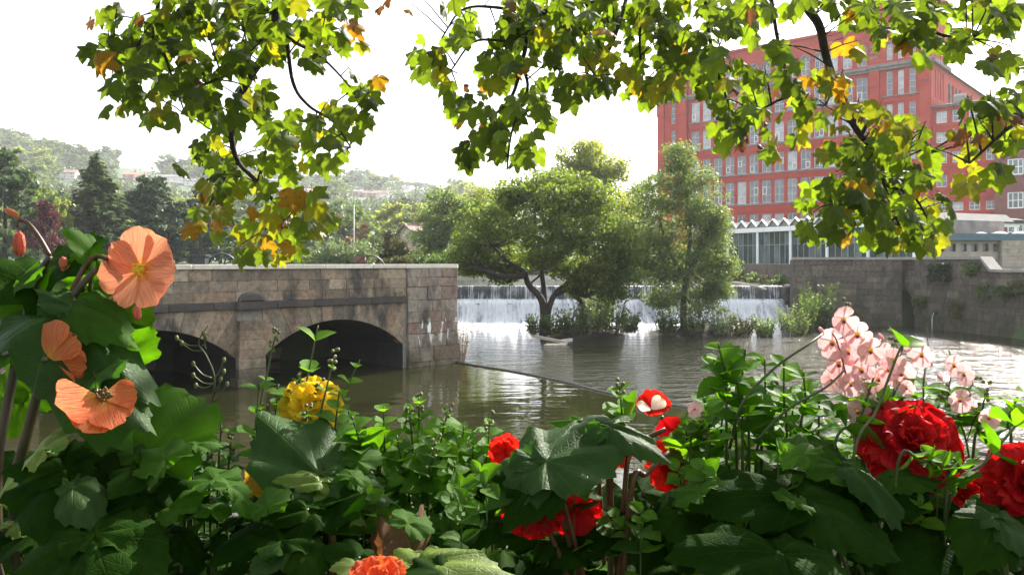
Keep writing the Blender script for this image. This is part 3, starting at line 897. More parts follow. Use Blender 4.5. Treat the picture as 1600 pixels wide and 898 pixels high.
# towers
def tower(s0, s1, proj, trip, tp):
    hs = []
    ws = .68
    cs = [tp] if len(trip) == 1 else trip
    for (z, h) in ((22.95, 2.85), (19.1, 2.85), (15.3, 2.7), (11.3, 2.8), (7.2, 2.8)):
        for c in cs: hs.append((c - ws / 2, c + ws / 2, z, z + h))
    tops = [(c - ws / 2, c + ws / 2, 27.15, 29.2) for c in cs]
    wall_holes(FM, s0, s1, GZ, 35.6, hs + tops, M_brick, mill, out=proj, name='tower_wall')
    fr = lambda s, o, z: FM(s, o + proj, z)
    for (a, b, z0, z1) in hs: window(fr, a, z0, b - a, z1 - z0, 1, 4, mill, bar=.06)
    for (a, b, z0, z1) in tops:
        window(fr, a, z0, b - a, z1 - z0, 1, 3, mill, arch=True, bar=.06)
        arch_fill(fr, a, b - a, z1, M_brick, mill, -.003, 'arch_head'); hood(fr, a, b - a, z1, M_trim, mill, 0, .16)
    if len(cs) > 1:
        for (z, h) in ((22.95, 2.85), (19.1, 2.85), (15.3, 2.7), (11.3, 2.8)):
            band(fr, cs[-1] - .8, cs[0] + .8, z - .16, .15, .09, M_trim, mill)
            m = MB(); m.box(cs[-1] - .75, cs[0] + .75, 0, .05, z - .75, z - .5, fr); m.build('brick_course', M_brickside, mill)
    band(fr, s0 - .1, s1 + .1, 26.35, .4, .45, M_trim, mill, 'cornice'); band(fr, s0 - .05, s1 + .05, 26.02, .32, .25, M_trim, mill, 'cornice')
    for s in (s0 + .12, s1 - 1.15):           # corbelled corner piers
        m = MB(); m.box(s, s + 1.05, 0, .14, GZ, 24.2, fr); m.box(s - .05, s + 1.1, 0, .3, 24.2, 26.0, fr); m.box(s, s + 1.05, 0, .2, 23.9, 24.2, fr)
        m.build('corner_pier', M_brickside, mill)
    m = MB(); m.box(s0, s1, .0, .1, 28.1, 28.3, fr) if len(cs) == 1 else None
    for z in (27.6, 28.25, 28.9):
        mm = MB(); mm.box(s1 - 1.0, s1 - .1, 0, .04, z, z + .22, fr); mm.box(s0 + .1, s0 + 1.0, 0, .04, z, z + .22, fr); mm.build('stone_band', M_trim, mill)
    m = MB(); m.box(s0 - .05, s1 + .05, -(s1 - s0), .15, 35.6, 35.95, fr); m.build('parapet', M_brickside, mill)
tower(0, 6.8, .35, [4.51, 3.26, 2.0], 0)
tower(31.4, 36.2, .35, [33.6], 33.6)
# right flank of the tower and of the long wing behind it, with narrow slots
slots = [(1.2 + k * 1.15, 1.6 + k * 1.15, z, z + 3.3) for k in range(4) for z in (22.4, 15)] + [(1.2 + k * 1.15, 1.6 + k * 1.15, 27.2, 30) for k in range(4)]
wall_holes(FSD, -.35, 6.8, GZ, 35.6, slots, M_brickside, mill, name='tower_wall')
for a, b, z0, z1 in slots: window(FSD, a, z0, b - a, z1 - z0, 1, 3, mill, bar=.05, pm=M_glassd)
band(FSD, -.4, 6.9, 26.2, .5, .45, M_trim, mill, 'cornice')
slots = [(7.6 + k * 1.7, 8.3 + k * 1.7, 20.9, 24.6) for k in range(18)]
wall_holes(FSD, 6.8, 44, GZ, 26.6, slots, M_brickside, mill, out=-.4, name='flank_wall')
FSD2 = lambda s, o, z: FSD(s, o - .4, z)
for a, b, z0, z1 in slots: window(FSD2, a, z0, b - a, z1 - z0, 1, 3, mill, bar=.05, pm=M_glassd)
for k in range(19):
    m = MB(); m.box(7.0 + k * 1.7, 7.5 + k * 1.7, 0, .3, 20.0, 25.2, FSD2); m.build('flank_pier', M_trim if k % 2 else M_brickside, mill)
m = MB()
m.quad(FM(0, -.35 + .35, 35.6), FM(6.8, 0, 35.6), FM(6.8, -6.8, 35.6), FM(0, -6.8, 35.6))
m.quad(FM(6.8, 0, 31.6), FM(31.4, 0, 31.6), FM(31.4, -24, 31.6), FM(6.8, -24, 31.6))
m.quad(FM(0, -6.8, 26.6), FM(31.4, -6.8, 26.6), FM(31.4, -44, 26.6), FM(0, -44, 26.6))
m.quad(FM(6.8, -6.8, 3), FM(6.8, -6.8, 35.6), FM(6.8, 0.35, 35.6), FM(6.8, .35, 3)); m.quad(FM(0, -6.8, 26), FM(6.8, -6.8, 26), FM(6.8, -6.8, 35.6), FM(0, -6.8, 35.6))
m.quad(FM(36.2, .35, 3), FM(36.2, -30, 3), FM(36.2, -30, 31), FM(36.2, .35, 31)); m.quad(FM(31.4, .35, 3), FM(31.4, -.1, 3), FM(31.4, -.1, 35.6), FM(31.4, .35, 35.6))
m.quad(FM(36.2, .35, 31), FM(36.2, -5, 31), FM(36.2, -5, 35.6), FM(36.2, .35, 35.6))
m.build('roof', M_grey, mill)
# lower red wing and darker brick house to the right
wing = thing('mill_wing', 'lower red brick mill wing with small square windows under a grey roof edge', 'mill wing', FM(-3, 0, GZ))
hs = []
for z, h in ((19.1, 1.35), (16.85, 1.25), (14.5, 1.3), (11.8, 1.4), (9.05, 1.0), (6.4, 1.2)):
    for k in range(4):
        a = -.42 - 1.66 * k
        hs.append((a - 1.12, a, z, z + h))
wall_holes(FM, -7, .0, GZ, 20.9, hs, M_brick, wing, out=-.05)
FMw = lambda s, o, z: FM(s, o - .05, z)
for a, b, z0, z1 in hs: window(FMw, a, z0, b - a, z1 - z0, 2, 2, wing, bar=.09)
for z in (18.75, 16.5, 14.15, 11.45, 8.7): band(FMw, -7, -.02, z, .18, .06, M_brickside, wing, 'brick_course')
m = MB(); m.add([FM(.0, .35, 20.9), FM(-7.2, .35, 20.9), FM(-7.2, .3, 21.15), FM(.0, .3, 21.15), FM(.0, -6, 22.3), FM(-7.2, -6, 22.3)], [(0, 1, 2, 3), (3, 2, 5, 4), (0, 3, 4), (1, 5, 2)]); m.build('roof', M_grey, wing)
m = MB(); m.box(-3.3, -2.1, -1.2, -.4, 21.2, 21.9, FM); m.tube([FM(-3.3, -.8, 21.9), FM(-2.1, -.8, 21.9)], .42, 10); m.build('roof_vent', M_wallcope, wing)
bh = thing('brown_brick_house', 'darker purple-brown brick building with white sash windows at the right edge', 'building', FM(-12, .6, GZ))
hs = [(a - 1.5, a, z, z + 1.75) for a in (-7.6, -10.0, -12.4, -14.8) for z in (9.0, 12.6, 16.0, 5.6)]
wall_holes(FM, -17, -6.4, GZ, 19.6, hs, M_brick2, bh, out=.7)
FMb = lambda s, o, z: FM(s, o + .7, z)
for a, b, z0, z1 in hs: window(FMb, a, z0, b - a, z1 - z0, 3, 2, bh, rec=.08, bar=.12, fm=M_white, pm=M_glassd)
m = MB(); m.quad(FM(-6.4, .7, GZ), FM(-6.4, -.1, GZ), FM(-6.4, -.1, 19.6), FM(-6.4, .7, 19.6))
m.build('end_wall', M_brick2, bh)
m = MB(); m.add([FM(-6.2, 1.0, 19.6), FM(-17, 1.0, 19.6), FM(-17, -6, 22), FM(-6.2, -6, 22)], [(0, 1, 2, 3)]); m.box(-17, -6.2, .72, 1.0, 19.4, 19.6, FM); m.build('roof', M_grey, bh)

# ================================================================== GLASS-FRONTED BUILDING (folded roof)
gl = thing('glass_pavilion', 'glass-fronted pavilion with white posts and a zigzag folded roof by the weir', 'building', P(1139, 410, 62))
def gp(n, o=0, z=0):
    d = 62 * (1 - .0484 * n); x = (339 + 27.8 * n) / (1 - .0484 * n)
    return Vector((x / F * d, d, z))
gdir = (gp(6) - gp(0)).normalized(); gL = (gp(6) - gp(0)).length / 6; gN = Vector((-abs(gdir.y), -abs(gdir.x), 0)).normalized()
G0 = gp(0)
def FG(s, o, z): return G0 + gdir * s + gN * o + Vector((0, 0, z))
M_mull = plain('grey_mullion', (.22, .26, .26), .5, .1, 3)
ZB, ZT, ZF = 2.9, 5.42, 5.75
NB = 5
for k in range(NB + 1):
    m = MB(); s = k * gL; m.box(s - .09, s + .09, -.02, .16, ZB, ZT, FG); m.build('post', M_white, gl)
m = MB(); m.box(-.1, NB * gL + .1, -.05, .22, ZT, ZF, FG); m.build('beam', M_white, gl)
for k in range(NB):
    s = k * gL
    n = 6
    for i in range(n):
        a, b = s + .09 + (gL - .18) * i / n, s + .09 + (gL - .18) * (i + 1) / n
        m = MB(); m.box(a, a + .045, -.05, .06, ZB, ZT - .01, FG); m.box(a + .045, b, -.04, .05, ZB + 1.55, ZB + 1.6, FG); m.build('mullion', M_mull if i else M_teal, gl)
        for z0, z1 in ((ZB, ZB + 1.55), (ZB + 1.6, ZT)):
            m = MB(); m.quad(FG(a + .045, .01, z0), FG(b, .01, z0), FG(b, .01, z1), FG(a + .045, .01, z1)); m.build('pane', M_glassd, gl)
    # pale curtains / frames glimpsed inside
    for q in range(2):
        a = s + gL * RN.uniform(.2, .8)
        m = MB(); m.box(a, a + .08, -1.2, -1.1, ZB, ZB + RN.uniform(1.2, 2.3), FG); m.build('inner_frame', M_white, gl)
    zg = 3
    for i in range(zg):
        a, b = s + gL * i / zg, s + gL * (i + 1) / zg; c = (a + b) / 2
        h0, h1 = ZF + .02, ZF + .50
        m = MB(); m.add([FG(a, .2, h0), FG(c, .2, h1), FG(b, .2, h0), FG(a, -9, h0), FG(c, -9, h1), FG(b, -9, h0)], [(0, 3, 4, 1), (1, 4, 5, 2)]); m.build('roof_fold', M_grey, gl)
        m = MB(); m.add([FG(a, .1, h0), FG(b, .1, h0), FG(c, .1, h1 - .01)], [(0, 1, 2)]); m.build('gable', M_wallcope, gl)
        m = MB()
        for (p, zp, q, zq) in ((a, h0, c, h1), (c, h1, b, h0)):
            m.add([FG(p, .24, zp), FG(q, .24, zq), FG(q, .24, zq + .09), FG(p, .24, zp + .09), FG(p, .1, zp), FG(q, .1, zq), FG(q, .1, zq + .09), FG(p, .1, zp + .09)],
                  [(0, 1, 2, 3), (4, 7, 6, 5), (0, 4, 5, 1), (3, 2, 6, 7)])
        m.build('bargeboard', M_white, gl)
m = MB(); m.quad(FG(0, -8, ZB), FG(NB * gL, -8, ZB), FG(NB * gL, -8, ZF), FG(0, -8, ZF)); m.quad(FG(0, 0, ZB), FG(0, -8, ZB), FG(0, -8, ZF), FG(0, 0, ZF)); m.quad(FG(NB * gL, 0, ZB), FG(NB * gL, -8, ZB), FG(NB * gL, -8, ZF), FG(NB * gL, 0, ZF)); m.build('back_wall', M_trim, gl)
m = MB(); m.box(-.2, NB * gL + .2, -8, .3, 2.4, ZB - .003, FG); m.build('plinth', M_trim, gl)

# ================================================================== LOW BUILDINGS BEHIND THE RIGHT WALL
D0 = 47.0
def FL(px, o, z): return P(px, 410, D0 - o) * 1 + Vector((0, 0, z - EYE))
def pxz(py, d): return EYE + (HY - py) / F * d
lo = thing('flat_roofed_block', 'low pale stone block with a teal flat roof edge and small dark square windows', 'building', P(1520, 410, D0))
xa, xb = P(1440, 0, D0).x, P(1566, 0, D0).x
def FLo(s, o, z): return Vector((s, D0 - o, z))
zt = pxz(376, D0)
hs = []
for a, b in ((1449, 1458), (1467, 1476), (1484, 1494), (1501, 1511), (1518, 1528), (1535, 1545), (1552, 1562)):
    hs.append((P(a, 0, D0).x, P(b, 0, D0).x, pxz(393, D0), pxz(381, D0)))
wall_holes(FLo, xa, xb, 2.3, zt, hs, M_render, lo)
for a, b, z0, z1 in hs: window(FLo, a, z0, b - a, z1 - z0, 1, 1, lo, bar=.04, fm=M_iron, pm=M_glassd)
m = MB(); m.box(xa - .2, P(1640, 0, D0).x, -9, .35, zt + .003, pxz(365, D0), FLo); m.build('roof', M_teal, lo)
m = MB(); m.tube([FLo(P(1564, 0, D0).x, .1, 2.4), FLo(P(1564, 0, D0).x, .1, zt)], .07, 8); m.build('drainpipe', plain('blue_grey_pipe', (.05, .055, .10), .5, .1, 3), lo)
lo2 = thing('stone_annex', 'coursed stone annex with a small white window under the teal roof', 'building', P(1600, 410, D0 - .6))
def FL2(s, o, z): return Vector((s, D0 - .45 - o, z))
xc, xd = P(1567, 0, D0 - .5).x, P(1680, 0, D0 - .5).x
zz = [2.3]
while zz[-1] < zt - .3: zz.append(zz[-1] + .21)
zz.append(zt - .004)
courses(FL2, xc, xd, zz, .5, 1.0, -.2, 0, M_render, lo2, jit=.012)
m = MB(); m.box(xc + .01, xd, -1, -.03, 2.3, zt - .01, FL2); m.build('core', M_mortar, lo2)
m = MB(); a = P(1594, 0, D0).x; m.box(a, a + .75, .02, .08, pxz(397, D0), pxz(385, D0), FL2); m.build('window_board', M_white, lo2)
m = MB(); m.box(a + .12, a + .5, .08, .09, pxz(395, D0), pxz(388, D0), FL2); m.build('pane', M_glassd, lo2)
D1 = 56.0
can = thing('white_canopy', 'white beamed veranda with a grey sloping roof above the teal roof edge', 'canopy', P(1540, 410, D1))
def FC(s, o, z): return Vector((s, D1 - o, z))
xe, xf = P(1492, 0, D1).x, P(1592, 0, D1).x
m = MB()
def sl(px0, px1, ya0, yb0, ya1, yb1, o0, o1):
    x0, x1 = P(px0, 0, D1).x, P(px1, 0, D1).x
    vs = []
    for o in (o0, o1): vs += [FC(x0, o, pxz(yb0, D1)), FC(x1, o, pxz(yb1, D1)), FC(x1, o, pxz(ya1, D1)), FC(x0, o, pxz(ya0, D1))]
    return vs, [(0, 1, 2, 3), (7, 6, 5, 4), (0, 4, 5, 1), (2, 6, 7, 3), (0, 3, 7, 4), (1, 5, 6, 2)]
m.add(*sl(1488, 1592, 346.5, 353, 349.5, 355, -.2, .1)); m.build('beam', M_white, can)
m = MB(); m.add(*sl(1484, 1598, 340, 346.4, 344, 349.4, -.6, .3)); m.build('fascia', plain('dark_green_fascia', (.02, .035, .035), .6, .2, 3), can)
m = MB(); v = [FC(P(1470, 0, D1).x, .3, pxz(340, D1)), FC(P(1598, 0, D1).x, .3, pxz(344, D1)), FC(P(1588, 0, D1).x, -5, pxz(335, D1 + 5)), FC(P(1470, 0, D1).x, -5, pxz(331, D1 + 5))]; m.quad(*v); m.build('roof', M_grey, can)
for px in (1489, 1539, 1586):
    m = MB(); x = P(px, 0, D1).x; m.box(x - .12, x + .12, -.15, .08, 4.2, pxz(354, D1), FC); m.build('post', M_white, can)
m = MB(); m.box(P(1470, 0, D1).x, xf + .2, -3, -2.8, 3, pxz(349, D1), FC); m.build('back_wall', M_render, can)
for i, px in enumerate((1497, 1529, 1561, 1594)):
    c = P(px, 0, D0 + 2.5); m = MB(); r = .55
    m.ball((c.x, c.y, pxz(365, D0) - .02), r, 12, 8, (1, 1, .42))
    tag(m.build('roof_dome', M_white, smooth=True), 'white rooflight dome on the teal flat roof, %s' % ['leftmost, by the sycamore leaves', 'second from the left', 'third from the left', 'rightmost, cut by the photo edge'][i], 'rooflight', 'white domes on the flat roof')
# ================================================================== TREES
def leaf_cloud(name, clumps, n, size, mat, seed=1, flat=.6, up=.5, fold=0.0, asp=.5):
    """clumps (k,4): x,y,z,r -> one mesh of n small leaf quads gathered in clumps"""
    rng = np.random.default_rng(seed)
    cl = np.asarray(clumps, float)
    w = cl[:, 3] ** 2; w /= w.sum()
    pick = rng.choice(len(cl), n, p=w)
    d = rng.normal(0, 1, (n, 3)); d /= np.linalg.norm(d, axis=1)[:, None] + 1e-9
    rr = rng.uniform(0, 1, n) ** .45
    c = cl[pick, :3] + d * (rr * cl[pick, 3])[:, None] * np.array([1, 1, flat])
    nrm = rng.normal(0, 1, (n, 3)) + np.array([0, 0, up]) + d * .5
    nrm /= np.linalg.norm(nrm, axis=1)[:, None]
    a = np.cross(nrm, rng.normal(0, 1, (n, 3))); a /= np.linalg.norm(a, axis=1)[:, None] + 1e-9
    b = np.cross(nrm, a)
    s = size * rng.uniform(.6, 1.35, n)[:, None]
    v = np.stack([c - a * s, c + b * s * asp, c + a * s, c - b * s * asp], 1).reshape(-1, 3)
    f = np.arange(4 * n).reshape(n, 4)
    return mesh_np(name, v, f, mat)

def blob_clumps(blobs, per, rc, seed=1, shell=.75):
    """blobs (cx,cy,cz,rx,ry,rz) -> many small clumps through each blob, denser near its surface"""
    rng = np.random.default_rng(seed)
    out = []
    for (x, y, z, rx, ry, rz) in blobs:
        for _ in range(per):
            d = rng.normal(0, 1, 3); d /= np.linalg.norm(d)
            r = shell + (1 - shell) * rng.uniform(-1.8, 1)
            r = max(.15, r)
            out.append((x + d[0] * rx * r, y + d[1] * ry * r, z + d[2] * rz * r, rc * rng.uniform(.6, 1.35)))
    return np.array(out)

def big_tree(name, label, cat, base, stems, blobs, per, rc, n, size, mat, bark=None, seed=1, limbs=14, flat=.6, r0=.2, group=None, asp=.5):
    bark = bark or M_bark
    t = thing(name, label, cat, base, group)
    rng = random.Random(seed)
    extra = []                      # loose sprays round the edge of the crown
    for b in blobs:
        for _ in range(5):
            a, e = rng.uniform(0, 6.283), rng.uniform(-.6, 1.1)
            q = rng.uniform(.85, 1.3); s = rng.uniform(.18, .34)
            extra.append((b[0] + cos(a) * cos(e) * b[3] * q, b[1] + sin(a) * cos(e) * b[4] * q, b[2] + sin(e) * b[5] * q, b[3] * s * 1.4, b[4] * s, b[5] * s * .7))
    cl = np.concatenate([blob_clumps(blobs, per, rc, seed), blob_clumps(extra, 2, rc * .55, seed + 1)])
    for k, st in enumerate(stems):
        pts = curve(st, 5)
        m = MB(); m.tube(pts, taper(r0 * (1 if k == 0 else .75), r0 * .28, len(pts)), 8)
        m.build('trunk', bark, t, True)
    tops = [Vector(st[-1]) for st in stems] + [Vector(st[len(st) // 2]) for st in stems if len(st) > 2]
    for k in range(limbs):
        c = Vector(cl[rng.randrange(len(cl))][:3])
        s = min(tops, key=lambda q: (q - c).length + rng.uniform(0, 1.5))
        md = s.lerp(c, .5) + Vector((rng.uniform(-.2, .2), rng.uniform(-.2, .2), rng.uniform(-.25, .1))) * (c - s).length * .35
        pts = curve([s, md, c], 4)
        m = MB(); m.tube(pts, taper(r0 * .2, r0 * .04, len(pts)), 5)
        m.build('limb', bark, t, True)
    link('crown', leaf_cloud('crown', cl, n, size, mat, seed, flat, asp=asp), t)
    return t

def pb(px, py, rpx, d, rz=1.0, dd=0.0):
    p = P(px, py, d + dd); r = rpx / F * d
    return (p.x, p.y, p.z, r, r * 1.05, r * rz)

# --- island with the spreading alder
D = 34.0
isl = [(px, py) for px, py in ((826, 524), (870, 530), (930, 524), (990, 515))]
def island(label, pxs, d0, d1, seed):
    rng = random.Random(seed)
    x0, x1 = P(pxs[0], 0, d0).x, P(pxs[1], 0, d0).x
    cx, cy = (x0 + x1) / 2, (d0 + d1) / 2
    m = MB(); vs = []; fs = []
    n, rings = 26, 5
    for k in range(rings):
        u = 1 - k / rings
        for i in range(n):
            w = 2 * pi * i / n
            j = 1 + .10 * sin(3 * w + seed) + .07 * sin(7 * w) + rng.uniform(-.03, .03)
            vs.append((cx + cos(w) * (x1 - x0) / 2 * u * j * 1.02, cy + sin(w) * (d1 - d0) / 2 * u * j, -.25 + .75 * (1 - u) ** .6 + rng.uniform(-.03, .03)))
    for k in range(rings - 1):
        for i in range(n):
            fs.append((k * n + i, k * n + (i + 1) % n, (k + 1) * n + (i + 1) % n, (k + 1) * n + i))
    fs.append(tuple((rings - 1) * n + i for i in range(n)))
    m.add(vs, fs)
    return tag(m.build('island', M_soil, smooth=True), kind='structure')
island('', (828, 992), 33.6, 37.2, 2)
island('', (1022, 1205), 34.8, 38.0, 5)
t1b = P(850, 512, 34.6)
big_tree('island_alder', 'broad spreading alder with forked dark trunks on the small island before the weir', 'tree', (t1b.x, t1b.y, .1),
         [[(t1b.x, t1b.y, .1), P(850, 490, 34.6), P(845, 466, 34.5), P(826, 445, 34.2), P(818, 425, 34), P(790, 405, 33.5), P(770, 385, 33)],
          [(t1b.x + .15, t1b.y, .1), P(857, 485, 34.7), P(868, 458, 34.8), P(888, 440, 34.8), P(900, 415, 34.8), P(915, 370, 35), P(925, 330, 35)],
          [(t1b.x + .05, t1b.y + .1, .1), P(851, 470, 34.8), P(846, 420, 34.6), P(838, 370, 34.5), P(835, 325, 34.5)],
          [P(868, 458, 34.8), P(890, 452, 34.8), P(915, 462, 34.8), P(940, 448, 34.6), P(975, 415, 34.4)],
          [(t1b.x + 1.6, t1b.y + .4, .2), P(912, 480, 35.2), P(898, 462, 35.1), P(885, 452, 35)],
          [P(820, 430, 34), P(790, 432, 33.6), P(768, 426, 33.2), P(745, 418, 32.9)]],
         [pb(850, 292, 34, 34, .8, .4), pb(890, 298, 36, 34, .8, -.4), pb(925, 312, 36, 34, .8), pb(800, 300, 30, 34, .8), pb(755, 345, 36, 34, .8, -.8), pb(780, 325, 38, 34, .8, 1), pb(822, 312, 40, 34, .8), pb(865, 318, 40, 34, .8, -1), pb(905, 330, 42, 34, .8, .5), pb(945, 345, 40, 34, .8), pb(968, 372, 36, 34, .7, -.6),
          pb(735, 385, 30, 34, .6, -.5), pb(775, 378, 36, 34, .7), pb(820, 360, 40, 34, .8, -1), pb(865, 370, 40, 34, .8, -1), pb(910, 380, 40, 34, .7, -.8), pb(950, 405, 36, 34, .7), pb(760, 412, 28, 34, .45), pb(800, 405, 30, 34, .5, .8),
          pb(850, 405, 32, 34, .5), pb(890, 415, 34, 34, .6), pb(930, 425, 34, 34, .6, .6), pb(725, 402, 18, 34, .5, -.8), pb(790, 428, 22, 34, .4, .6), pb(905, 445, 24, 34, .6, .8), pb(955, 455, 26, 34, .7, .4), pb(740, 418, 20, 34, .4, .5), pb(980, 395, 26, 34, .8, .4), pb(975, 430, 26, 34, .6)],
         20, .56, 46000, .085, L_alder, M_barkd, 4, 60, r0=.20)
for i, (px, py, dd, r, h, mt, lab) in enumerate((
        (838, 522, 33.9, .45, .9, L_green, 'bright green bush at the foot of the alder trunk, island left tip'),
        (868, 522, 34.0, .55, .8, L_green, 'low bright green sedge clump right of the alder trunk'),
        (893, 520, 34.2, .5, 1.2, L_willow, 'grey-green bush in the middle of the alder island'),
        (925, 519, 34.4, .6, 1.5, L_willow, 'tall grey-green sallow bush on the alder island'),
        (960, 517, 34.6, .6, 1.3, L_green, 'rounded green bush near the right end of the alder island'),
        (985, 514, 35.2, .4, .9, L_green, 'small bush at the right end of the alder island'),
        (935, 470, 36.4, .5, 2.3, L_willow, 'tall slender sallow behind the alder island bushes'))):
    p = P(px, py, dd)
    clump_plant('island_bush', lab, 'bush', (p.x, p.y, .1), r, h, 70, mt, .028, 40 + i, 'bushes on the islands', lean=.45, ll=.55)
t2b = P(1068, 505, 36)
big_tree('island_willow', 'tall grey-green willow on the right-hand island in front of the mill', 'tree', (t2b.x, t2b.y, .1),
         [[(t2b.x, t2b.y, .1), P(1068, 470, 36), P(1074, 420, 36), P(1078, 350, 36.2), P(1068, 270, 36.4)],
          [P(1072, 440, 36), P(1045, 390, 36), P(1030, 340, 35.6)], [P(1074, 430, 36), P(1100, 380, 36), P(1112, 330, 36.2)]],
         [pb(1060, 248, 24, 36, 1.2), pb(1048, 285, 30, 36, 1), pb(1085, 288, 32, 36, 1), pb(1014, 318, 32, 36, 1), pb(1118, 350, 28, 36, 1), pb(1008, 395, 28, 36, 1), pb(1065, 330, 36, 36, 1), pb(1102, 335, 30, 36, 1), pb(1018, 370, 30, 36, 1), pb(1060, 385, 36, 36, 1),
          pb(1105, 380, 30, 36, 1), pb(1022, 420, 28, 36, .9), pb(1062, 430, 34, 36, .9), pb(1105, 425, 32, 36, .9), pb(1128, 415, 20, 36, .8), pb(1040, 465, 26, 36, .8), pb(1090, 470, 30, 36, .8), pb(1122, 455, 20, 36, .8)],
         24, .52, 34000, .085, L_willow, M_bark, 8, 40, r0=.16, asp=.34)
for i, (px, py, dd, r, h, mt, lab) in enumerate((
        (1042, 517, 35.4, .5, 1.1, L_green, 'dark green bush at the left end of the willow island'),
        (1085, 516, 35.4, .6, 1.3, L_willow, 'grey-green bush in front of the willow trunk'),
        (1125, 517, 35.2, .6, 1.1, L_grey, 'pale grass-like bush on the willow island'),
        (1160, 519, 35.0, .6, .9, L_olive, 'low straw-coloured bush on the willow island'),
        (1195, 521, 35.0, .5, .8, L_lime, 'low yellow-green tuft at the right tip of the willow island'),
        (1258, 515, 37.0, .3, 1.7, L_lime, 'tall yellow-green sapling in front of the weir abutment'),
        (1284, 503, 38.0, .35, 2.2, L_green, 'green sapling leaning on the river wall by the abutment'),
        (1240, 530, 35.5, .7, 1.2, L_willow, 'grey-green bush below the weir abutment'),
        (1330, 515, 38.5, .7, 1.0, L_olive, 'low scrub along the foot of the sooty river wall'))):
    p = P(px, py, dd)
    clump_plant('river_bush', lab, 'bush', (p.x, p.y, -.05), r, h, 75, mt, .028, 60 + i, 'bushes on the islands', lean=.45, ll=.55)
m = leaf_cloud('ivy', blob_clumps([(15.1, 41.9, 1.85, .5, .5, .3), (15.3, 41.5, 1.35, .3, .3, .5)], 10, .2, 4), 1500, .06, L_green, 5)
tag(link('ivy', m), 'green ivy spilling over the weir abutment', 'ivy')
def ivy(lab, c, rx, rz, n, mt, seed):
    m = leaf_cloud('ivy', blob_clumps([(c.x, c.y, c.z, .35, rx, rz)], 26, .22, seed), n, .07, mt, seed)
    return tag(link('ivy', m), lab, 'ivy')
ivy('dark ivy mass hanging on the side wall below the hanging leaves', FB(3.8, .15, 2.7), .9, .6, 2600, L_ivy, 3)
ivy('thin green ivy near the step in the river wall coping', FB(5.7, .1, 2.9), .5, .35, 900, L_green, 6)
ivy('bright green bush growing from the side wall at the right edge', FB(7.7, .2, 1.95), .3, .3, 900, L_green, 7)
ivy('green moss and ferns low on the side wall left of the drain outlet', FB(2.6, .06, 1.2), .35, .5, 500, L_green, 11)
ivy('patch of ferns low on the side wall right of the drain outlet', FB(4.9, .06, 1.0), .6, .35, 700, L_olive, 12)
ivy('thin creeper below the step in the coping', FB(6.4, .06, 1.9), .4, .6, 500, L_willow, 13)
ivy('brownish creeper hanging from the side wall at the right edge', FB(8.4, .1, 2.15), .5, .35, 900, L_olive, 8)
c = P(1561, 416, 33.6)
tag(link('topiary_bush', leaf_cloud('topiary_bush', [(c.x + 2.5, 38.5, 2.75, .55)], 2600, .05, L_lime, 4, flat=.9)), 'small clipped green bush behind the lower coping at right', 'bush')
# scrub at the foot of the upstream retaining wall
for i in range(7):
    p = FU(1.5 + i * 2.6, .5, 1.9)
    cl = blob_clumps([(p.x, p.y, 2.1, .5, 1.2, .45)], 12, .3, 30 + i)
    tag(link('scrub', leaf_cloud('scrub', cl, 1300, .07, [L_green, L_olive, L_willow][i % 3], 30 + i)), ['green', 'olive', 'grey-green'][i % 3] + ' scrub bush under the retaining wall, number %s upstream from the weir' % ['one', 'two', 'three', 'four', 'five', 'six', 'seven'][i], 'scrub', 'scrub along the retaining wall')

# --- prototypes in unit size for the park, the banks and the hill
def round_crown(seed, mat, n=2600, size=.034, tall=1.0, nb=7):
    rng = random.Random(seed)
    bl = [(0, 0, .62 * tall, .22, .22, .28 * tall), (0, 0, .34 * tall, .26, .26, .2 * tall)]
    for k in range(nb):
        a = 2 * pi * k / nb + rng.uniform(-.4, .4); z = rng.uniform(.24, .80) * tall
        r = .26 * (1 - abs(z / tall - .5) * .9)
        bl.append((cos(a) * r, sin(a) * r, z, .15 * rng.uniform(.7, 1.2), .15, .13 * tall * rng.uniform(.8, 1.2)))
    return leaf_cloud('crown', blob_clumps(bl, 11, .062, seed), n, size, mat, seed, flat=.8)
def trunk_mesh(h=.45, r=.022, mat=None):
    m = MB(); m.tube([(0, 0, -.03), (.005, .005, h * .5), (0, 0, h)], [r, r * .8, r * .4], 6)
    for k in range(5):
        a = 2 * pi * k / 5; m.tube([(0, 0, h * .6), (cos(a) * .08, sin(a) * .08, h * .95), (cos(a) * .16, sin(a) * .16, h * 1.3)], [r * .45, r * .3, r * .12], 4)
    return m.mesh('trunk', mat or M_bark, True)
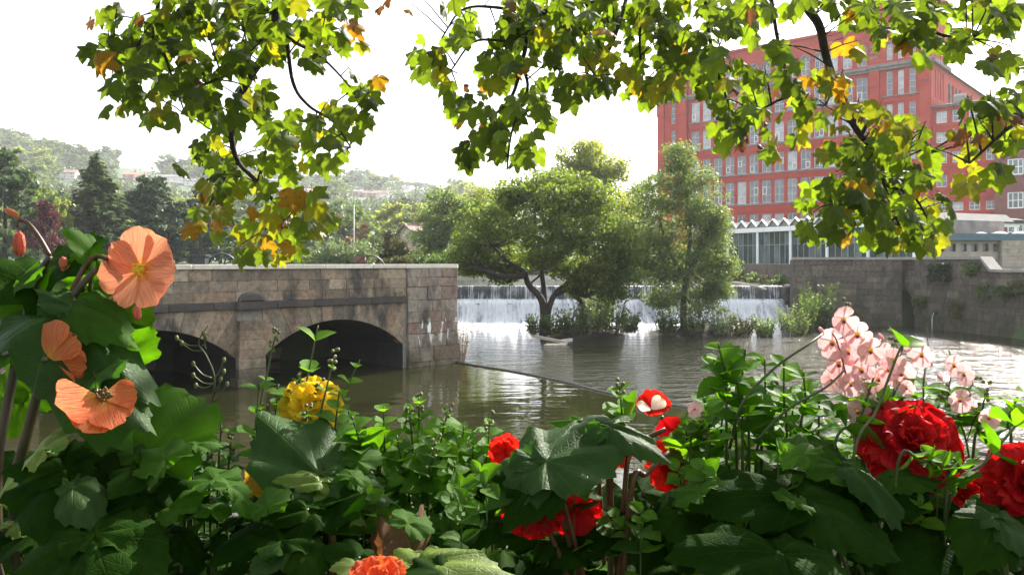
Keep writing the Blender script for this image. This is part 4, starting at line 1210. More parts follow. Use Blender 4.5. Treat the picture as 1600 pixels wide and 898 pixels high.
def conifer_mesh(seed, mat, tiers=16, per=9, spread=.24, n=55, droop=.10, base=.08, top=1.0, rag=.25):
    rng = np.random.default_rng(seed)
    V, Fc = [], []
    for i in range(tiers):
        u = i / (tiers - 1)
        z = base + (top - base) * u ** .92
        R_ = spread * (1 - u) ** .8 + .012
        for k in range(max(4, int(per * (1 - u * .5)))):
            a = rng.uniform(0, 2 * pi)
            L = R_ * rng.uniform(1 - rag * 1.6, 1 + rag)
            ca, sa = math.cos(a), math.sin(a)
            m_ = max(8, int(n * (L / spread)))
            t = rng.uniform(.08, 1, m_) ** .75
            w = (rng.normal(0, .20, m_)) * L * (1.1 - t)
            zz = z + droop * (t - .15) * L / spread * -.35 + rng.normal(0, .006, m_) + .03 * (t > .9)
            x = ca * t * L - sa * w; y = sa * t * L + ca * w
            s = .013 * rng.uniform(.7, 1.5, m_)
            dirs = np.stack([ca + rng.normal(0, .6, m_), sa + rng.normal(0, .6, m_), -.25 + rng.normal(0, .3, m_)], 1)
            dirs /= np.linalg.norm(dirs, axis=1)[:, None]
            sd = np.cross(dirs, np.stack([rng.normal(0, .4, m_), rng.normal(0, .4, m_), np.ones(m_)], 1)); sd /= np.linalg.norm(sd, axis=1)[:, None] + 1e-9
            c = np.stack([x, y, zz], 1)
            V.append(np.stack([c - dirs * s[:, None] * 1.6, c + sd * s[:, None] * .6, c + dirs * s[:, None] * 1.6, c - sd * s[:, None] * .6], 1).reshape(-1, 3))
    v = np.concatenate(V)
    return mesh_np('crown', v, np.arange(len(v)).reshape(-1, 4), mat)
T_tr = trunk_mesh(); T_con = None
mm = MB(); mm.tube([(0, 0, -.03), (0, 0, .5), (0, 0, .97)], [.022, .014, .003], 6); T_con = mm.mesh('trunk', M_barkd, True)
PROTO = {'green': [round_crown(s, L_green) for s in (1, 2)], 'dark': [round_crown(s, L_alder, tall=1.0) for s in (3, 4)], 'pale': [round_crown(s, L_pale) for s in (5,)],
         'olive': [round_crown(6, L_olive)], 'grey': [round_crown(7, L_willow, tall=1.05)], 'autumn': [round_crown(8, L_autumn)],
         'conifer': [conifer_mesh(9, L_dark, 13, 7, .2, 30)], 'bushy': [round_crown(10, L_green, 1300, tall=.8)]}
def place_tree(kind, x, y, h, w, label, name='tree', group=None, z=None, rot=None, cat='tree', crown=None, trunk=None):
    z = tz(x, y) if z is None else z
    t = thing(name, label, cat, (x, y, z), group)
    M = Matrix.Translation((x, y, z - .2)) @ Matrix.Rotation(RN.uniform(0, 6.3) if rot is None else rot, 4, 'Z') @ Matrix.Diagonal((w * h, w * h, h, 1))
    link('trunk', trunk or (T_con if kind == 'conifer' else T_tr), t, M)
    link('crown', crown or RN.choice(PROTO[kind]), t, M)
    return t
def tree_px(kind, px, pytop, d, wpx, label, name='tree', group=None, crown=None, trunk=None, cat='tree', cw=.62, pybase=None):
    """tree standing d metres off whose top reaches a pixel row; cw = crown width of the unit crown"""
    p = P(px, pytop, d); z = tz(p.x, d)
    h = p.z - z
    w = (wpx / F * d) / (cw * h)
    return place_tree(kind, p.x, d, h, w, label, name, group, z, cat=cat, crown=crown, trunk=trunk)
C_cedar = conifer_mesh(21, L_cedar, 26, 13, .31, 230, .16, .04, rag=.22)
C_pine1 = leaf_cloud('crown', blob_clumps([(0, 0, .86, .13, .13, .14), (-.1, 0, .7, .2, .2, .14), (.12, .05, .66, .22, .2, .14), (0, -.1, .5, .3, .28, .16), (-.2, 0, .38, .22, .2, .14), (.22, 0, .34, .26, .2, .14), (0, 0, .2, .38, .3, .18)], 26, .06, 35), 15000, .020, L_cedar, 5, flat=.45)
C_dark = leaf_cloud('crown', blob_clumps([(0, 0, .78, .2, .2, .2), (-.15, 0, .6, .22, .2, .2), (.18, .05, .62, .2, .2, .18), (0, -.1, .45, .3, .25, .2), (-.22, 0, .3, .2, .2, .18), (.22, 0, .32, .22, .2, .2), (0, 0, .2, .3, .3, .18)], 26, .07, 33), 17000, .021, L_dark, 3, flat=.5)
C_copper = leaf_cloud('crown', blob_clumps([(0, 0, .8, .12, .12, .16), (0, 0, .6, .24, .24, .2), (-.1, 0, .4, .28, .28, .2), (.12, 0, .3, .28, .28, .22)], 22, .07, 34), 6500, .02, L_copper, 4, flat=.8)
tree_px('conifer', 150, 243, 78, 132, 'large cedar with layered drooping branches in the park beyond the bridge', 'cedar_tree', crown=C_cedar)
tree_px('conifer', 8, 222, 72, 125, 'tall bushy pine at the left edge of the park', 'pine_tree', crown=C_pine1, cw=.72)
tree_px('conifer', 243, 266, 84, 118, 'dark dense pine right of the cedar, partly behind hanging leaves', 'pine_tree', crown=C_dark, cw=.8)
tree_px('conifer', 318, 285, 92, 95, 'dark pine half hidden behind the hanging sycamore leaves', 'pine_tree', crown=C_dark, cw=.8)
tree_px('dark', 72, 303, 64, 62, 'dark red copper beech between the pine and the cedar', 'copper_beech', crown=C_copper, cw=.66)
tree_px('pale', 86, 292, 74, 44, 'small light green tree behind the copper beech', 'small_tree')
tree_px('dark', 74, 258, 105, 62, 'shadowed round tree behind the copper beech', 'round_tree')
tree_px('green', 100, 285, 92, 66, 'mid green tree left of the cedar, below the pale house', 'round_tree')
tree_px('grey', 196, 300, 96, 60, 'greyish tree between the cedar and the dark pine', 'round_tree')
tree_px('green', 275, 318, 100, 60, 'green tree behind the dark pines', 'round_tree')
tree_px('green', 395, 318, 110, 85, 'green tree behind the yellow hanging leaves', 'round_tree')
tree_px('grey', 455, 315, 118, 70, 'hazy grey-green tree at the right of the yellow hanging leaves', 'round_tree')
tree_px('green', 505, 322, 112, 56, 'mid green tree left of the lamp post', 'round_tree')
tree_px('autumn', 542, 326, 122, 58, 'tree with a touch of autumn brown in its crown behind the lamp post', 'round_tree')
tree_px('grey', 571, 308, 132, 52, 'greyish birch right of the lamp post', 'birch_tree')
tree_px('pale', 608, 302, 128, 56, 'pale round birch right of centre of the park', 'birch_tree')
tree_px('dark', 642, 330, 120, 40, 'darker small tree behind the round brown-green bush', 'round_tree')
# round bush, feathery willow bush, hedge, low plants along the far bank
def bush_px(name, label, px, py, d, rx, rz, n, size, mat, seed, cat='bush', per=26, group=None):
    c = P(px, py, d); r = rx / F * d; q = rz / F * d
    cl = blob_clumps([(c.x, c.y, c.z, r * .85, r * .85, q * .85), (c.x - r * .4, c.y, c.z - q * .4, r * .6, r * .6, q * .6), (c.x + r * .4, c.y, c.z - q * .4, r * .6, r * .6, q * .6)], per, r * .22, seed)
    t = thing(name, label, cat, (c.x, c.y, tz(c.x, c.y)), group)
    m = MB()
    for k in range(5):
        a = 2 * pi * k / 5; m.tube([(c.x, c.y, tz(c.x, c.y) - .1), (c.x + cos(a) * r * .3, c.y + sin(a) * r * .3, c.z - q * .2), (c.x + cos(a) * r * .6, c.y + sin(a) * r * .6, c.z + q * .3)], [.06, .04, .015], 5)
    m.build('stems', M_bark, t)
    link('foliage', leaf_cloud('foliage', cl, n, size, mat, seed, flat=.9), t)
    return t
bush_px('round_bush', 'round brown-green bush standing behind the bridge parapet', 618, 385, 52, 36, 34, 7000, .10, L_olive, 3)
p = P(540, 412, 46)
clump_plant('feathery_bush', 'silvery feathery bush fanning out behind the bridge parapet', 'bush', (p.x, 46, tz(p.x, 46) - .3), 1.7, 1.9, 330, L_grey, .030, 77, lean=.75, ll=.9)
hg = [bush_px('clipped_hedge', 'clipped dark green hedge below the white sign', 585, 380, 78, 34, 12, 3200, .12, L_green, 9, 'hedge', 20)]
for i, (px, py, d, rx, rz, mt, lab) in enumerate(((655, 404, 44, 26, 12, L_green, 'low green shrub behind the end of the parapet, leftmost'), (690, 405, 42, 26, 12, L_lime, 'low light green shrub behind the end of the bridge parapet'), (712, 404, 40, 18, 16, L_green, 'dark green shrub at the bank just past the bridge end'),
        (620, 408, 40, 26, 7, L_olive, 'low brownish shrub under the round bush'), (490, 403, 48, 34, 12, L_willow, 'grey-green shrub left of the feathery bush'), (440, 402, 55, 34, 12, L_green, 'green shrub behind the parapet under the yellow leaves'))):
    bush_px('low_shrub', lab, px, py, d, rx, rz, 2600, .07, mt, 100 + i, per=16)
# bank trees left of and behind the island alder
def mid_tree(name, label, px, d, blobs, n, mat, seed, size=.12, r0=.16, bark=None, asp=.5, rc=.5, per=14):
    b = P(px, 410, d); z = max(tz(b.x, d), 2.0)
    top = min(blobs, key=lambda q: q[1])
    return big_tree(name, label, 'tree', (b.x, d, z - .2), [[(b.x, d, z - .3), P(px + 2, 390, d), P((px + top[0]) / 2, (top[1] + 390) / 2, d), P(top[0], top[1], d)]],
                    [pb(q[0], q[1], q[2], d, 1.0, ((k * 7) % 5 - 2) * .5) for k, q in enumerate(blobs)], per, rc, n, size, mat, bark, seed, 26, r0=r0, asp=asp)
mid_tree('bank_tree', 'tall loose grey-green tree on the left bank beside the alder', 692, 58, [(690, 318, 20), (675, 342, 24), (708, 340, 24), (664, 368, 24), (692, 368, 26), (718, 366, 24), (730, 330, 22), (668, 392, 22), (700, 394, 24)], 12000, L_willow, 12, rc=.8)
mid_tree('bank_tree', 'pale green tree just behind the left edge of the alder', 745, 85, [(745, 305, 24), (722, 325, 22), (770, 320, 26), (738, 350, 26), (765, 355, 24), (725, 385, 26), (755, 390, 26), (715, 402, 18)], 12000, L_pale, 13, rc=.8)
mid_tree('tall_tree', 'tall pale tree rising behind the alder against the white sky', 915, 62, [(912, 238, 18), (890, 256, 22), (930, 254, 24), (958, 268, 20), (865, 282, 22), (880, 285, 22), (915, 283, 24), (950, 285, 20), (865, 315, 24), (905, 320, 26), (950, 320, 26), (840, 300, 20), (985, 320, 22), (880, 350, 26), (930, 355, 26), (975, 355, 24)], 22000, L_pale, 14, size=.13, rc=.95, per=12)
mid_tree('bank_tree', 'dark green tree filling the gap between the alder and the willow', 1005, 66, [(1003, 300, 20), (985, 330, 26), (1020, 335, 24), (995, 370, 28), (1035, 375, 26), (970, 392, 26), (1015, 402, 26), (1055, 400, 22)], 9000, L_alder, 15)
mid_tree('bank_tree', 'green tree low behind the willow beside the glass pavilion', 1105, 72, [(1100, 395, 20), (1080, 405, 18), (1120, 405, 16), (1128, 395, 14)], 3500, L_green, 16)
for i, (px, py, d, rx, rz) in enumerate(((800, 412, 82, 40, 18), (860, 408, 84, 44, 24), (930, 408, 84, 44, 24), (1000, 412, 84, 44, 20), (740, 410, 80, 40, 20))):
    bush_px('bank_bush', 'dark bush on the far bank of the upper pool, ' + ['behind the alder trunks', 'right of the alder trunks', 'under the right of the alder', 'between alder and willow', 'leftmost, beside the bridge end'][i], px, py, d, rx, rz, 2200, .16, L_alder, 130 + i, per=14, group='bushes on the far bank of the upper pool')

# --- lamp post and sign
t = thing('street_lamp', 'tall thin grey street lamp in the park beyond the bridge', 'street lamp', P(553, 400, 100))
b = P(553, 0, 100); zg = tz(b.x, 100); ztop = P(553, 319, 100).z
m = MB(); m.tube([(b.x, 100, zg - .1), (b.x, 100, zg + 1.5), (b.x, 100, zg + 1.6), (b.x, 100, ztop)], [.13, .13, .085, .06], 8); m.build('pole', plain('galvanised', (.24, .25, .25), .5, .1, 4), t, True)
m = MB(); m.tube([(b.x, 100, ztop), (b.x + .35, 100, ztop + .04)], .04, 6); m.build('arm', M_wallcope, t); m = MB(); m.box(b.x + .2, b.x + 1.0, 99.85, 100.15, ztop - .03, ztop + .12); m.build('lantern', M_wallcope, t)
t = thing('park_sign', 'small white sign board above the hedge', 'sign', P(583, 400, 76))
b = P(583, 364, 76); m = MB(); m.box(b.x - .14, b.x + .14, 75.97, 76.0, b.z - .14, b.z + .12); m.build('board', M_white, t); m = MB(); m.tube([(b.x, 76.03, tz(b.x, 76)), (b.x, 76.03, b.z)], .03, 5); m.build('post', M_grey, t)

# --- houses on the hill
M_rooftile = plain('roof_tile', (.16, .105, .085), .85, .2, .8)
M_roofred = plain('red_roof_tile', (.30, .13, .09), .85, .2, .8)
M_slate = plain('slate_roof', (.14, .135, .14), .8, .2, .8)
M_wallpale = plain('pale_house_wall', (.62, .58, .52), .85, .12, .6)
M_wallbrick = plain('house_brick', (.30, .16, .12), .9, .15, .8)
def house(label, px, py, wpx, hpx, roof, wallm, rot=0.0, name='house', flat=False, group=None, d=None, storeys=2):
    h0 = hit(px, py) if d is None else Vector((P(px, py, d).x, d, P(px, py, d).z))
    y = h0.y; w = wpx / F * y; hh = hpx / F * y; dp = min(w * .8, 9)
    z = h0.z - .3
    t = thing(name, label, 'house' if not flat else 'building', (h0.x, y, z), group)
    ca, sa = cos(rot), sin(rot)
    def fr(a, b, c): return Vector((h0.x + a * ca - b * sa, y + a * sa + b * ca, z + c))
    he = hh * (.62 if not flat else .92)
    m = MB(); m.box(-w / 2, w / 2, -dp / 2, dp / 2, -3.5, he, fr)
    if not flat: m.add([fr(-w / 2, -dp / 2, he), fr(-w / 2, dp / 2, he), fr(-w / 2, 0, hh)], [(0, 1, 2)]); m.add([fr(w / 2, -dp / 2, he), fr(w / 2, dp / 2, he), fr(w / 2, 0, hh)], [(0, 2, 1)])
    m.build('wall', wallm, t)
    m = MB(); e = .35
    if flat: m.box(-w / 2 - .2, w / 2 + .2, -dp / 2 - .2, dp / 2 + .2, he + .003, hh, fr)
    else:
        k = (hh - he) / (dp / 2)
        vs = [fr(-w / 2 - e, -dp / 2 - e, he - k * e), fr(w / 2 + e, -dp / 2 - e, he - k * e), fr(w / 2 + e, 0, hh), fr(-w / 2 - e, 0, hh), fr(w / 2 + e, dp / 2 + e, he - k * e), fr(-w / 2 - e, dp / 2 + e, he - k * e)]
        vs += [v + Vector((0, 0, .22)) for v in vs]
        m.add(vs, [(0, 1, 2, 3), (3, 2, 4, 5), (6, 9, 8, 7), (9, 11, 10, 8), (0, 6, 7, 1), (1, 7, 8, 2), (2, 8, 10, 4), (0, 3, 9, 6), (3, 5, 11, 9), (4, 10, 11, 5)])
    rf = m.build('roof', roof, t)
    if not flat:
        m = MB(); m.box(w * .22, w * .22 + .8, -.4, .4, hh - .6, hh + 1.3, fr); m.build('chimney', M_wallbrick, rf)
    n = max(2, int(w / 3.2))
    for i in range(n):
        for s in range(storeys if not flat else 2):
            a = -w / 2 + w * (i + .5) / n; zz = he * (.18 + .48 * s) if storeys == 2 else he * .4
            m = MB(); m.box(a - .65, a + .65, -dp / 2 - .08, -dp / 2 - .02, zz, zz + he * .24, fr); wq = m.build('window', M_white, t)
            m = MB(); m.box(a - .5, a + .5, -dp / 2 - .1, -dp / 2 - .079, zz + .12, zz + he * .24 - .12, fr); m.build('pane', M_glassd, wq)
    return t
HS = [('pale bungalow with a hipped brown roof among trees left of the cedar tip', 105, 279, 30, 14, M_rooftile, M_wallpale, .2, False),
      ('long white flat-roofed block on the hilltop right of the cedar tip', 208, 263, 38, 13, M_white, M_wallpale, -.1, True),
      ('small brown-roofed house beside the white hilltop block', 236, 264, 20, 11, M_rooftile, M_wallbrick, .1, False),
      ('reddish house directly below the white hilltop block', 205, 281, 22, 13, M_roofred, M_wallbrick, .4, False),
      ('second reddish house below the hilltop block, nearer the dark pine', 222, 284, 20, 11, M_roofred, M_wallpale, -.3, False),
      ('long pale terrace above the dark pine', 268, 284, 44, 11, M_slate, M_wallpale, .05, False),
      ('grey-roofed house left of the hanging yellow leaves', 300, 290, 22, 12, M_slate, M_wallpale, .3, False),
      ('pale gabled house on the slope, leftmost of the row above the yellow leaves', 436, 304, 18, 13, M_rooftile, M_wallpale, .5, False),
      ('white house second in the row on the slope above the yellow leaves', 451, 306, 17, 12, M_rooftile, M_wallpale, 1.2, False),
      ('brown house third in the row on the slope', 468, 306, 18, 12, M_rooftile, M_wallbrick, .2, False),
      ('red-roofed house fourth in the row on the slope', 486, 307, 16, 12, M_roofred, M_wallpale, .9, False),
      ('red-roofed house at the right end of the row on the slope', 500, 306, 15, 11, M_roofred, M_wallbrick, .4, False),
      ('dark-roofed terrace left of the pale birch', 556, 306, 22, 10, M_slate, M_wallbrick, .1, False),
      ('brown-roofed terrace end left of the pale birch', 577, 308, 20, 10, M_rooftile, M_wallbrick, .15, False),
      ('brown-roofed house just above the pale birch', 597, 308, 20, 10, M_rooftile, M_wallpale, .1, False),
      ('small white house on the far slope right of the pale birch', 634, 297, 12, 7, M_slate, M_wallpale, .2, False),
      ('tiny pale house on the ridge near the alder top', 690, 298, 12, 6, M_slate, M_wallpale, .2, False),
      ('tiny brown house high on the ridge', 655, 295, 12, 6, M_rooftile, M_wallbrick, .5, False),
      ('small house high on the ridge left of the tree clump', 428, 287, 14, 8, M_slate, M_wallbrick, .5, False)]
for (lab, px, py, w, h, rf, wm_, rt, fl) in HS: house(lab, px, py, w, h, rf, wm_, rt, flat=fl)
house('brown gabled cottage behind the round bush', 645, 372, 30, 24, M_rooftile, M_render, .9, name='cottage', d=92)

# --- woods on the hill: every tree one can tell apart stands alone
HILL = 'trees on the hazy hillside'
LABK = {'green': 'mid green round tree among others on the hazy hillside', 'dark': 'dark green round tree among others on the hazy hillside', 'pale': 'pale green tree among others on the hazy hillside',
        'grey': 'grey-green tree among others on the hazy hillside', 'olive': 'olive-coloured tree among others on the hazy hillside', 'conifer': 'dark conifer among round trees on the hazy hillside'}
def hill_label(kd, px, y):
    k = {'green': 'mid green tree', 'dark': 'dark green tree', 'pale': 'pale green tree', 'grey': 'grey-green tree', 'olive': 'olive tree', 'conifer': 'dark conifer'}[kd]
    za = 'low on' if y < 300 else 'halfway up' if y < 520 else 'high on'
    zb = next(t for lim, t in ((60, 'above the left pine'), (125, 'above the copper beech'), (190, 'behind the cedar'), (290, 'above the dark pines'), (400, 'behind the hanging leaves'), (480, 'right of the hanging leaves'), (560, 'left of the street lamp'), (640, 'above the birches'), (1e9, 'left of the alder top')) if px < lim)
    return k + ' ' + za + ' the hazy hillside, ' + zb
spots = []
for (px, top, wp) in ((20, 212, 70), (50, 218, 52), (95, 226, 32), (70, 238, 40), (118, 240, 36), (172, 240, 26), (262, 238, 34), (8, 232, 50), (135, 243, 30), (150, 240, 22),
                      (575, 272, 36), (600, 276, 40), (625, 282, 30), (655, 281, 36), (680, 288, 30), (710, 290, 30), (540, 274, 26), (300, 250, 30), (330, 258, 40), (405, 268, 36), (440, 280, 26), (520, 280, 26)):
    spots.append((px, top, wp, 690))
for k in range(520):
    px = RN.uniform(-60, 745)
    y = RN.choice([RN.uniform(165, 330), RN.uniform(300, 560), RN.uniform(480, 690)])
    spots.append((px, None, None, y))
taken = []
HPX = [(a[1], a[2], a[3], hit(a[1], a[2]).y) for a in HS]
hp = [(a[1], a[2], a[3]) for a in HS]
for (px, top, wp, y) in spots:
    x = (px - 800) / F * y
    z = tz(x, y)
    if top is None:
        h = RN.uniform(9, 17); wpx_ = h * .7 / y * F
        pyt = HY - (z + h - EYE) / F ** 0 * F / y
        # leave the houses in view
        if any(abs(px - a) < b * .5 + wpx_ * .35 and pyt < py_ - 4 and y < hit(a, py_).y + 6 for a, py_, b in hp): continue
        if any((x - q[0]) ** 2 + (y - q[1]) ** 2 < 30 for q in taken) or len(taken) > 285: continue
        kd = RN.choice(['green', 'green', 'dark', 'dark', 'pale', 'grey', 'olive', 'conifer'])
        place_tree(kd, x, y, h, RN.uniform(1.0, 1.5), hill_label(kd, px, y), 'hillside_tree', HILL)
    else:
        h = P(px, top, y).z - z
        if h < 3: continue
        kd = RN.choice(['green', 'dark', 'grey'])
        place_tree(kd, x, y, h, (wp / F * y) / (.62 * h), hill_label(kd, px, y), 'hillside_tree', HILL)
    taken.append((x, y))
wc, wr = [], np.random.default_rng(77)
while len(wc) < 1500:
    px, y = wr.uniform(-80, 770), wr.uniform(165, 705)
    x = (px - 800) / F * y; z = tz(x, y); hh = wr.uniform(4.5, 9)
    pyt = HY - (z + hh - EYE) * F / y
    if any(abs(px - a) < b * .6 + 14 * 250 / y and pyt < py_ - 3 and y < hy_ + 5 for a, py_, b, hy_ in HPX): continue
    wc.append((x, y, z + hh * .5, hh * .62))
wood = leaf_cloud('woodland', wc, 90000, .8, leafmat('far_wood_leaf', [(.03, .055, .02), (.05, .08, .028), (.075, .105, .04), (.06, .075, .03)], .35, (1.3, 1.3, .6)), 5, flat=.85)
tag(link('woodland', wood), 'far wood covering the hazy slope between the houses', 'woodland', kind='stuff')
# hedged understorey across the park behind the conifers
for i in range(26):
    px = -40 + i * 20 + RN.uniform(-6, 6); d = RN.uniform(88, 118)
    kd = ['dark', 'green', 'olive', 'grey'][i % 4]
    x = (px - 800) / F * d
    place_tree(kd, x, d, RN.uniform(3.5, 6.0), RN.uniform(1.0, 1.5), {'dark': 'dark', 'green': 'mid green', 'olive': 'olive', 'grey': 'grey-green'}[kd] + ' low understorey tree in the park, ' + ('nearer one ' if d < 103 else 'farther one ') + next(t for lim, t in ((30, 'under the left pine'), (95, 'behind the copper beech'), (190, 'beside the cedar foot'), (290, 'under the dark pine'), (400, 'behind the hanging leaf tips'), (1e9, 'left of the feathery bush')) if px < lim), 'understorey_tree', 'understorey trees of the park')
for i in range(16):
    px = 520 + i * 26 + RN.uniform(-6, 6); d = RN.uniform(118, 150)
    x = (px - 800) / F * d
    kd = ['green', 'grey', 'pale', 'dark'][i % 4]
    place_tree(kd, x, d, RN.uniform(6, 9), RN.uniform(.9, 1.3), {'green': 'mid green', 'grey': 'grey-green', 'pale': 'pale', 'dark': 'dark'}[kd] + ' tree of the belt beyond the far bank, ' + ('behind the birches' if px < 625 else 'behind the round bush' if px < 700 else 'left of the alder crown' if px < 770 else 'behind the alder' if px < 860 else 'behind the right half of the alder'), 'belt_tree', 'trees in the belt behind the far bank')
# ================================================================== LEAF AND FLOWER SHAPES (unit length, base at origin, tip along +Y)
def polar_leaf(name, outline, mat, rings=(.45, .8, 1), cz=None, petiole=.35, pr=.012, centre=(0, .0)):
    """outline: list of (angle from +Y, radius) round the petiole joint"""
    n = len(outline)
    vs, fs = [(centre[0], centre[1], cz(0, 0, 0) if cz else 0)], []
    for rf in rings:
        for (a, r) in outline:
            x, y = sin(a) * r * rf, cos(a) * r * rf
            vs.append((x, y, cz(x, y, rf) if cz else 0))
    for i in range(n):
        j = (i + 1) % n
        if abs(outline[i][0] - outline[j][0]) > 3 and j == 0: continue
        fs.append((0, 1 + i, 1 + j))
        for k in range(len(rings) - 1):
            b = 1 + k * n; c = b + n
            fs.append((b + i, c + i, c + j, b + j))
    m = MB(); m.add(vs, fs)
    if petiole:
        m.tube([(0, -petiole, .05 * petiole), (0, -petiole * .5, .06 * petiole), (0, .02, -.004)], [pr, pr * .8, pr * .7], 4, False)
    return m.mesh(name, mat, True)

def syc_outline(seed):
    rng = random.Random(seed)
    half = [(0, 1.0), (5, .88), (9, .86), (14, .72), (20, .68), (26, .60), (31, .68), (37, .80), (43, .84), (49, .97), (54, .88), (61, .82), (68, .72), (78, .60), (85, .63), (95, .68), (103, .74), (112, .63), (124, .55), (138, .50), (152, .42), (166, .26)]
    L = []
    for sgn in (-1, 1):
        k = [(radians(a * sgn), r * rng.uniform(.92, 1.06)) for a, r in half]
        L.append(k)
    return list(reversed(L[0])) + L[1][1:]
def syc_mesh(name, mat, seed):
    rng = random.Random(seed * 7)
    a, b, c = rng.uniform(-.5, .15), rng.uniform(-.7, -.05), rng.uniform(0, 6)
    def cz(x, y, rf):
        r = math.hypot(x, y); th = math.atan2(x, y)
        return a * x * x + b * .5 * r * r + .05 * r * cos(th * 7.0) - .10 * abs(x) + .10 * sin(5 * th + c) * r * r
    return polar_leaf(name, syc_outline(seed), mat, (.5, 1), cz, .55, .016)
def beg_outline(seed, n=64):
    rng = random.Random(seed); L = []
    ph = rng.uniform(0, 6)
    for i in range(n):
        a = -pi * .985 + 2 * pi * .985 * i / (n - 1)
        u = abs(a) / pi
        r = .98 - .62 * smooth_s(u * 1.15) + .16 * math.exp(-((u - .72) / .16) ** 2)
        if u > .9: r *= 1 - (u - .9) * 5.5
        r *= 1 + .05 * (1 if i % 3 == 1 else (-.5 if i % 3 == 0 else 0)) + .06 * sin(a * 6 + ph) + .03 * sin(a * 13 + ph)
        r *= 1.1 if a > 0 else .95
        L.append((a, max(.06, r)))
    return L
def smooth_s(t):
    t = max(0, min(1, t)); return t * t * (3 - 2 * t)
def beg_mesh(name, mat, seed, droop=.35):
    rng = random.Random(seed * 13)
    c = rng.uniform(0, 6); rf_ = rng.uniform(.05, .085)
    def cz(x, y, rf):
        r = math.hypot(x, y); th = math.atan2(x, y)
        vein = .035 * r * cos(th * 6.5)
        return .13 * abs(x) * (1 - rf * .6) - droop * r * r * .75 + vein * (1.2 - rf * .4) + rf_ * sin(7 * th + c) * rf ** 3 + .025 * sin(15 * th + c) * rf ** 6 + .04 * sin(3 * th + c)
    return polar_leaf(name, beg_outline(seed), mat, (.22, .45, .66, .84, .95, 1), cz, 0, .02)
def ovate_mesh(name, mat, seed, wid=.34, curl=.25):
    rng = random.Random(seed); vs, fs = [], []
    n = 7
    for i in range(n + 1):
        t = i / n
        w = wid * math.sin(pi * min(1, t ** .8 * .97 + .03)) ** .8 * (1.06 if i % 2 else .97)
        if i == n: w = .012
        z = -curl * t * t + .06 * t
        vs += [(-w, t, z + w * .35), (-w * .5, t, z + w * .12), (0, t, z), (w * .5, t, z + w * .12), (w, t, z + w * .35)]
    for i in range(n):
        for k in range(4):
            b = i * 5 + k
            fs.append((b, b + 1, b + 6, b + 5))
    m = MB(); m.add(vs, fs)
    return m.mesh(name, mat, True)
def petal_mesh(name, mat, seed, wid=.42, cup=.22, ruffle=.05, n=9, notch=0.0, back=0.0):
    """rounded petal with a wavy rim"""
    rng = random.Random(seed); vs, fs = [], []
    c = rng.uniform(0, 6); m_ = 7
    for i in range(n + 1):
        t = i / n
        t = 1 - (1 - t) ** 1.6
        w = wid * (.10 + .90 * min(1, t / .62) ** .85) * (1 if t < .62 else max(.0, 1 - ((t - .62) / .40) ** 3.0) ** .5)
        for k in range(m_):
            u = (k / (m_ - 1) - .5) * 2
            y = t * (1 - .06 * u * u * t) - notch * (1 - abs(u)) * (t ** 6)
            z = cup * (t * t * .8 + u * u * .35 * t) + ruffle * math.sin(u * 5 + c) * t ** 3 - back * t ** 3 + .012 * math.cos(u * 14) * t
            vs.append((u * w, y, z))
    for i in range(n):
        for k in range(m_ - 1):
            b = i * m_ + k
            fs.append((b, b + 1, b + m_ + 1, b + m_))
    m = MB(); m.add(vs, fs)
    return m.mesh(name, mat, True)

def frame(base, tip, nrm, wid=1.0, length=None):
    base, tip, nrm = Vector(base), Vector(tip), Vector(nrm)
    y = tip - base; L = y.length if length is None else length
    y.normalize()
    z = nrm - y * nrm.dot(y)
    if z.length < 1e-5: z = Vector((0, 0, 1)) - y * y.z
    if z.length < 1e-5: z = Vector((1, 0, 0))
    z.normalize(); x = y.cross(z)
    return Matrix(((x.x * L * wid, y.x * L, z.x * L, base.x), (x.y * L * wid, y.y * L, z.y * L, base.y), (x.z * L * wid, y.z * L, z.z * L, base.z), (0, 0, 0, 1)))

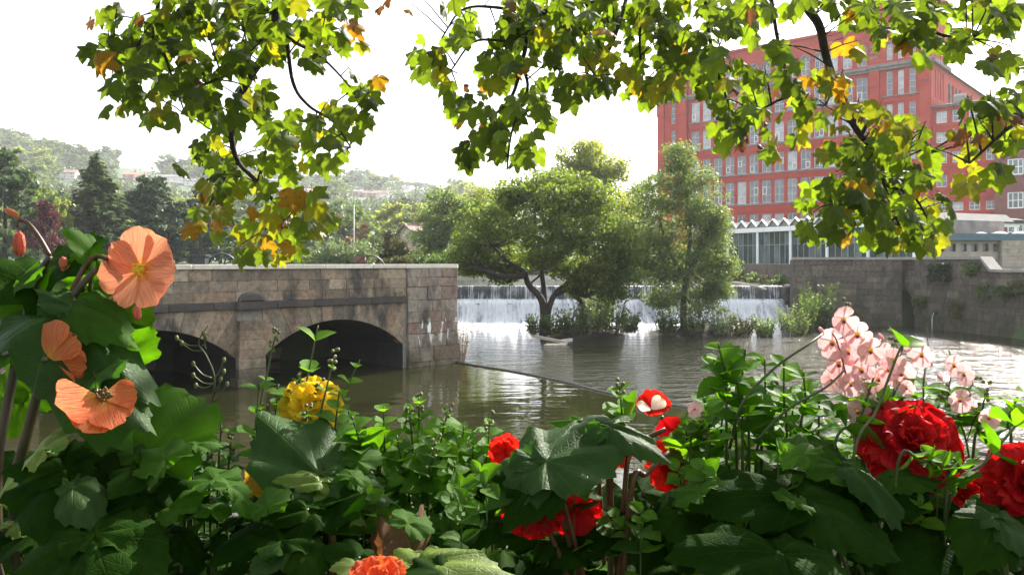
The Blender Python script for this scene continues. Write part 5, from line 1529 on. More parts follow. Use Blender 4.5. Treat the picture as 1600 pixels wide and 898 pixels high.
# ------------------------------------------------------------------ leaf materials
def vein_leaf(name, cols, transl, tcol, rough, spec, wear=None, veins=.873, vcol=1.6):
    """large leaf; paler ribs fan out from the stalk"""
    m = leafmat(name, cols, transl, tcol, rough, spec, by='object', var=.22, nscale=3.5, wear=wear, bmp=0)
    # ribs fanning out from the stalk, with a net of fine side veins
    nt = m.node_tree; N, L = nt.nodes.new, nt.links.new
    tc = N('ShaderNodeTexCoord'); sx = N('ShaderNodeSeparateXYZ'); L(tc.outputs['Object'], sx.inputs[0])
    def mth(op, a, b=None):
        q = N('ShaderNodeMath'); q.operation = op
        for s, v in ((0, a), (1, b)):
            if v is None: continue
            if isinstance(v, (int, float)): q.inputs[s].default_value = v
            else: L(v, q.inputs[s])
        return q.outputs[0]
    ang = mth('DIVIDE', mth('ARCTAN2', sx.outputs['X'], sx.outputs['Y']), veins)
    off = mth('ABSOLUTE', mth('SUBTRACT', ang, mth('ROUND', ang)))
    rad = mth('SQRT', mth('ADD', mth('MULTIPLY', sx.outputs['X'], sx.outputs['X']), mth('MULTIPLY', sx.outputs['Y'], sx.outputs['Y'])))
    dist = mth('MULTIPLY', mth('MULTIPLY', off, veins), rad)
    wid = mth('ADD', .006, mth('MULTIPLY', mth('SUBTRACT', 1.0, rad), .012))
    rib = fac_ramp(nt, mth('DIVIDE', dist, wid), 1.5, .5)
    chev = mth('SINE', mth('MULTIPLY', mth('SUBTRACT', rad, mth('MULTIPLY', dist, .9)), 46.0))
    net = fac_ramp(nt, chev, .80, 1.0)
    vor = N('ShaderNodeTexVoronoi'); vor.feature = 'DISTANCE_TO_EDGE'; vor.inputs['Scale'].default_value = 17; L(tc.outputs['Object'], vor.inputs['Vector'])
    cell = fac_ramp(nt, vor.outputs['Distance'], 0.0, .12)
    b = next(n for n in nt.nodes if n.type == 'BSDF_PRINCIPLED'); t = next(n for n in nt.nodes if n.type == 'BSDF_TRANSLUCENT')
    c0 = b.inputs['Base Color'].links[0].from_socket
    c1 = mix(nt, mth('MULTIPLY', net, .4), c0, mix(nt, 1, c0, (1.6, 1.5, 1.3), 'MULTIPLY'))
    c1 = mix(nt, mth('MULTIPLY', rib, .75), c1, mix(nt, 1, c0, (vcol * 1.15, vcol, vcol * .9), 'MULTIPLY'))
    L(c1, b.inputs['Base Color'])
    t0 = t.inputs['Color'].links[0].from_socket
    t1 = mix(nt, mth('MULTIPLY', rib, .55), t0, mix(nt, 1, t0, (.45, .45, .45), 'MULTIPLY'))
    t1 = mix(nt, mth('MULTIPLY', net, .25), t1, mix(nt, 1, t0, (.6, .6, .6), 'MULTIPLY'))
    L(t1, t.inputs['Color'])
    hh = mth('ADD', mth('MULTIPLY', cell, .22), mth('ADD', mth('MULTIPLY', rib, -1.2), mth('MULTIPLY', net, -.35)))
    L(bump(nt, hh, .28, .012), b.inputs['Normal'])
    return m
S_green = vein_leaf('sycamore_green', [(.035, .055, .014), (.055, .085, .018), (.09, .14, .026), (.06, .085, .018)], .58, (2.35, 2.3, .4), .5, .25, wear=((.10, .06, .025), .70, 6))
S_yell = vein_leaf('sycamore_yellow_green', [(.14, .15, .02), (.18, .18, .025), (.13, .155, .025)], .55, (1.75, 1.7, .35), .55, .25, wear=((.14, .07, .025), .64, 5))
S_gold = vein_leaf('sycamore_gold', [(.30, .19, .02), (.26, .14, .02), (.33, .22, .03)], .55, (1.5, 1.3, .4), .6, .25, wear=((.14, .06, .025), .58, 5))
S_brown = vein_leaf('sycamore_brown', [(.12, .065, .035), (.16, .085, .04), (.09, .055, .035)], .35, (1.5, 1.1, .6), .7, .2)
SYC = {k: [syc_mesh('leaf', mt, s + 1) for s in range(5)] for k, mt in (('g', S_green), ('y', S_yell), ('o', S_gold), ('b', S_brown))}

# ================================================================== SYCAMORE overhead
syc = thing('sycamore_tree', 'sycamore whose leafy twigs hang into the top of the view over the river', 'tree', (4.6, -.9, 1.7))
MT = MB()
trunk_top = Vector((4.3, -.5, 5.6))
MT.tube(curve([(4.6, -.9, 1.5), (4.62, -.85, 3.0), (4.45, -.7, 4.6), trunk_top, (4.0, .1, 6.6)], 5), taper(.30, .17, 21), 12)
MT.build('trunk', M_bark, syc, True)
BR = {   # name: (pixel path with depth), radius start/end in m
    'L1': ([(470, -260, 3.0), (436, -60, 2.9), (428, 60, 2.85), (396, 112, 2.8), (372, 160, 2.8), (362, 210, 2.75), (372, 252, 2.75), (402, 285, 2.7), (450, 340, 2.7)], .020, .005),
    'L2': ([(432, 40, 2.85), (380, 95, 2.7), (330, 128, 2.6), (285, 138, 2.6)], .008, .003),
    'L3': ([(430, 20, 2.9), (452, 60, 2.9), (505, 92, 3.0), (560, 150, 3.0)], .009, .003),
    'L4': ([(255, -120, 2.6), (243, 40, 2.6), (215, 70, 2.55), (175, 90, 2.5)], .009, .003),
    'L5': ([(448, 60, 2.9), (458, 130, 2.85), (482, 165, 2.8), (520, 190, 2.8), (548, 230, 2.8)], .008, .003),
    'L6': ([(372, 252, 2.75), (345, 290, 2.7), (322, 330, 2.65)], .006, .002),
    'L7': ([(243, 40, 2.6), (262, 100, 2.6), (290, 180, 2.6)], .007, .002),
    'M1': ([(1090, -220, 3.1), (985, -25, 3.05), (905, 10, 3.0), (835, 26, 3.0), (820, 80, 2.95), (800, 150, 2.9), (765, 186, 2.9)], .018, .004),
    'M2': ([(838, 26, 3.0), (775, 12, 3.05), (722, 16, 3.1), (690, 60, 3.1)], .008, .003),
    'M3': ([(822, 60, 2.95), (790, 64, 2.9), (740, 66, 2.9), (705, 110, 2.9)], .007, .003),
    'M4': ([(815, 100, 2.95), (824, 140, 2.9), (800, 205, 2.85), (792, 265, 2.85)], .007, .003),
    'M5': ([(985, -25, 3.05), (960, 60, 2.9), (930, 120, 2.85)], .009, .003),
    'M6': ([(1020, -90, 3.0), (1000, 40, 2.9), (1005, 130, 2.9)], .008, .003),
    'R1': ([(1235, -200, 2.7), (1250, -20, 2.65), (1280, 40, 2.6), (1292, 92, 2.6), (1318, 165, 2.55), (1345, 212, 2.5), (1375, 245, 2.5), (1382, 290, 2.45), (1405, 352, 2.45)], .018, .004),
    'R2': ([(1195, -80, 2.8), (1213, 50, 2.75), (1232, 138, 2.7), (1210, 160, 2.7), (1180, 175, 2.7)], .008, .003),
    'R3': ([(1090, -120, 2.9), (1108, 50, 2.85), (1120, 110, 2.8), (1150, 190, 2.8)], .009, .003),
    'R4': ([(1232, 138, 2.7), (1255, 162, 2.7), (1290, 165, 2.7)], .005, .002),
    'R5': ([(1345, 212, 2.5), (1362, 190, 2.5), (1398, 205, 2.5), (1450, 240, 2.5)], .007, .002),
    'R6': ([(1375, 245, 2.5), (1330, 275, 2.45), (1295, 320, 2.45)], .007, .002),
    'R7': ([(1700, 60, 2.3), (1620, 165, 2.3), (1570, 205, 2.3), (1515, 255, 2.3)], .010, .003),
    'R8': ([(1430, -160, 2.6), (1420, 0, 2.55), (1460, 50, 2.5), (1520, 60, 2.5)], .011, .003),
    'R9': ([(1385, 290, 2.45), (1430, 310, 2.45), (1460, 365, 2.4)], .006, .002),
}
bpts = []
for k, (path, r0, r1) in BR.items():
    pts = curve([P(*q) for q in path], 6)
    m = MB(); m.tube(pts, taper(r0, r1, len(pts)), 7)
    m.build('branch', M_barkd, syc, True)
    bpts += [(p, r0) for p in pts]
for k in ('L1', 'M1', 'R1', 'R8', 'R7', 'L4', 'M6', 'R3', 'R2'):        # boughs joining the twigs to the trunk, above the view
    q = P(*BR[k][0][0]); r0 = BR[k][1]
    e = Vector((4.0, .1, 6.6)) if q.x < 1.6 else trunk_top
    md = q.lerp(e, .5) + Vector((0, .3, .5))
    pts = curve([e, md, q], 8)
    m = MB(); m.tube(pts, taper(.06 if q.x < 1.6 else .05, r0, len(pts)), 8); m.build('bough', M_bark, syc, True)
bnp = np.array([tuple(p) for p, _ in bpts])
# where the foliage hangs: (pixel x, y, radius, depth, colour key)
FOL = [(150, 78, 30, 2.5, 'g'), (185, 42, 38, 2.5, 'g'), (140, 40, 8, 2.5, 'g'), (205, 105, 42, 2.5, 'g'), (245, 50, 50, 2.6, 'g'), (262, 118, 50, 2.6, 'g'), (320, 30, 58, 2.7, 'g'), (330, 100, 55, 2.65, 'g'), (390, 40, 56, 2.8, 'g'), (398, 105, 45, 2.8, 'g'),
       (460, 45, 50, 2.9, 'g'), (500, 75, 38, 2.95, 'g'), (500, 20, 46, 2.9, 'g'), (535, 25, 25, 2.9, 'g'), (545, 75, 22, 3, 'g'), (280, 172, 30, 2.6, 'g'), (175, 160, 24, 2.5, 'g'), (200, 145, 26, 2.5, 'g'), (235, 180, 28, 2.55, 'y'), (345, 165, 40, 2.7, 'g'), (395, 160, 28, 2.75, 'g'),
       (345, 245, 40, 2.7, 'g'), (305, 258, 28, 2.65, 'g'), (385, 285, 44, 2.7, 'g'), (330, 300, 36, 2.65, 'b'), (305, 345, 22, 2.65, 'g'), (345, 345, 34, 2.65, 'y'), (435, 205, 34, 2.75, 'g'), (440, 255, 38, 2.75, 'g'), (495, 235, 42, 2.8, 'g'), (540, 200, 38, 2.85, 'g'),
       (560, 150, 30, 2.95, 'g'), (592, 148, 20, 3, 'g'), (520, 265, 22, 2.8, 'g'), (485, 340, 32, 2.7, 'y'), (450, 350, 40, 2.7, 'y'), (410, 360, 36, 2.7, 'y'), (500, 362, 22, 2.7, 'y'), (430, 395, 24, 2.7, 'y'), (385, 400, 16, 2.7, 'y'), (465, 395, 18, 2.7, 'y'), (602, 12, 14, 3, 'o'), (640, 15, 16, 3, 'o'), (562, 45, 16, 3, 'o'), (365, 320, 30, 2.7, 'b'), (295, 370, 16, 2.65, 'o'),
       (690, 110, 26, 3.05, 'g'), (648, 108, 16, 3.1, 'g'), (655, 75, 12, 3.1, 'g'), (718, 40, 36, 3.1, 'g'), (715, 150, 22, 2.95, 'b'), (712, 180, 24, 2.9, 'g'), (758, 55, 44, 3, 'g'), (785, 110, 42, 2.95, 'g'), (828, 60, 52, 2.95, 'g'), (850, 25, 52, 3, 'g'), (900, 75, 54, 2.9, 'g'), (950, 55, 50, 2.9, 'g'),
       (925, 15, 52, 3, 'g'), (995, 30, 46, 2.95, 'g'), (945, 130, 40, 2.85, 'y'), (990, 140, 36, 2.9, 'g'), (868, 150, 42, 2.9, 'g'), (825, 190, 38, 2.85, 'g'), (775, 188, 34, 2.85, 'g'), (742, 228, 30, 2.85, 'b'), (785, 235, 36, 2.85, 'g'), (745, 258, 20, 2.85, 'b'), (822, 240, 24, 2.85, 'g'), (1030, 90, 42, 2.9, 'g'), (760, 145, 22, 2.9, 'y'), (1015, 150, 26, 2.9, 'y'), (800, 20, 40, 3, 'g'), (880, 30, 40, 3, 'g'),
       (1080, 60, 50, 2.85, 'g'), (1100, 118, 50, 2.8, 'g'), (1062, 130, 26, 2.85, 'g'), (1148, 150, 48, 2.8, 'g'), (1130, 205, 32, 2.8, 'g'), (1178, 205, 38, 2.75, 'b'), (1155, 55, 36, 2.8, 'g'), (1215, 115, 38, 2.7, 'g'), (1262, 140, 34, 2.7, 'g'), (1250, 195, 38, 2.7, 'g'), (1208, 232, 18, 2.7, 'y'), (1300, 130, 24, 2.65, 'y'),
       (1330, 95, 18, 2.6, 'y'), (1320, 180, 34, 2.6, 'y'), (1100, 8, 44, 2.9, 'g'), (1175, 4, 40, 2.8, 'g'), (1040, 20, 40, 2.9, 'g'), (1240, -8, 34, 2.75, 'g'), (1300, -2, 36, 2.65, 'g'), (1350, 22, 40, 2.6, 'g'), (1415, 38, 44, 2.55, 'g'), (1478, 42, 46, 2.5, 'g'), (1540, 30, 48, 2.5, 'g'), (1592, 28, 40, 2.5, 'g'), (1378, 55, 26, 2.6, 'g'), (1440, 72, 30, 2.5, 'g'), (1500, 75, 22, 2.5, 'g'),
       (1390, 195, 28, 2.5, 'y'), (1425, 210, 26, 2.5, 'y'), (1340, 255, 36, 2.5, 'g'), (1300, 250, 22, 2.5, 'y'), (1378, 262, 44, 2.45, 'g'), (1435, 258, 36, 2.45, 'g'), (1290, 325, 38, 2.45, 'g'), (1340, 310, 46, 2.45, 'g'), (1398, 305, 42, 2.4, 'g'), (1445, 305, 32, 2.45, 'g'), (1282, 362, 26, 2.45, 'g'), (1335, 358, 40, 2.4, 'g'),
       (1392, 355, 44, 2.4, 'g'), (1445, 362, 32, 2.4, 'g'), (1415, 398, 20, 2.4, 'y'), (1460, 398, 26, 2.4, 'y'), (1480, 335, 20, 2.4, 'g'), (1580, 120, 38, 2.3, 'g'), (1545, 175, 40, 2.3, 'g'), (1592, 190, 36, 2.3, 'b'), (1530, 235, 34, 2.3, 'y'), (1580, 250, 34, 2.3, 'g'), (1520, 285, 20, 2.3, 'y'), (1502, 222, 14, 2.35, 'y'), (1555, 290, 14, 2.3, 'y')]
leaves = []
for (px, py, r, d, key) in FOL:
    n = max(1, round((r / 21.0) ** 2 * 3.5))
    for _ in range(n):
        a = RN.uniform(0, 2 * pi); q = r * math.sqrt(RN.uniform(0, 1)) * 1.0
        dd = d + RN.uniform(-.3, .3)
        p = P(px + cos(a) * q, py + sin(a) * q * .95 - 10, dd)
        u = RN.random()
        k = {'g': 'g' if u < .88 else 'y' if u < .955 else 'o' if u < .97 else 'b', 'y': 'y' if u < .55 else 'g' if u < .75 else 'o' if u < .92 else 'b', 'o': 'o' if u < .6 else 'b', 'b': 'b' if u < .38 else 'g' if u < .8 else 'y'}[key]
        leaves.append((p, k, d))
# the canopy goes on unseen above the view, spaced to shade the planter
for _ in range(700):
    px, py, d = RN.uniform(0, 2000), RN.uniform(-520, -45), RN.uniform(1.7, 2.35)
    if RN.random() < (.10 if px < 1450 else .75 if py > -150 else .15):
        leaves.append((P(px, py, d), RN.choice('gggggy'), d))
for _ in range(1500):  # dense unseen leaves added to hold skylight off the flowers
    px, py, d = RN.uniform(-500, 1020), RN.uniform(-1200, -50), RN.uniform(2.0, 2.9)
    leaves.append((P(px, py, d), 'Z', d))
# unseen crown overhead and behind the view, put in to block skylight
for _ in range(5200):
    a = RN.uniform(0, 2 * pi); q = 8.5 * math.sqrt(RN.random())
    x, y = 1.2 + cos(a) * q, -4.2 + sin(a) * q * .95
    if y > 1.6 - .22 * max(0, x): continue
    hgt = 5.6 + .9 * RN.random() + (1.4 if y > -1 else 0) - .0 * abs(x) - max(0, math.hypot(x - 1.2, y + 4.2) - 5.5) * .75
    if hgt < 3.9: hgt = 3.9 + RN.random()
    leaves.append((Vector((x, y, hgt)), 'X', 6))
items = []
for (p, k, d) in leaves:
    if k == 'Z':
        k = RN.choice('ggggy'); sc = 1.5
    else: sc = 1
    if k == 'X':
        M = frame(p, p + Vector((RN.uniform(-1, 1), RN.uniform(-1, 1), -.4)), (RN.uniform(-.5, .5), RN.uniform(-.5, .5), 1), 1, RN.uniform(.16, .26))
        items.append((2, 50, M, RN.choice('ggggy'))); continue
    j = int(np.argmin(((bnp - np.array(tuple(p))) ** 2).sum(1)))
    away = (p - Vector(bnp[j])); away = away.normalized() if away.length > 1e-6 else Vector((0, 0, -1))
    tipd = Vector((RN.uniform(-.75, .75), RN.uniform(-.6, .6), -.75)) + away * .35
    nrm = Vector((RN.uniform(-.7, .7), -1 + RN.uniform(-.3, .7), RN.uniform(-.1, .9)))
    L = sc * RN.uniform(.036, .068) * (d / 2.7) ** .5 * (.85 if k == 'b' else 1)
    M = frame(p, p + tipd, nrm, RN.uniform(.8, 1.05) * (.55 if k == 'b' else 1), L)
    vis = 0 <= (p.x / p.y * F + 800) <= 1600 and (HY - (p.z - EYE) / p.y * F) > -25
    items.append((0 if vis else 1, p.y, M, k))
items.sort(key=lambda t: (t[0], t[1]))
for (_, _, M, k) in items[:295]: link('leaf', RN.choice(SYC[k]), syc, M)
VV, FF, mi, off = [], [], [], 0
mats_ = [S_green, S_yell, S_gold, S_brown]
cache = {}
for (_, _, M, k) in items[295:]:
    me = RN.choice(SYC[k])
    if me.name not in cache:
        v = np.empty(len(me.vertices) * 3, np.float32); me.vertices.foreach_get('co', v)
        cache[me.name] = (v.reshape(-1, 3), [tuple(p.vertices) for p in me.polygons])
    v, f = cache[me.name]
    A = np.array(M)
    VV.append(v @ A[:3, :3].T + A[:3, 3]); FF += [tuple(i + off for i in q) for q in f]; mi += ['gyob'.index(k)] * len(f); off += len(v)
def island_leaf(name, cols, transl, tcol, wear):
    return leafmat(name, cols, transl, tcol, .5, .35, by='island', var=.22, nscale=28, wear=wear)
SI = [island_leaf('sycamore_green_mass', [(.035, .055, .014), (.055, .085, .018), (.09, .14, .026), (.06, .085, .018)], .58, (2.35, 2.3, .4), ((.10, .06, .025), .72, 60)),
      island_leaf('sycamore_yellow_mass', [(.14, .15, .02), (.18, .18, .025), (.13, .155, .025)], .55, (1.75, 1.7, .35), ((.14, .07, .025), .64, 50)),
      island_leaf('sycamore_gold_mass', [(.30, .19, .02), (.26, .14, .02), (.33, .22, .03)], .55, (1.5, 1.3, .4), ((.14, .06, .025), .58, 50)),
      island_leaf('sycamore_brown_mass', [(.12, .065, .035), (.16, .085, .04), (.09, .055, .035)], .35, (1.5, 1.1, .6), None)]
me = mesh_np('leaf_mass', np.concatenate(VV), FF, SI, True)
me.polygons.foreach_set('material_index', np.array(mi, np.int32))
tag(link('leaf_mass', me, syc), kind='stuff')
# twiglets between neighbouring leaves and the branches
tw = MB()
for (q_, _, M, k) in [t for t in items if t[0] < 2][::3]:
    p = M.translation; j = int(np.argmin(((bnp - np.array(tuple(p))) ** 2).sum(1)))
    q = Vector(bnp[j])
    if .05 < (p - q).length < .24:
        tw.tube([q, q.lerp(p, .5) + Vector((0, 0, .02)), p + Vector((0, 0, .03))], [.0032, .0025, .0016], 4, False)
tag(tw.build('twigs', M_barkd, syc), kind='stuff')

# ================================================================== PLANTER on the terrace edge
SOIL_Z = 2.62
pl = thing('stone_planter', 'dark planter trough holding the begonias and trailing flowers at the bottom of the view', 'planter', (0, 1.1, 1.7))
m = MB(); m.box(-1.5, 1.5, .78, .83, 2.2, 2.68); m.box(-1.5, 1.5, 1.38, 1.43, 2.2, 2.68); m.box(-1.5, -1.45, .83, 1.38, 2.2, 2.68); m.box(1.45, 1.5, .83, 1.38, 2.2, 2.68); m.box(-1.45, 1.45, .83, 1.38, 2.2, 2.25)
m.build('trough', M_dark, pl)
m = MB(); m.box(-1.45, 1.45, .83, 1.38, 2.25, SOIL_Z); m.build('soil', M_soil, pl)
tw_ = thing('terrace_wall', 'low stone wall of the riverside terrace under the planter', 'wall', (0, 1.3, 0))
courses(lambda s, o, z: Vector((s, 1.46 + o, z)), -8, 8, [-.5, -.1, .3, .7, 1.1, 1.5, 1.9, 2.19], .7, 1.3, -.3, 0, M_wallst, tw_)
m = MB(); m.box(-8, 8, .75, 1.43, -.6, 2.185); m.build('core', M_mortar, tw_)

# ================================================================== FLOWERS AND FOLIAGE
B_dark = vein_leaf('begonia_leaf_dark', [(.008, .026, .002), (.011, .034, .003), (.016, .042, .004)], .36, (2.3, 2.7, .3), .65, .03, wear=((.07, .05, .02), .69, 4), veins=.6)  # dark green, deepened so the planter's shade sits in the colour
B_mid = vein_leaf('begonia_leaf_green', [(.035, .088, .010), (.042, .10, .012), (.034, .08, .010)], .5, (2.8, 3.2, .3), .6, .08, wear=((.12, .09, .02), .70, 4), veins=.6)
B_lime = vein_leaf('begonia_leaf_lime', [(.12, .19, .025), (.14, .21, .03)], .5, (1.6, 1.6, .45), .45, .4, veins=.6)
B_grey = vein_leaf('begonia_leaf_grey', [(.024, .060, .012), (.032, .07, .016)], .36, (2.4, 3.2, .3), .5, .14, veins=.6)
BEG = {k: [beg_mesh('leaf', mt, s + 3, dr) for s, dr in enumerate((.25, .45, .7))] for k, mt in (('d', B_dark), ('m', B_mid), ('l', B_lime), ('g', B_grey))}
M_stemg = plain('green_stem', (.045, .065, .016), .5, .3, 40)
M_stemb = plain('brown_green_stem', (.05, .036, .018), .5, .35, 30)
M_stemr = plain('reddish_stem', (.085, .034, .016), .5, .25, 40)
def petalmat(name, cols, transl, tcol, base=None):
    m, nt, N, L, out = newmat(name)
    b = N('ShaderNodeBsdfPrincipled')
    oi = N('ShaderNodeObjectInfo'); c = ramp(nt, oi.outputs['Random'], [(i / max(1, len(cols) - 1), x) for i, x in enumerate(cols)])
    tc = N('ShaderNodeTexCoord'); sx = N('ShaderNodeSeparateXYZ'); L(tc.outputs['Object'], sx.inputs[0])
    if base: c = mix(nt, fac_ramp(nt, sx.outputs['Y'], base[1], 0.02), c, base[0])
    n_ = noise(nt, 1.0, tc.outputs['Object'], (26, 2.2, 1), 3)
    c = mix(nt, fac_ramp(nt, n_, .3, .7), mix(nt, 1, c, (.74, .66, .66), 'MULTIPLY'), mix(nt, 1, c, (1.12,) * 3, 'MULTIPLY'))
    L(c, b.inputs['Base Color']); b.inputs['Roughness'].default_value = .5; b.inputs['Specular IOR Level'].default_value = .25
    L(bump(nt, n_, .5, .012), b.inputs['Normal'])
    t = N('ShaderNodeBsdfTranslucent'); L(mix(nt, 1, c, tcol, 'MULTIPLY'), t.inputs['Color'])
    ms = N('ShaderNodeMixShader'); ms.inputs[0].default_value = transl; L(b.outputs[0], ms.inputs[1]); L(t.outputs[0], ms.inputs[2]); L(ms.outputs[0], out.inputs[0])
    return m
F_peach = petalmat('peach_petal', [(.82, .30, .17), (.86, .35, .20), (.80, .26, .14)], .30, (1.05, .95, .9), ((.85, .38, .06), .35))
F_salmon = petalmat('salmon_petal', [(.78, .20, .07), (.80, .24, .09)], .5, (1.1, 1, .8), ((.8, .42, .08), .4))
F_orange = petalmat('orange_petal', [(.80, .14, .045), (.82, .18, .06)], .5, (1.1, 1, .8), ((.85, .30, .05), .3))
F_scar = petalmat('scarlet_petal', [(.62, .02, .012), (.70, .03, .015)], .5, (1.15, .9, .8))
F_red = petalmat('crimson_petal', [(.46, .006, .010), (.56, .010, .012), (.50, .006, .010)], .42, (1.2, .8, .8))
F_yellow = petalmat('yellow_petal', [(.90, .64, .03), (.92, .70, .05)], .5, (1.05, 1, .7))
F_pink = petalmat('pink_petal', [(.82, .52, .52), (.85, .58, .58), (.80, .47, .48)], .42, (1.05, .98, .98), ((.72, .30, .32), .22))
F_cream = petalmat('cream_petal', [(.85, .78, .60)], .4, (1, 1, .9))
M_eye = plain('yellow_eye', (.85, .52, .03), .5, .15, 60)
M_darkeye = plain('maroon_eye', (.20, .015, .02), .5, .15, 60)
M_disc = plain('brown_disc', (.14, .085, .02), .8, .3, 90)
M_bud = petalmat('bud_petal', [(.72, .20, .13), (.66, .16, .10)], .3, (1.1, 1, .9))
PET = {}
def pet(key, mat, seed, **kw):
    k = (key, seed)
    if k not in PET: PET[k] = petal_mesh('petal', mat, seed, **kw)
    return PET[k]

def stem(parent, pts, r0, r1, mat, name='stem', n=6):
    q = curve(pts, 6)
    m = MB(); m.tube(q, taper(r0, r1, len(q)), n)
    return m.build(name, mat, parent, True)

def facing(c, nrm, up=(0, 0, 1)):
    z = Vector(nrm).normalized(); x = Vector(up).cross(z)
    if x.length < 1e-4: x = Vector((1, 0, 0))
    x.normalize(); y = z.cross(x)
    return Matrix(((x.x, y.x, z.x, c[0]), (x.y, y.y, z.y, c[1]), (x.z, y.z, z.z, c[2]), (0, 0, 0, 1)))

def single_begonia(parent, c, R_, nrm, mat, key, petals=((0, 1, .5), (52, .9, .48), (103, .95, .46), (154, 1, .5), (206, 1, .5), (258, .95, .48), (310, .9, .5)), cup=.2, centre=True, roll=0, disc=None):
    A = facing(c, nrm)
    m = MB()
    if centre:
        m.ball((0, 0, .06), .13, 8, 5, (1, 1, .7))
        for i in range(26):
            a, rr = RN.uniform(0, 6.28), .19 * math.sqrt(RN.random())
            m.tube([(cos(a) * rr * .5, sin(a) * rr * .5, .05), (cos(a) * rr, sin(a) * rr, .2 + RN.uniform(-.03, .04))], [.016, .028], 5)
    else: m.ball((0, 0, -.02), .10, 6, 4)
    f = link('flower', m.mesh('flower', disc or (M_eye if centre else M_stemg), True), parent, A @ Matrix.Diagonal((R_, R_, R_, 1)))
    for i, (a, s, w) in enumerate(petals):
        Mx = A @ Matrix.Rotation(radians(-a + roll), 4, 'Z') @ Matrix.Translation((0, .02 * R_, (.012 + .05 * (i % 2)) * R_)) @ Matrix.Rotation(radians(RN.uniform(-4, 8)), 4, 'X') @ Matrix.Diagonal((R_ * s, R_ * s, R_ * s, 1))
        link('petal', pet(key, mat, i % 4, wid=w, cup=cup, ruffle=.05), f, Mx)
    return f
def double_begonia(parent, c, R_, nrm, mat, key, rings=((9, 1.0, 12), (8, .86, 32), (7, .70, 50), (6, .52, 66), (4, .34, 80)), ):
    A = facing(c, nrm)
    m = MB(); m.ball((0, 0, 0), .16, 8, 5)
    f = link('flower', m.mesh('flower', mat, True), parent, A @ Matrix.Diagonal((R_, R_, R_, 1)))
    for j, (n, s, tilt) in enumerate(rings):
        for i in range(n):
            a = 360 * i / n + j * 23 + RN.uniform(-8, 8)
            Mx = A @ Matrix.Rotation(radians(a), 4, 'Z') @ Matrix.Translation((0, 0, .07 * j * R_)) @ Matrix.Rotation(radians(tilt + RN.uniform(-8, 8)), 4, 'X') @ Matrix.Diagonal((R_ * s, R_ * s, R_ * s, 1))
            link('petal', pet(key, mat, (i + j) % 4, wid=.46, cup=.12, ruffle=.10, back=.12), f, Mx)
    return f
def bud(parent, c, L, d, mat, w=.42):
    A = frame(c, Vector(c) + Vector(d), (0, -1, .2), 1, L)
    m = MB()
    m.ball((0, .5, 0), .5, 8, 6, (w, 1, w * .75)); m.ball((0.1, .5, .05), .46, 8, 6, (w * .6, .95, w))
    return link('bud', m.mesh('bud', mat, True), parent, A)

def bleaf(parent, key, b, t, nrm, wid=1.0, v=None, stalk=None, sm=None):
    """begonia leaf from its stalk joint to its tip, both as (px,py,depth)"""
    B, T = P(*b), P(*t)
    o = link('leaf', BEG[key][RN.randrange(3) if v is None else v], parent, frame(B, T, nrm, wid))
    if stalk is not None:
        S_ = Vector(stalk)
        q = curve([S_, S_.lerp(B, .55) + Vector((0, 0, .02)), B], 5)
        m = MB(); m.tube(q, taper(.0032, .0022, len(q)), 6); m.build('leaf_stalk', sm or M_stemg, parent, True)
    return o

# ---------- peach begonia, left
pg = thing('peach_begonia', 'tall begonia at left with a large open peach flower and hanging buds', 'begonia', (P(20, 800, 1.0).x, 1.05, SOIL_Z))
r0 = Vector((P(20, 800, 1.0).x, 1.05, SOIL_Z))
st1 = [r0, P(22, 800, 1.0), P(42, 680, .98), P(75, 560, .97), P(110, 470, .97), P(150, 420, .98)]
stem(pg, st1, .0085, .004, M_stemb)
stem(pg, [r0 + Vector((-.06, .02, 0)), P(-6, 760, 1.0), P(10, 640, 1.0), P(35, 520, 1.0), P(55, 440, 1.0), P(78, 400, 1.0)], .0085, .004, M_stemb)
stem(pg, [P(68, 575, .97), P(100, 540, .96), P(118, 500, .96), P(160, 495, .95)], .006, .003, M_stemg)
stem(pg, [P(75, 560, .97), P(40, 545, .98), P(0, 555, 1.0), P(-30, 540, 1.0)], .006, .004, M_stemb)
stem(pg, [P(95, 500, .97), P(120, 440, .98), P(150, 400, .99), P(205, 425, 1.0)], .0042, .003, M_stemr, 'flower_stalk')
stem(pg, [P(118, 500, .96), P(150, 478, .97), P(182, 462, .99)], .0032, .0025, M_stemr, 'flower_stalk')
stem(pg, [P(78, 400, 1.0), P(62, 372, 1.0), P(45, 350, 1.0), P(30, 343, 1.0), P(28, 355, 1.0)], .0032, .0024, M_stemr, 'flower_stalk')
stem(pg, [P(160, 495, .95), P(152, 540, .95), P(152, 590, .95), P(150, 612, .89)], .003, .0024, M_stemr, 'flower_stalk')
single_begonia(pg, P(222, 420, .99), 67 / F * .99, (-.12, -1, .10), F_peach, 'pe',
               ((-6, .98, .46), (-48, .86, .30), (48, .96, .46), (98, .98, .50), (150, .98, .46), (205, 1.0, .46), (258, 1.02, .44), (292, .8, .34)), cup=.12)
single_begonia(pg, P(72, 562, .915), 62 / F * .92, (.25, .9, -.1), F_salmon, 'sa', cup=.2, centre=False)
single_begonia(pg, P(158, 622, .88), 70 / F * .88, (.55, -.45, .45), F_salmon, 'sa', ((-88, 1.1, .34), (-130, 1.0, .4), (-165, .85, .36), (100, .7, .4), (150, .7, .34)), cup=.1, disc=M_disc, roll=8)
bud(pg, P(31, 360, 1.0), 42 / F, (.02, 0, -1), M_bud, .40)
bud(pg, P(30, 338, 1.0), 24 / F, (-.6, -.1, .3), F_peach, .5)
bud(pg, P(97, 400, 1.0), 36 / F, (.45, -.1, -1), M_bud, .42)
bud(pg, P(214, 476, .98), 26 / F, (.15, -.2, -1), M_bud, .5)
bud(pg, P(205, 705, .95), 44 / F, (.2, -.1, -1), M_bud, .5)
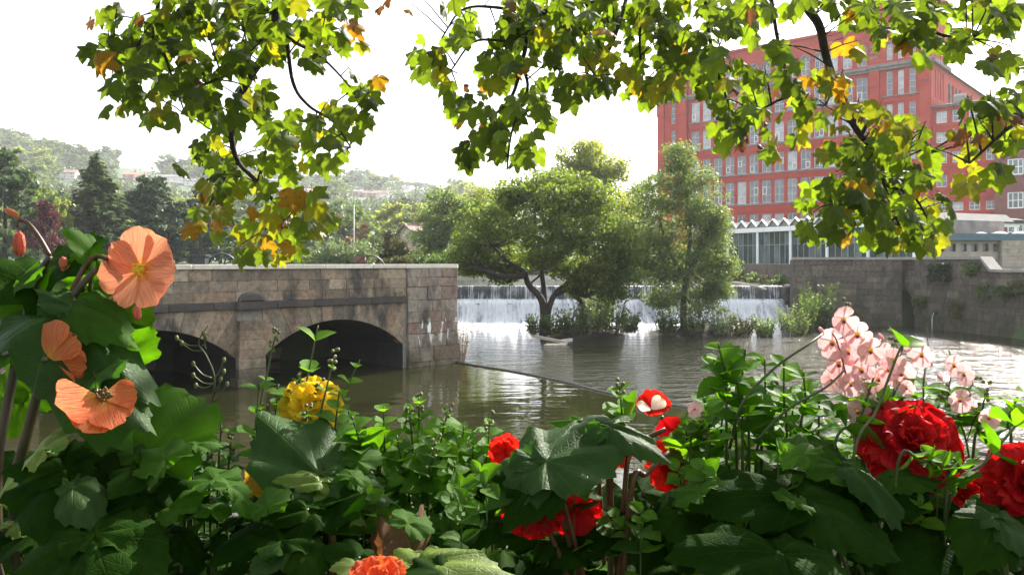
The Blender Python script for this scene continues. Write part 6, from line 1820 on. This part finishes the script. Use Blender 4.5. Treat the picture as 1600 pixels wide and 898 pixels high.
for (k, b, t, nrm, w, v) in (
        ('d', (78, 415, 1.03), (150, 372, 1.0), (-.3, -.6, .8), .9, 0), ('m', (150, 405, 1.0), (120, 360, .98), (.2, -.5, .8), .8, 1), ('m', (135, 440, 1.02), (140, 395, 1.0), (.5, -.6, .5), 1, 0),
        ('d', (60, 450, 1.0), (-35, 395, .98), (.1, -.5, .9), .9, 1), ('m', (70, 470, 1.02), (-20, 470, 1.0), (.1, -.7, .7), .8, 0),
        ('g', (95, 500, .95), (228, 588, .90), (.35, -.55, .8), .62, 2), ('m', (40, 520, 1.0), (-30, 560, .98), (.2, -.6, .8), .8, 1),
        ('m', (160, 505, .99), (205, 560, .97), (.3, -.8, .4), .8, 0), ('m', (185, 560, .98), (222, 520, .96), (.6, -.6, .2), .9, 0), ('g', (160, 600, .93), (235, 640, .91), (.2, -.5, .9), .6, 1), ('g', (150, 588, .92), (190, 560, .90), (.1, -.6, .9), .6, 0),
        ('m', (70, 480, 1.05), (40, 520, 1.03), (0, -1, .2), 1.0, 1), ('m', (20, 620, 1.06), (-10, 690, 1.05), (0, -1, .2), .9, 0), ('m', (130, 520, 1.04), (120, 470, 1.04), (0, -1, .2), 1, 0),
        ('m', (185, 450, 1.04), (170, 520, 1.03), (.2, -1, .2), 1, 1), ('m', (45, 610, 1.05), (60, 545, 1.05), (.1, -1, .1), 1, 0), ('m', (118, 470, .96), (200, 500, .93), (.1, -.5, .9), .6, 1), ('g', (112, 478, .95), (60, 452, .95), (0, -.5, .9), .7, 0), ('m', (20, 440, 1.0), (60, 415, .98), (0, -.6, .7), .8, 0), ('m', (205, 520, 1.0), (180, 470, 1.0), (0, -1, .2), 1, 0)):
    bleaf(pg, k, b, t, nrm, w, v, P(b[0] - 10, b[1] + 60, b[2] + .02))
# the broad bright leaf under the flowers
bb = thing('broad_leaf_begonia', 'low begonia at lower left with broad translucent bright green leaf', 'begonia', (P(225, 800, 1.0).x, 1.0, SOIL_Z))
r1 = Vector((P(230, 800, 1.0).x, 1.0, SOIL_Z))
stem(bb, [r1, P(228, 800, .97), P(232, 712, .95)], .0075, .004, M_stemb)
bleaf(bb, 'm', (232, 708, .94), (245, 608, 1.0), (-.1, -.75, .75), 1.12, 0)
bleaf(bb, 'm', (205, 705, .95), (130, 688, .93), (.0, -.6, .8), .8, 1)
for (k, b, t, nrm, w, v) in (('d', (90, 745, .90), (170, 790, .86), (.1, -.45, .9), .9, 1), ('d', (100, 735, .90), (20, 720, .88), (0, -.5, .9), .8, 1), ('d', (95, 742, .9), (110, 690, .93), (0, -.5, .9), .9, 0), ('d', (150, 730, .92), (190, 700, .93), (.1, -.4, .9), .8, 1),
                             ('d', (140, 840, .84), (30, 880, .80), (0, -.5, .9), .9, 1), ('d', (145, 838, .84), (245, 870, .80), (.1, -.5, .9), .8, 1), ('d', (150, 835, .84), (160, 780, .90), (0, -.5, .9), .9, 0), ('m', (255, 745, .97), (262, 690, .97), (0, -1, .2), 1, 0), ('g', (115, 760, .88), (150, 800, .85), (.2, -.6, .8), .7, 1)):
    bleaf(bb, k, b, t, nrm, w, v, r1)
# ---------- yellow begonia, centre left
yb = thing('yellow_begonia', 'begonia with a yellow flower behind large grey-green leaves, left of centre', 'begonia', (P(500, 800, 1.0).x, 1.02, SOIL_Z))
r2 = Vector((P(500, 800, 1.0).x, 1.02, SOIL_Z))
stem(yb, [r2, P(498, 800, 1.0), P(495, 720, 1.06), P(487, 650, 1.11)], .007, .004, M_stemg)
double_begonia(yb, P(487, 636, 1.10), 52 / F * 1.1, (.1, -.8, .5), F_yellow, 'ye', ((8, 1.0, 8), (7, .8, 35), (5, .5, 60)))
for (k, b, t, nrm, w, v) in (('g', (497, 742, .95), (408, 645, 1.0), (.25, -.6, .8), .72, 0), ('g', (505, 742, .95), (600, 752, .93), (.15, -.55, .85), .62, 1), ('g', (500, 736, .96), (560, 668, 1.02), (.1, -.6, .8), .85, 0), ('g', (500, 745, .95), (505, 690, .98), (.1, -.6, .8), 1.2, 1),
                             ('l', (500, 752, .93), (440, 738, .92), (.1, -.5, .8), .5, 1), ('l', (520, 770, .93), (570, 800, .92), (.1, -.5, .8), .7, 1), ('d', (490, 800, .90), (338, 838, .87), (.05, -.5, .85), .5, 1), ('d', (480, 795, .90), (400, 782, .9), (.05, -.5, .85), .6, 1), ('d', (500, 800, .92), (560, 770, .9), (.1, -.6, .8), .7, 0),
                             ('g', (452, 850, .87), (400, 880, .84), (.1, -.5, .9), .8, 1), ('d', (470, 850, .87), (500, 890, .84), (.1, -.5, .9), .8, 1), ('d', (440, 846, .87), (420, 800, .92), (.1, -.5, .9), .8, 0)):
    bleaf(yb, k, b, t, nrm, w, v, r2)
stem(yb, [r2, P(520, 840, .9), P(478, 800, .98), P(480, 765, 1.0)], .004, .003, M_stemr, 'flower_stalk')
single_begonia(yb, P(482, 768, 1.0), 26 / F, (.2, -.4, -.8), F_scar, 'sc', cup=.5, centre=False)
# ---------- orange begonia at the bottom edge
ob = thing('orange_begonia', 'low begonia at the bottom edge with an orange flower and lime leaf edges', 'begonia', (P(620, 890, .85).x, .9, SOIL_Z))
r3 = Vector((P(620, 890, .85).x, .9, SOIL_Z))
double_begonia(ob, P(590, 912, .80), 52 / F * .8, (.05, -.5, .8), F_orange, 'or', ((8, 1.0, 5), (7, .8, 30), (5, .5, 55)))
for (k, b, t, nrm, w, v) in (('l', (660, 880, .82), (778, 858, .80), (.05, -.35, .9), .55, 1), ('l', (650, 885, .82), (620, 850, .84), (.1, -.4, .9), .8, 1), ('l', (560, 885, .83), (525, 880, .82), (.1, -.4, .9), .8, 1), ('d', (560, 870, .86), (510, 850, .86), (.1, -.5, .9), .8, 1), ('d', (690, 895, .80), (640, 905, .78), (0, -.6, .7), .9, 0)):
    bleaf(ob, k, b, t, nrm, w, v, r3)
dl = link('dry_leaf', SYC['b'][0], None, frame(P(645, 868, .87), P(676, 782, .90), (.55, -.8, .1), .62)); tag(dl, 'curled dry brown leaf standing among the flowers at bottom centre', 'dry leaf')
dl = link('dry_leaf', SYC['b'][2], None, frame(P(600, 850, .90), P(590, 800, .93), (-.3, -.8, .4), .8)); tag(dl, 'darker dry brown leaf in shade left of the curled dry leaf', 'dry leaf')
dl = link('dry_leaf', SYC['o'][1], None, frame(P(395, 745, .98), P(380, 790, .97), (-.1, -.9, .3), .7)); tag(dl, 'yellowing leaf in the shade below the tall shoots left of the yellow flower', 'dry leaf')
# ---------- scarlet begonia, centre right
sb = thing('scarlet_begonia', 'begonia with scarlet flowers half hidden under a large dark grey-green leaf', 'begonia', (P(960, 830, 1.0).x, 1.02, SOIL_Z))
r4 = Vector((P(960, 830, 1.0).x, 1.02, SOIL_Z))
for (k, b, t, nrm, w, v) in (('g', (850, 728, .93), (775, 765, .90), (.05, -.55, .85), .8, 1), ('g', (855, 722, .93), (960, 690, .93), (.05, -.5, .9), .8, 0), ('g', (955, 668, .95), (1045, 692, .92), (.1, -.5, .85), .45, 1), ('g', (948, 665, .96), (870, 668, .98), (.05, -.5, .85), .7, 1), ('g', (850, 722, .94), (900, 655, 1.0), (.05, -.6, .8), .8, 0),
                             ('m', (930, 660, 1.0), (860, 655, 1.02), (0, -.4, .9), .4, 0), ('d', (830, 765, .92), (780, 735, .92), (.1, -.5, .9), .7, 1), ('d', (870, 745, .92), (800, 800, .88), (.05, -.6, .8), .6, 1), ('m', (830, 770, .92), (775, 790, .92), (.05, -.6, .8), .4, 1)):
    bleaf(sb, k, b, t, nrm, w, v, r4, M_stemr)
stem(sb, [r4, P(975, 780, .98), P(990, 700, 1.0), P(1040, 670, 1.0)], .0035, .003, M_stemr)
stem(sb, [r4, P(985, 775, .94), P(1010, 740, .95), P(1045, 706, .97)], .004, .003, M_stemr)
double_begonia(sb, P(960, 700, 1.0), 32 / F, (.0, -.8, .1), F_scar, 'sd', ((7, 1, 10), (6, .8, 40), (4, .5, 65)))
double_begonia(sb, P(1050, 728, 1.08), 50 / F, (.1, -.9, .2), F_scar, 'sd', ((8, 1, 8), (7, .8, 35), (5, .55, 60)))
double_begonia(sb, P(790, 705, 1.04), 30 / F, (-.2, -.8, .2), F_scar, 'sd', ((7, 1, 8), (6, .8, 35)))
double_begonia(sb, P(832, 800, .94), 54 / F * .9, (0, -.7, -.5), F_red, 're', ((8, 1, 8), (7, .8, 35), (5, .55, 60)))
double_begonia(sb, P(900, 800, .97), 42 / F, (.1, -.8, -.3), F_red, 're', ((7, 1, 10), (6, .8, 40)))
single_begonia(sb, P(1020, 640, 1.02), 30 / F, (.0, -.5, .8), F_scar, 'sc', cup=.3, centre=False)
single_begonia(sb, P(1018, 640, 1.0), 22 / F, (.0, -.6, .8), F_cream, 'cr', ((-75, 1, .5), (50, 1.1, .55)), cup=.35, centre=False)
single_begonia(sb, P(1035, 652, 1.02), 34 / F, (.2, -.8, -.2), F_red, 're', ((170, 1, .6), (120, .9, .5)), cup=.3, centre=False)
# ---------- crimson begonias, right
cb = thing('crimson_begonia', 'begonia at right with a big ruffled crimson flower above dark leaves', 'begonia', (P(1390, 850, 1.0).x, 1.0, SOIL_Z))
r5 = Vector((P(1390, 850, 1.0).x, 1.0, SOIL_Z))
stem(cb, [r5, P(1388, 840, .98), P(1385, 770, .98), P(1415, 715, .99)], .007, .004, M_stemb)
double_begonia(cb, P(1420, 698, .98), 82 / F * .98, (-.12, -.72, .62), F_red, 're', ((8, 1.0, 2), (8, .92, 18), (6, .74, 36), (5, .54, 54), (4, .36, 70)))
double_begonia(cb, P(1425, 800, 1.0), 48 / F, (.1, -.8, -.2), F_red, 're', ((7, 1, 8), (6, .8, 35)))
for (k, b, t, nrm, w, v) in (('m', (1330, 735, .93), (1250, 722, .92), (.05, -.45, .9), .5, 0), ('g', (1335, 732, .92), (1425, 775, .88), (.25, -.5, .85), .45, 2), ('d', (1240, 775, .90), (1105, 752, .88), (.0, -.5, .9), .6, 1), ('d', (1250, 775, .90), (1385, 815, .86), (.05, -.5, .9), .7, 1), ('d', (1245, 780, .9), (1200, 840, .86), (0, -.6, .8), .8, 1),
                             ('d', (1215, 862, .84), (1085, 838, .82), (0, -.5, .9), .6, 1), ('d', (1220, 865, .84), (1340, 885, .81), (0, -.5, .9), .7, 1), ('d', (1370, 780, .92), (1440, 760, .92), (.2, -.5, .85), .8, 0), ('m', (1400, 745, .93), (1465, 730, .93), (.1, -.4, .9), .6, 1), ('d', (1330, 830, .88), (1400, 850, .85), (.1, -.6, .8), .9, 1), ('d', (1290, 800, .92), (1330, 740, .95), (.1, -.6, .8), .9, 0),
                             ('d', (1250, 760, .96), (1190, 735, .97), (0, -.5, .9), .8, 1), ('d', (1060, 800, .93), (1130, 830, .9), (0, -.6, .8), .9, 1)):
    bleaf(cb, k, b, t, nrm, w, v, r5)
cb2 = thing('crimson_begonia', 'crimson begonia flower cut off by the right edge of the view', 'begonia', (P(1600, 850, 1.0).x, 1.0, SOIL_Z))
r6 = Vector((P(1600, 850, 1.0).x, 1.0, SOIL_Z))
stem(cb2, [r6, P(1605, 840, .95), P(1600, 780, .95)], .007, .004, M_stemb)
double_begonia(cb2, P(1608, 765, .94), 78 / F * .94, (-.25, -.8, .45), F_red, 're', ((9, 1.0, 6), (8, .88, 26), (7, .70, 44), (6, .5, 62)))
double_begonia(cb2, P(1500, 772, 1.02), 40 / F, (0, -.8, .3), F_red, 're', ((7, 1, 10), (6, .8, 38), (4, .5, 60)))
for (k, b, t, nrm, w, v) in (('g', (1560, 812, .88), (1640, 850, .85), (.1, -.55, .85), .7, 1), ('g', (1550, 808, .88), (1500, 795, .89), (0, -.5, .9), .8, 1), ('d', (1555, 815, .88), (1530, 870, .84), (0, -.6, .8), .8, 1), ('m', (1545, 775, .95), (1590, 790, .93), (.1, -.5, .8), .7, 0), ('d', (1480, 850, .9), (1420, 880, .86), (0, -.6, .8), .9, 1), ('d', (1500, 860, .9), (1560, 890, .86), (0, -.6, .8), .9, 1)):
    bleaf(cb2, k, b, t, nrm, w, v, r6)

# ---------- shade leaves filling the planter
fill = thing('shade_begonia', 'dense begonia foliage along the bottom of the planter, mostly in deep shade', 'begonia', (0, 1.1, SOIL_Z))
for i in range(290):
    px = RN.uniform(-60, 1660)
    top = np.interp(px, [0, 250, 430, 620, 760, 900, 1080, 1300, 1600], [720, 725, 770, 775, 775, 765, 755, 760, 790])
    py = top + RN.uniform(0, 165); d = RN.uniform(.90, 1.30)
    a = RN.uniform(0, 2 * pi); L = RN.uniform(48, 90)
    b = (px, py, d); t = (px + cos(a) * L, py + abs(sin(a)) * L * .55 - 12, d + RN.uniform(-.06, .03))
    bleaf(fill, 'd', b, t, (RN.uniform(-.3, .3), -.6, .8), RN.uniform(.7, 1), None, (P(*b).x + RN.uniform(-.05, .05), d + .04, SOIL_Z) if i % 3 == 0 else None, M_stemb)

for i in range(34):              # younger, thinner leaves catching the light between the old ones
    px = RN.choice([RN.uniform(0, 420), RN.uniform(300, 800), RN.uniform(800, 1560)]); py = RN.uniform(690, 830); d = RN.uniform(.86, .98)
    a = RN.uniform(0, 2 * pi); L = RN.uniform(26, 48)
    bleaf(fill, RN.choice('mml'), (px, py, d), (px + cos(a) * L, py - abs(sin(a)) * L * .8, d + .03), (RN.uniform(-.4, .4), -.7, .7), RN.uniform(.8, 1.1))
# ---------- small-leaved shoots
D_green = leafmat('diascia_leaf', [(.045, .11, .012), (.058, .135, .015), (.07, .15, .02)], .54, (2.5, 2.7, .3), .55, .12, by='object', nscale=3, bmp=.2)
D_lime = leafmat('diascia_leaf_lime', [(.075, .17, .016), (.09, .19, .02)], .54, (2.1, 2.2, .3), .55, .12, by='object', nscale=3, bmp=.2)
D_deep = leafmat('diascia_leaf_deep', [(.03, .075, .012), (.042, .095, .015)], .45, (2.4, 2.7, .35), .55, .12, by='object', nscale=3, bmp=.2)
OV = {k: [ovate_mesh('leaf', mt, s, w, c) for s, w, c in ((1, .34, .2), (2, .38, .35), (3, .30, .1))] for k, mt in (('g', D_green), ('l', D_lime), ('d', D_deep))}
M_tinybud = plain('tiny_green_bud', (.12, .13, .04), .6, .3, 60)
def shoot(parent, pts, n, leaf, key='g', r=.0020, tip=True, start=.2, end=1.0, rnd=.3):
    q = curve(pts, 8)
    m = MB(); m.tube(q, taper(r, r * .55, len(q)), 5); m.build('stem', M_stemg, parent, True)
    for i in range(n):
        u = start + (end - start) * (i + .5) / n
        f = u * (len(q) - 1); j = min(int(f), len(q) - 2)
        p = q[j].lerp(q[j + 1], f - j); ax = (q[j + 1] - q[j]).normalized()
        a0 = (i % 2) * pi / 2 + RN.uniform(-rnd, rnd) + .5
        x = Vector((1, 0, 0)) - ax * ax.x; x.normalize(); y = ax.cross(x)
        s = leaf * 1.4 * (1.0 - .5 * max(0, (u - .6) / .4)) * RN.uniform(.75, 1.15)
        for sg in (0, pi):
            d = x * cos(a0 + sg) + y * sin(a0 + sg)
            dd = (d + ax * RN.uniform(.15, .75)).normalized()
            kk = key if RN.random() < .75 else RN.choice('gld')
            link('leaf', RN.choice(OV[kk]), parent, frame(p, p + dd, ax + Vector((0, -.3, .2)), RN.uniform(.95, 1.25), s))
    if tip and RN.random() < .5:
        m = MB(); e = q[-1]; ax = (q[-1] - q[-3]).normalized()
        for k in range(9):
            a = RN.uniform(0, 6.28); h = RN.uniform(-.02, .012)
            m.ball(e + ax * h + Vector((cos(a), sin(a), 0)) * .0045, .0028, 5, 4)
        m.build('bud_cluster', M_tinybud, parent, True)

def px_line(*p): return [P(*q) for q in p]
sp1 = thing('trailing_diascia', 'bushy small-leaved green plant filling the centre of the planter', 'trailing plant', (P(640, 850, 1.05).x, 1.08, SOIL_Z))
SH = [(655, 620, 640, 790), (600, 635, 612, 760), (640, 640, 650, 760), (680, 690, 668, 800), (765, 655, 745, 780), (725, 665, 700, 790), (575, 690, 560, 770), (620, 680, 640, 800), (700, 640, 690, 760), (740, 690, 720, 800), (590, 720, 610, 800), (660, 700, 640, 820), (710, 720, 730, 830), (780, 720, 770, 820), (550, 650, 560, 740), (685, 745, 660, 840), (625, 740, 600, 830), (755, 750, 740, 830), (690, 660, 700, 770)]
for k, (tx, ty, bx, by) in enumerate(SH):
    d = RN.uniform(1.0, 1.14)
    shoot(sp1, [Vector((P(bx, by, d).x, d, SOIL_Z)), P(bx, by, d), P((tx + bx) / 2 + RN.uniform(-8, 8), (ty + by) / 2, d - .01), P(tx, ty, d - .02)], 8, .028, RN.choice('glll'), start=.3)
sp2 = thing('trailing_diascia', 'upright leggy shoots rising in front of the bridge arch, left of centre', 'trailing plant', (P(450, 800, 1.05).x, 1.1, SOIL_Z))
for k, (tx, ty, bx, by, n, lf) in enumerate(((497, 508, 470, 640, 3, .034), (430, 525, 405, 640, 2, .012), (522, 555, 500, 650, 2, .012), (562, 562, 520, 650, 4, .022), (470, 590, 440, 690, 5, .026), (500, 600, 480, 700, 5, .024), (435, 600, 425, 700, 5, .026), (405, 590, 400, 690, 3, .026), (530, 610, 520, 700, 5, .024), (455, 620, 450, 720, 5, .026), (415, 640, 410, 720, 4, .024), (480, 640, 470, 720, 4, .024), (545, 640, 540, 720, 5, .024))):
    d = RN.uniform(1.03, 1.12)
    shoot(sp2, [Vector((P(bx, by + 60, d).x, d, SOIL_Z)), P(bx - 6, by + 60, d), P(bx, by, d), P((tx + bx) / 2, (ty + by) / 2, d), P(tx, ty, d)], n, lf, 'l' if k < 6 else 'g', start=.45 if lf > .02 else .6)
sp3 = thing('trailing_diascia', 'thin spindly seed stalk with curling tips in front of the left arch', 'seed stalk', (P(330, 720, 1.05).x, 1.08, SOIL_Z))
q = px_line((325, 700, 1.05), (330, 640, 1.05), (335, 590, 1.05), (322, 555, 1.05), (310, 535, 1.05), (325, 508, 1.05))
stem(sp3, [Vector((q[0].x, 1.08, SOIL_Z))] + q, .002, .0008, M_stemg)
for (x0, y0, x1, y1) in ((312, 540, 276, 528), (316, 548, 284, 536), (330, 590, 302, 568), (334, 600, 302, 586), (335, 590, 350, 562), (333, 615, 350, 580), (334, 600, 306, 602), (332, 620, 345, 592), (330, 630, 355, 600), (322, 545, 318, 520), (315, 540, 322, 528)):
    stem(sp3, px_line((x0, y0, 1.05), ((x0 + x1) / 2, (y0 + y1) / 2 + 5, 1.05), (x1, y1, 1.05)), .0010, .0007, M_stemg, 'curl', 4)
    m = MB(); m.ball(P(x1, y1, 1.05), .0028, 5, 4, (1, 1, 1.5)); m.build('seed_bud', M_tinybud, sp3, True)
for (x, y) in ((300, 640), (340, 660), (355, 690), (320, 700), (290, 690)):
    shoot(sp3, [Vector((P(x, 780, 1.06).x, 1.06, SOIL_Z)), P(x, 780, 1.06), P(x + 6, y, 1.06)], 5, .022, 'd', start=.3)
# ---------- pink diascia, right
dp = thing('pink_diascia', 'tall pink-flowered diascia with clustered blooms rising at right over the river', 'diascia', (P(1330, 800, 1.0).x, 1.08, SOIL_Z))
def dflower(parent, px, py, d, rpx, nrm, mat=F_pink, key='pk'):
    c = P(px, py, d); R_ = rpx / F * d
    A = facing(c, nrm)
    m = MB(); m.ball((0, -.06, .05), .17, 7, 4, (1, .8, .6))
    f = link('flower', m.mesh('flower', M_eye, True), parent, A @ Matrix.Diagonal((R_, R_, R_, 1)))
    m = MB(); m.ball((0, -.22, .09), .12, 6, 4); link('throat', m.mesh('throat', M_darkeye, True), f, A @ Matrix.Diagonal((R_, R_, R_, 1)))
    for i, (a, s, w) in enumerate(((180, 1.12, .62), (112, .92, .50), (248, .92, .50), (32, .78, .44), (328, .78, .44))):
        Mx = A @ Matrix.Rotation(radians(-a + RN.uniform(-6, 6)), 4, 'Z') @ Matrix.Translation((0, .03 * R_, (.02 + .02 * (i % 2)) * R_)) @ Matrix.Rotation(radians(RN.uniform(-2, 16)), 4, 'X') @ Matrix.Diagonal((R_ * s, R_ * s, R_ * s, 1))
        link('petal', pet(key, mat, i % 4, wid=w, cup=.10, ruffle=.04), f, Mx)
    return f
PK = [(1318, 497, 25), (1340, 520, 25), (1300, 532, 25), (1360, 545, 24), (1325, 548, 20), (1345, 575, 24), (1310, 565, 26), (1408, 580, 24), (1395, 560, 22), (1380, 548, 18), (1440, 552, 20), (1425, 540, 16), (1490, 568, 19), (1505, 582, 19), (1300, 590, 20), (1330, 598, 20), (1355, 605, 16), (1340, 640, 22), (1368, 632, 16), (1500, 622, 20), (1520, 635, 18), (1545, 650, 18), (1085, 636, 14), (1545, 680, 14), (1416, 604, 14), (1372, 590, 20), (1388, 575, 18)]
SPK = [((1385, 800), (1360, 700), (1322, 600), (1330, 520), (1322, 478)), ((1360, 800), (1345, 700), (1330, 620), (1310, 540), (1300, 520)), ((1400, 810), (1390, 700), (1395, 620), (1405, 560), (1395, 525)), ((1440, 800), (1445, 690), (1443, 600), (1450, 545), (1447, 512)), ((1520, 800), (1510, 690), (1484, 620), (1488, 570), (1482, 545)), ((1480, 810), (1470, 720), (1500, 660), (1515, 610), (1520, 600)), ((1330, 800), (1300, 700), (1340, 650), (1360, 600))]
spk_pts = []
for s in SPK:
    d = RN.uniform(1.02, 1.10)
    line = [P(x, y, d) for x, y in s]
    spk_pts += [(x, y, d) for x, y in s[1:]]
    shoot(dp, [Vector((line[0].x, d, SOIL_Z))] + line, 4, .024, 'g', .0017, start=.3, end=.62)
for i, (px, py, r) in enumerate(PK):
    d = RN.uniform(1.0, 1.08)
    dflower(dp, px, py, d, r, (RN.uniform(-.5, .35), -1, RN.uniform(-.15, .35)))
    j = min(spk_pts, key=lambda q: (q[0] - px) ** 2 + (q[1] - 15 - py) ** 2)
    if math.hypot(j[0] - px, j[1] - py) < 90:
        stem(dp, px_line((j[0], j[1], j[2]), ((j[0] + px) / 2, min(j[1], py) - 4, d + .01), (px, py, d + .004)), .0009, .0008, M_stemr, 'flower_stalk', 4)
for (px, py) in ((1279, 510), (1464, 583), (1372, 520), (1338, 560), (1350, 590), (1448, 560)):
    bud(dp, P(px, py, 1.05), 15 / F, (.4, -.2, -.6), F_pink, .5)
dg = thing('diascia_foliage', 'dense bright green small-leaved foliage below the pink flowers at right', 'trailing plant', (P(1200, 850, 1.05).x, 1.1, SOIL_Z))
SH = [(1122, 535, 1135, 650), (1115, 560, 1150, 680), (1165, 545, 1170, 680), (1195, 560, 1190, 700), (1225, 560, 1230, 700), (1255, 580, 1250, 700), (1210, 600, 1200, 720), (1150, 590, 1160, 700), (1100, 620, 1110, 720), (1130, 640, 1140, 740), (1180, 630, 1180, 740), (1240, 630, 1240, 740), (1280, 620, 1270, 740), (1300, 660, 1300, 750), (1070, 660, 1080, 740), (1110, 680, 1120, 760), (1160, 680, 1165, 760), (1220, 680, 1220, 760), (1265, 680, 1260, 760)]
for k, (tx, ty, bx, by) in enumerate(SH):
    d = RN.uniform(1.02, 1.14)
    shoot(dg, [Vector((P(bx, by, d).x, d, SOIL_Z)), P(bx, by, d), P((tx + bx) / 2 + RN.uniform(-10, 10), (ty + by) / 2, d), P(tx, ty, d - .01)], 6, .032, RN.choice('gggl'), .0022, start=.32, tip=k % 3 == 0)
stem(dg, px_line((1140, 700, 1.02), (1160, 630, 1.0), (1210, 575, 1.0), (1260, 540, 1.0), (1285, 522, 1.02)), .0022, .0014, M_stemg)
stem(dg, px_line((1180, 690, 1.0), (1230, 640, .99), (1290, 605, 1.0), (1320, 578, 1.02)), .0022, .0014, M_stemg)
dr = thing('leggy_diascia', 'leggy stems with large paired leaves in front of the crimson flower and right edge', 'trailing plant', (P(1450, 850, .98).x, 1.0, SOIL_Z))
for (pts, n, lf, st_) in ((((1330, 740, .95), (1370, 640, .97), (1400, 560, .98), (1412, 535, .98)), 1, .048, .85), (((1480, 800, .93), (1540, 720, .93), (1590, 660, .95), (1620, 600, .95)), 3, .040, .2), (((1300, 720, .99), (1340, 660, 1.0), (1365, 590, 1.0)), 4, .032, .1), (((1440, 720, 1.05), (1450, 660, 1.05), (1470, 620, 1.05)), 4, .030, .1), (((1520, 720, 1.05), (1530, 670, 1.05), (1540, 610, 1.05)), 4, .032, .1), (((1490, 690, 1.06), (1500, 650, 1.06), (1480, 610, 1.06)), 4, .03, .1), (((1580, 720, 1.05), (1575, 660, 1.05), (1590, 620, 1.05)), 4, .034, .1),
                          (((1410, 660, 1.06), (1405, 630, 1.06), (1420, 600, 1.06)), 3, .03, .1), (((1350, 690, 1.0), (1390, 660, 1.0), (1370, 620, 1.0)), 3, .03, .1), (((1400, 745, .92), (1440, 720, .91), (1475, 725, .91)), 3, .024, .3), (((1480, 760, .92), (1500, 735, .91), (1490, 715, .91)), 3, .024, .3)):
    P0 = P(*pts[0])
    shoot(dr, [Vector((P0.x, pts[0][2] + .03, SOIL_Z)), P0] + [P(*q) for q in pts[1:]], n, lf, 'g', .0024, start=max(.45, st_), tip=True)
mk = thing('trailing_diascia', 'fresh green sprigs pushing up between the big begonia leaves along the bottom, right half', 'trailing plant', (P(1000, 850, 1.0).x, .98, SOIL_Z))
for i in range(26):
    x = RN.choice([RN.uniform(560, 800), RN.uniform(900, 1130), RN.uniform(1000, 1560)]); y = RN.uniform(690, 800); d = RN.uniform(.90, 1.02)
    shoot(mk, [Vector((P(x, y, d).x, d, SOIL_Z)), P(x + RN.uniform(-14, 14), y + 80, d), P(x, y, d - .02)], 6, .024, RN.choice('ggl'), .0012, start=.2, tip=False)
m_ = thing('trailing_diascia', 'small shoots among the shaded begonia leaves along the bottom, left half', 'trailing plant', (P(330, 850, 1.0).x, 1.0, SOIL_Z))
for i in range(12):
    x, y = RN.uniform(20, 640), RN.uniform(720, 850); d = RN.uniform(.95, 1.06)
    shoot(m_, [Vector((P(x, y, d).x, d, SOIL_Z)), P(x + 8, y + 70, d), P(x, y, d)], 5, .022, 'd', .0012, start=.2, tip=False)
ml = thing('trailing_diascia', 'single tall leafy tip in front of the river, between the red flowers', 'trailing plant', (P(980, 800, 1.0).x, 1.0, SOIL_Z))
shoot(ml, [Vector((P(975, 800, 1.0).x, 1.0, SOIL_Z)), P(978, 720, 1.0), P(972, 650, 1.0), P(968, 602, 1.0)], 5, .028, 'l', start=.5)
shoot(ml, [Vector((P(1075, 800, 1.0).x, 1.0, SOIL_Z)), P(1078, 720, 1.02), P(1085, 680, 1.02), P(1090, 655, 1.02)], 4, .030, 'g', start=.5)
shoot(ml, [Vector((P(1110, 800, 1.0).x, 1.0, SOIL_Z)), P(1105, 720, 1.0), P(1098, 660, 1.0)], 5, .030, 'g', start=.4)
# ================================================================== AIR
m = MB(); m.box(-905, 905, -27, 1405, -2.4, 125)
hz, nt, N, L, out = newmat('haze_air')
v = N('ShaderNodeVolumePrincipled'); v.inputs['Density'].default_value = .00027; v.inputs['Color'].default_value = (.93, .96, 1, 1); v.inputs['Anisotropy'].default_value = .35
L(v.outputs[0], out.inputs['Volume'])
tag(m.build('haze', hz), kind='stuff')
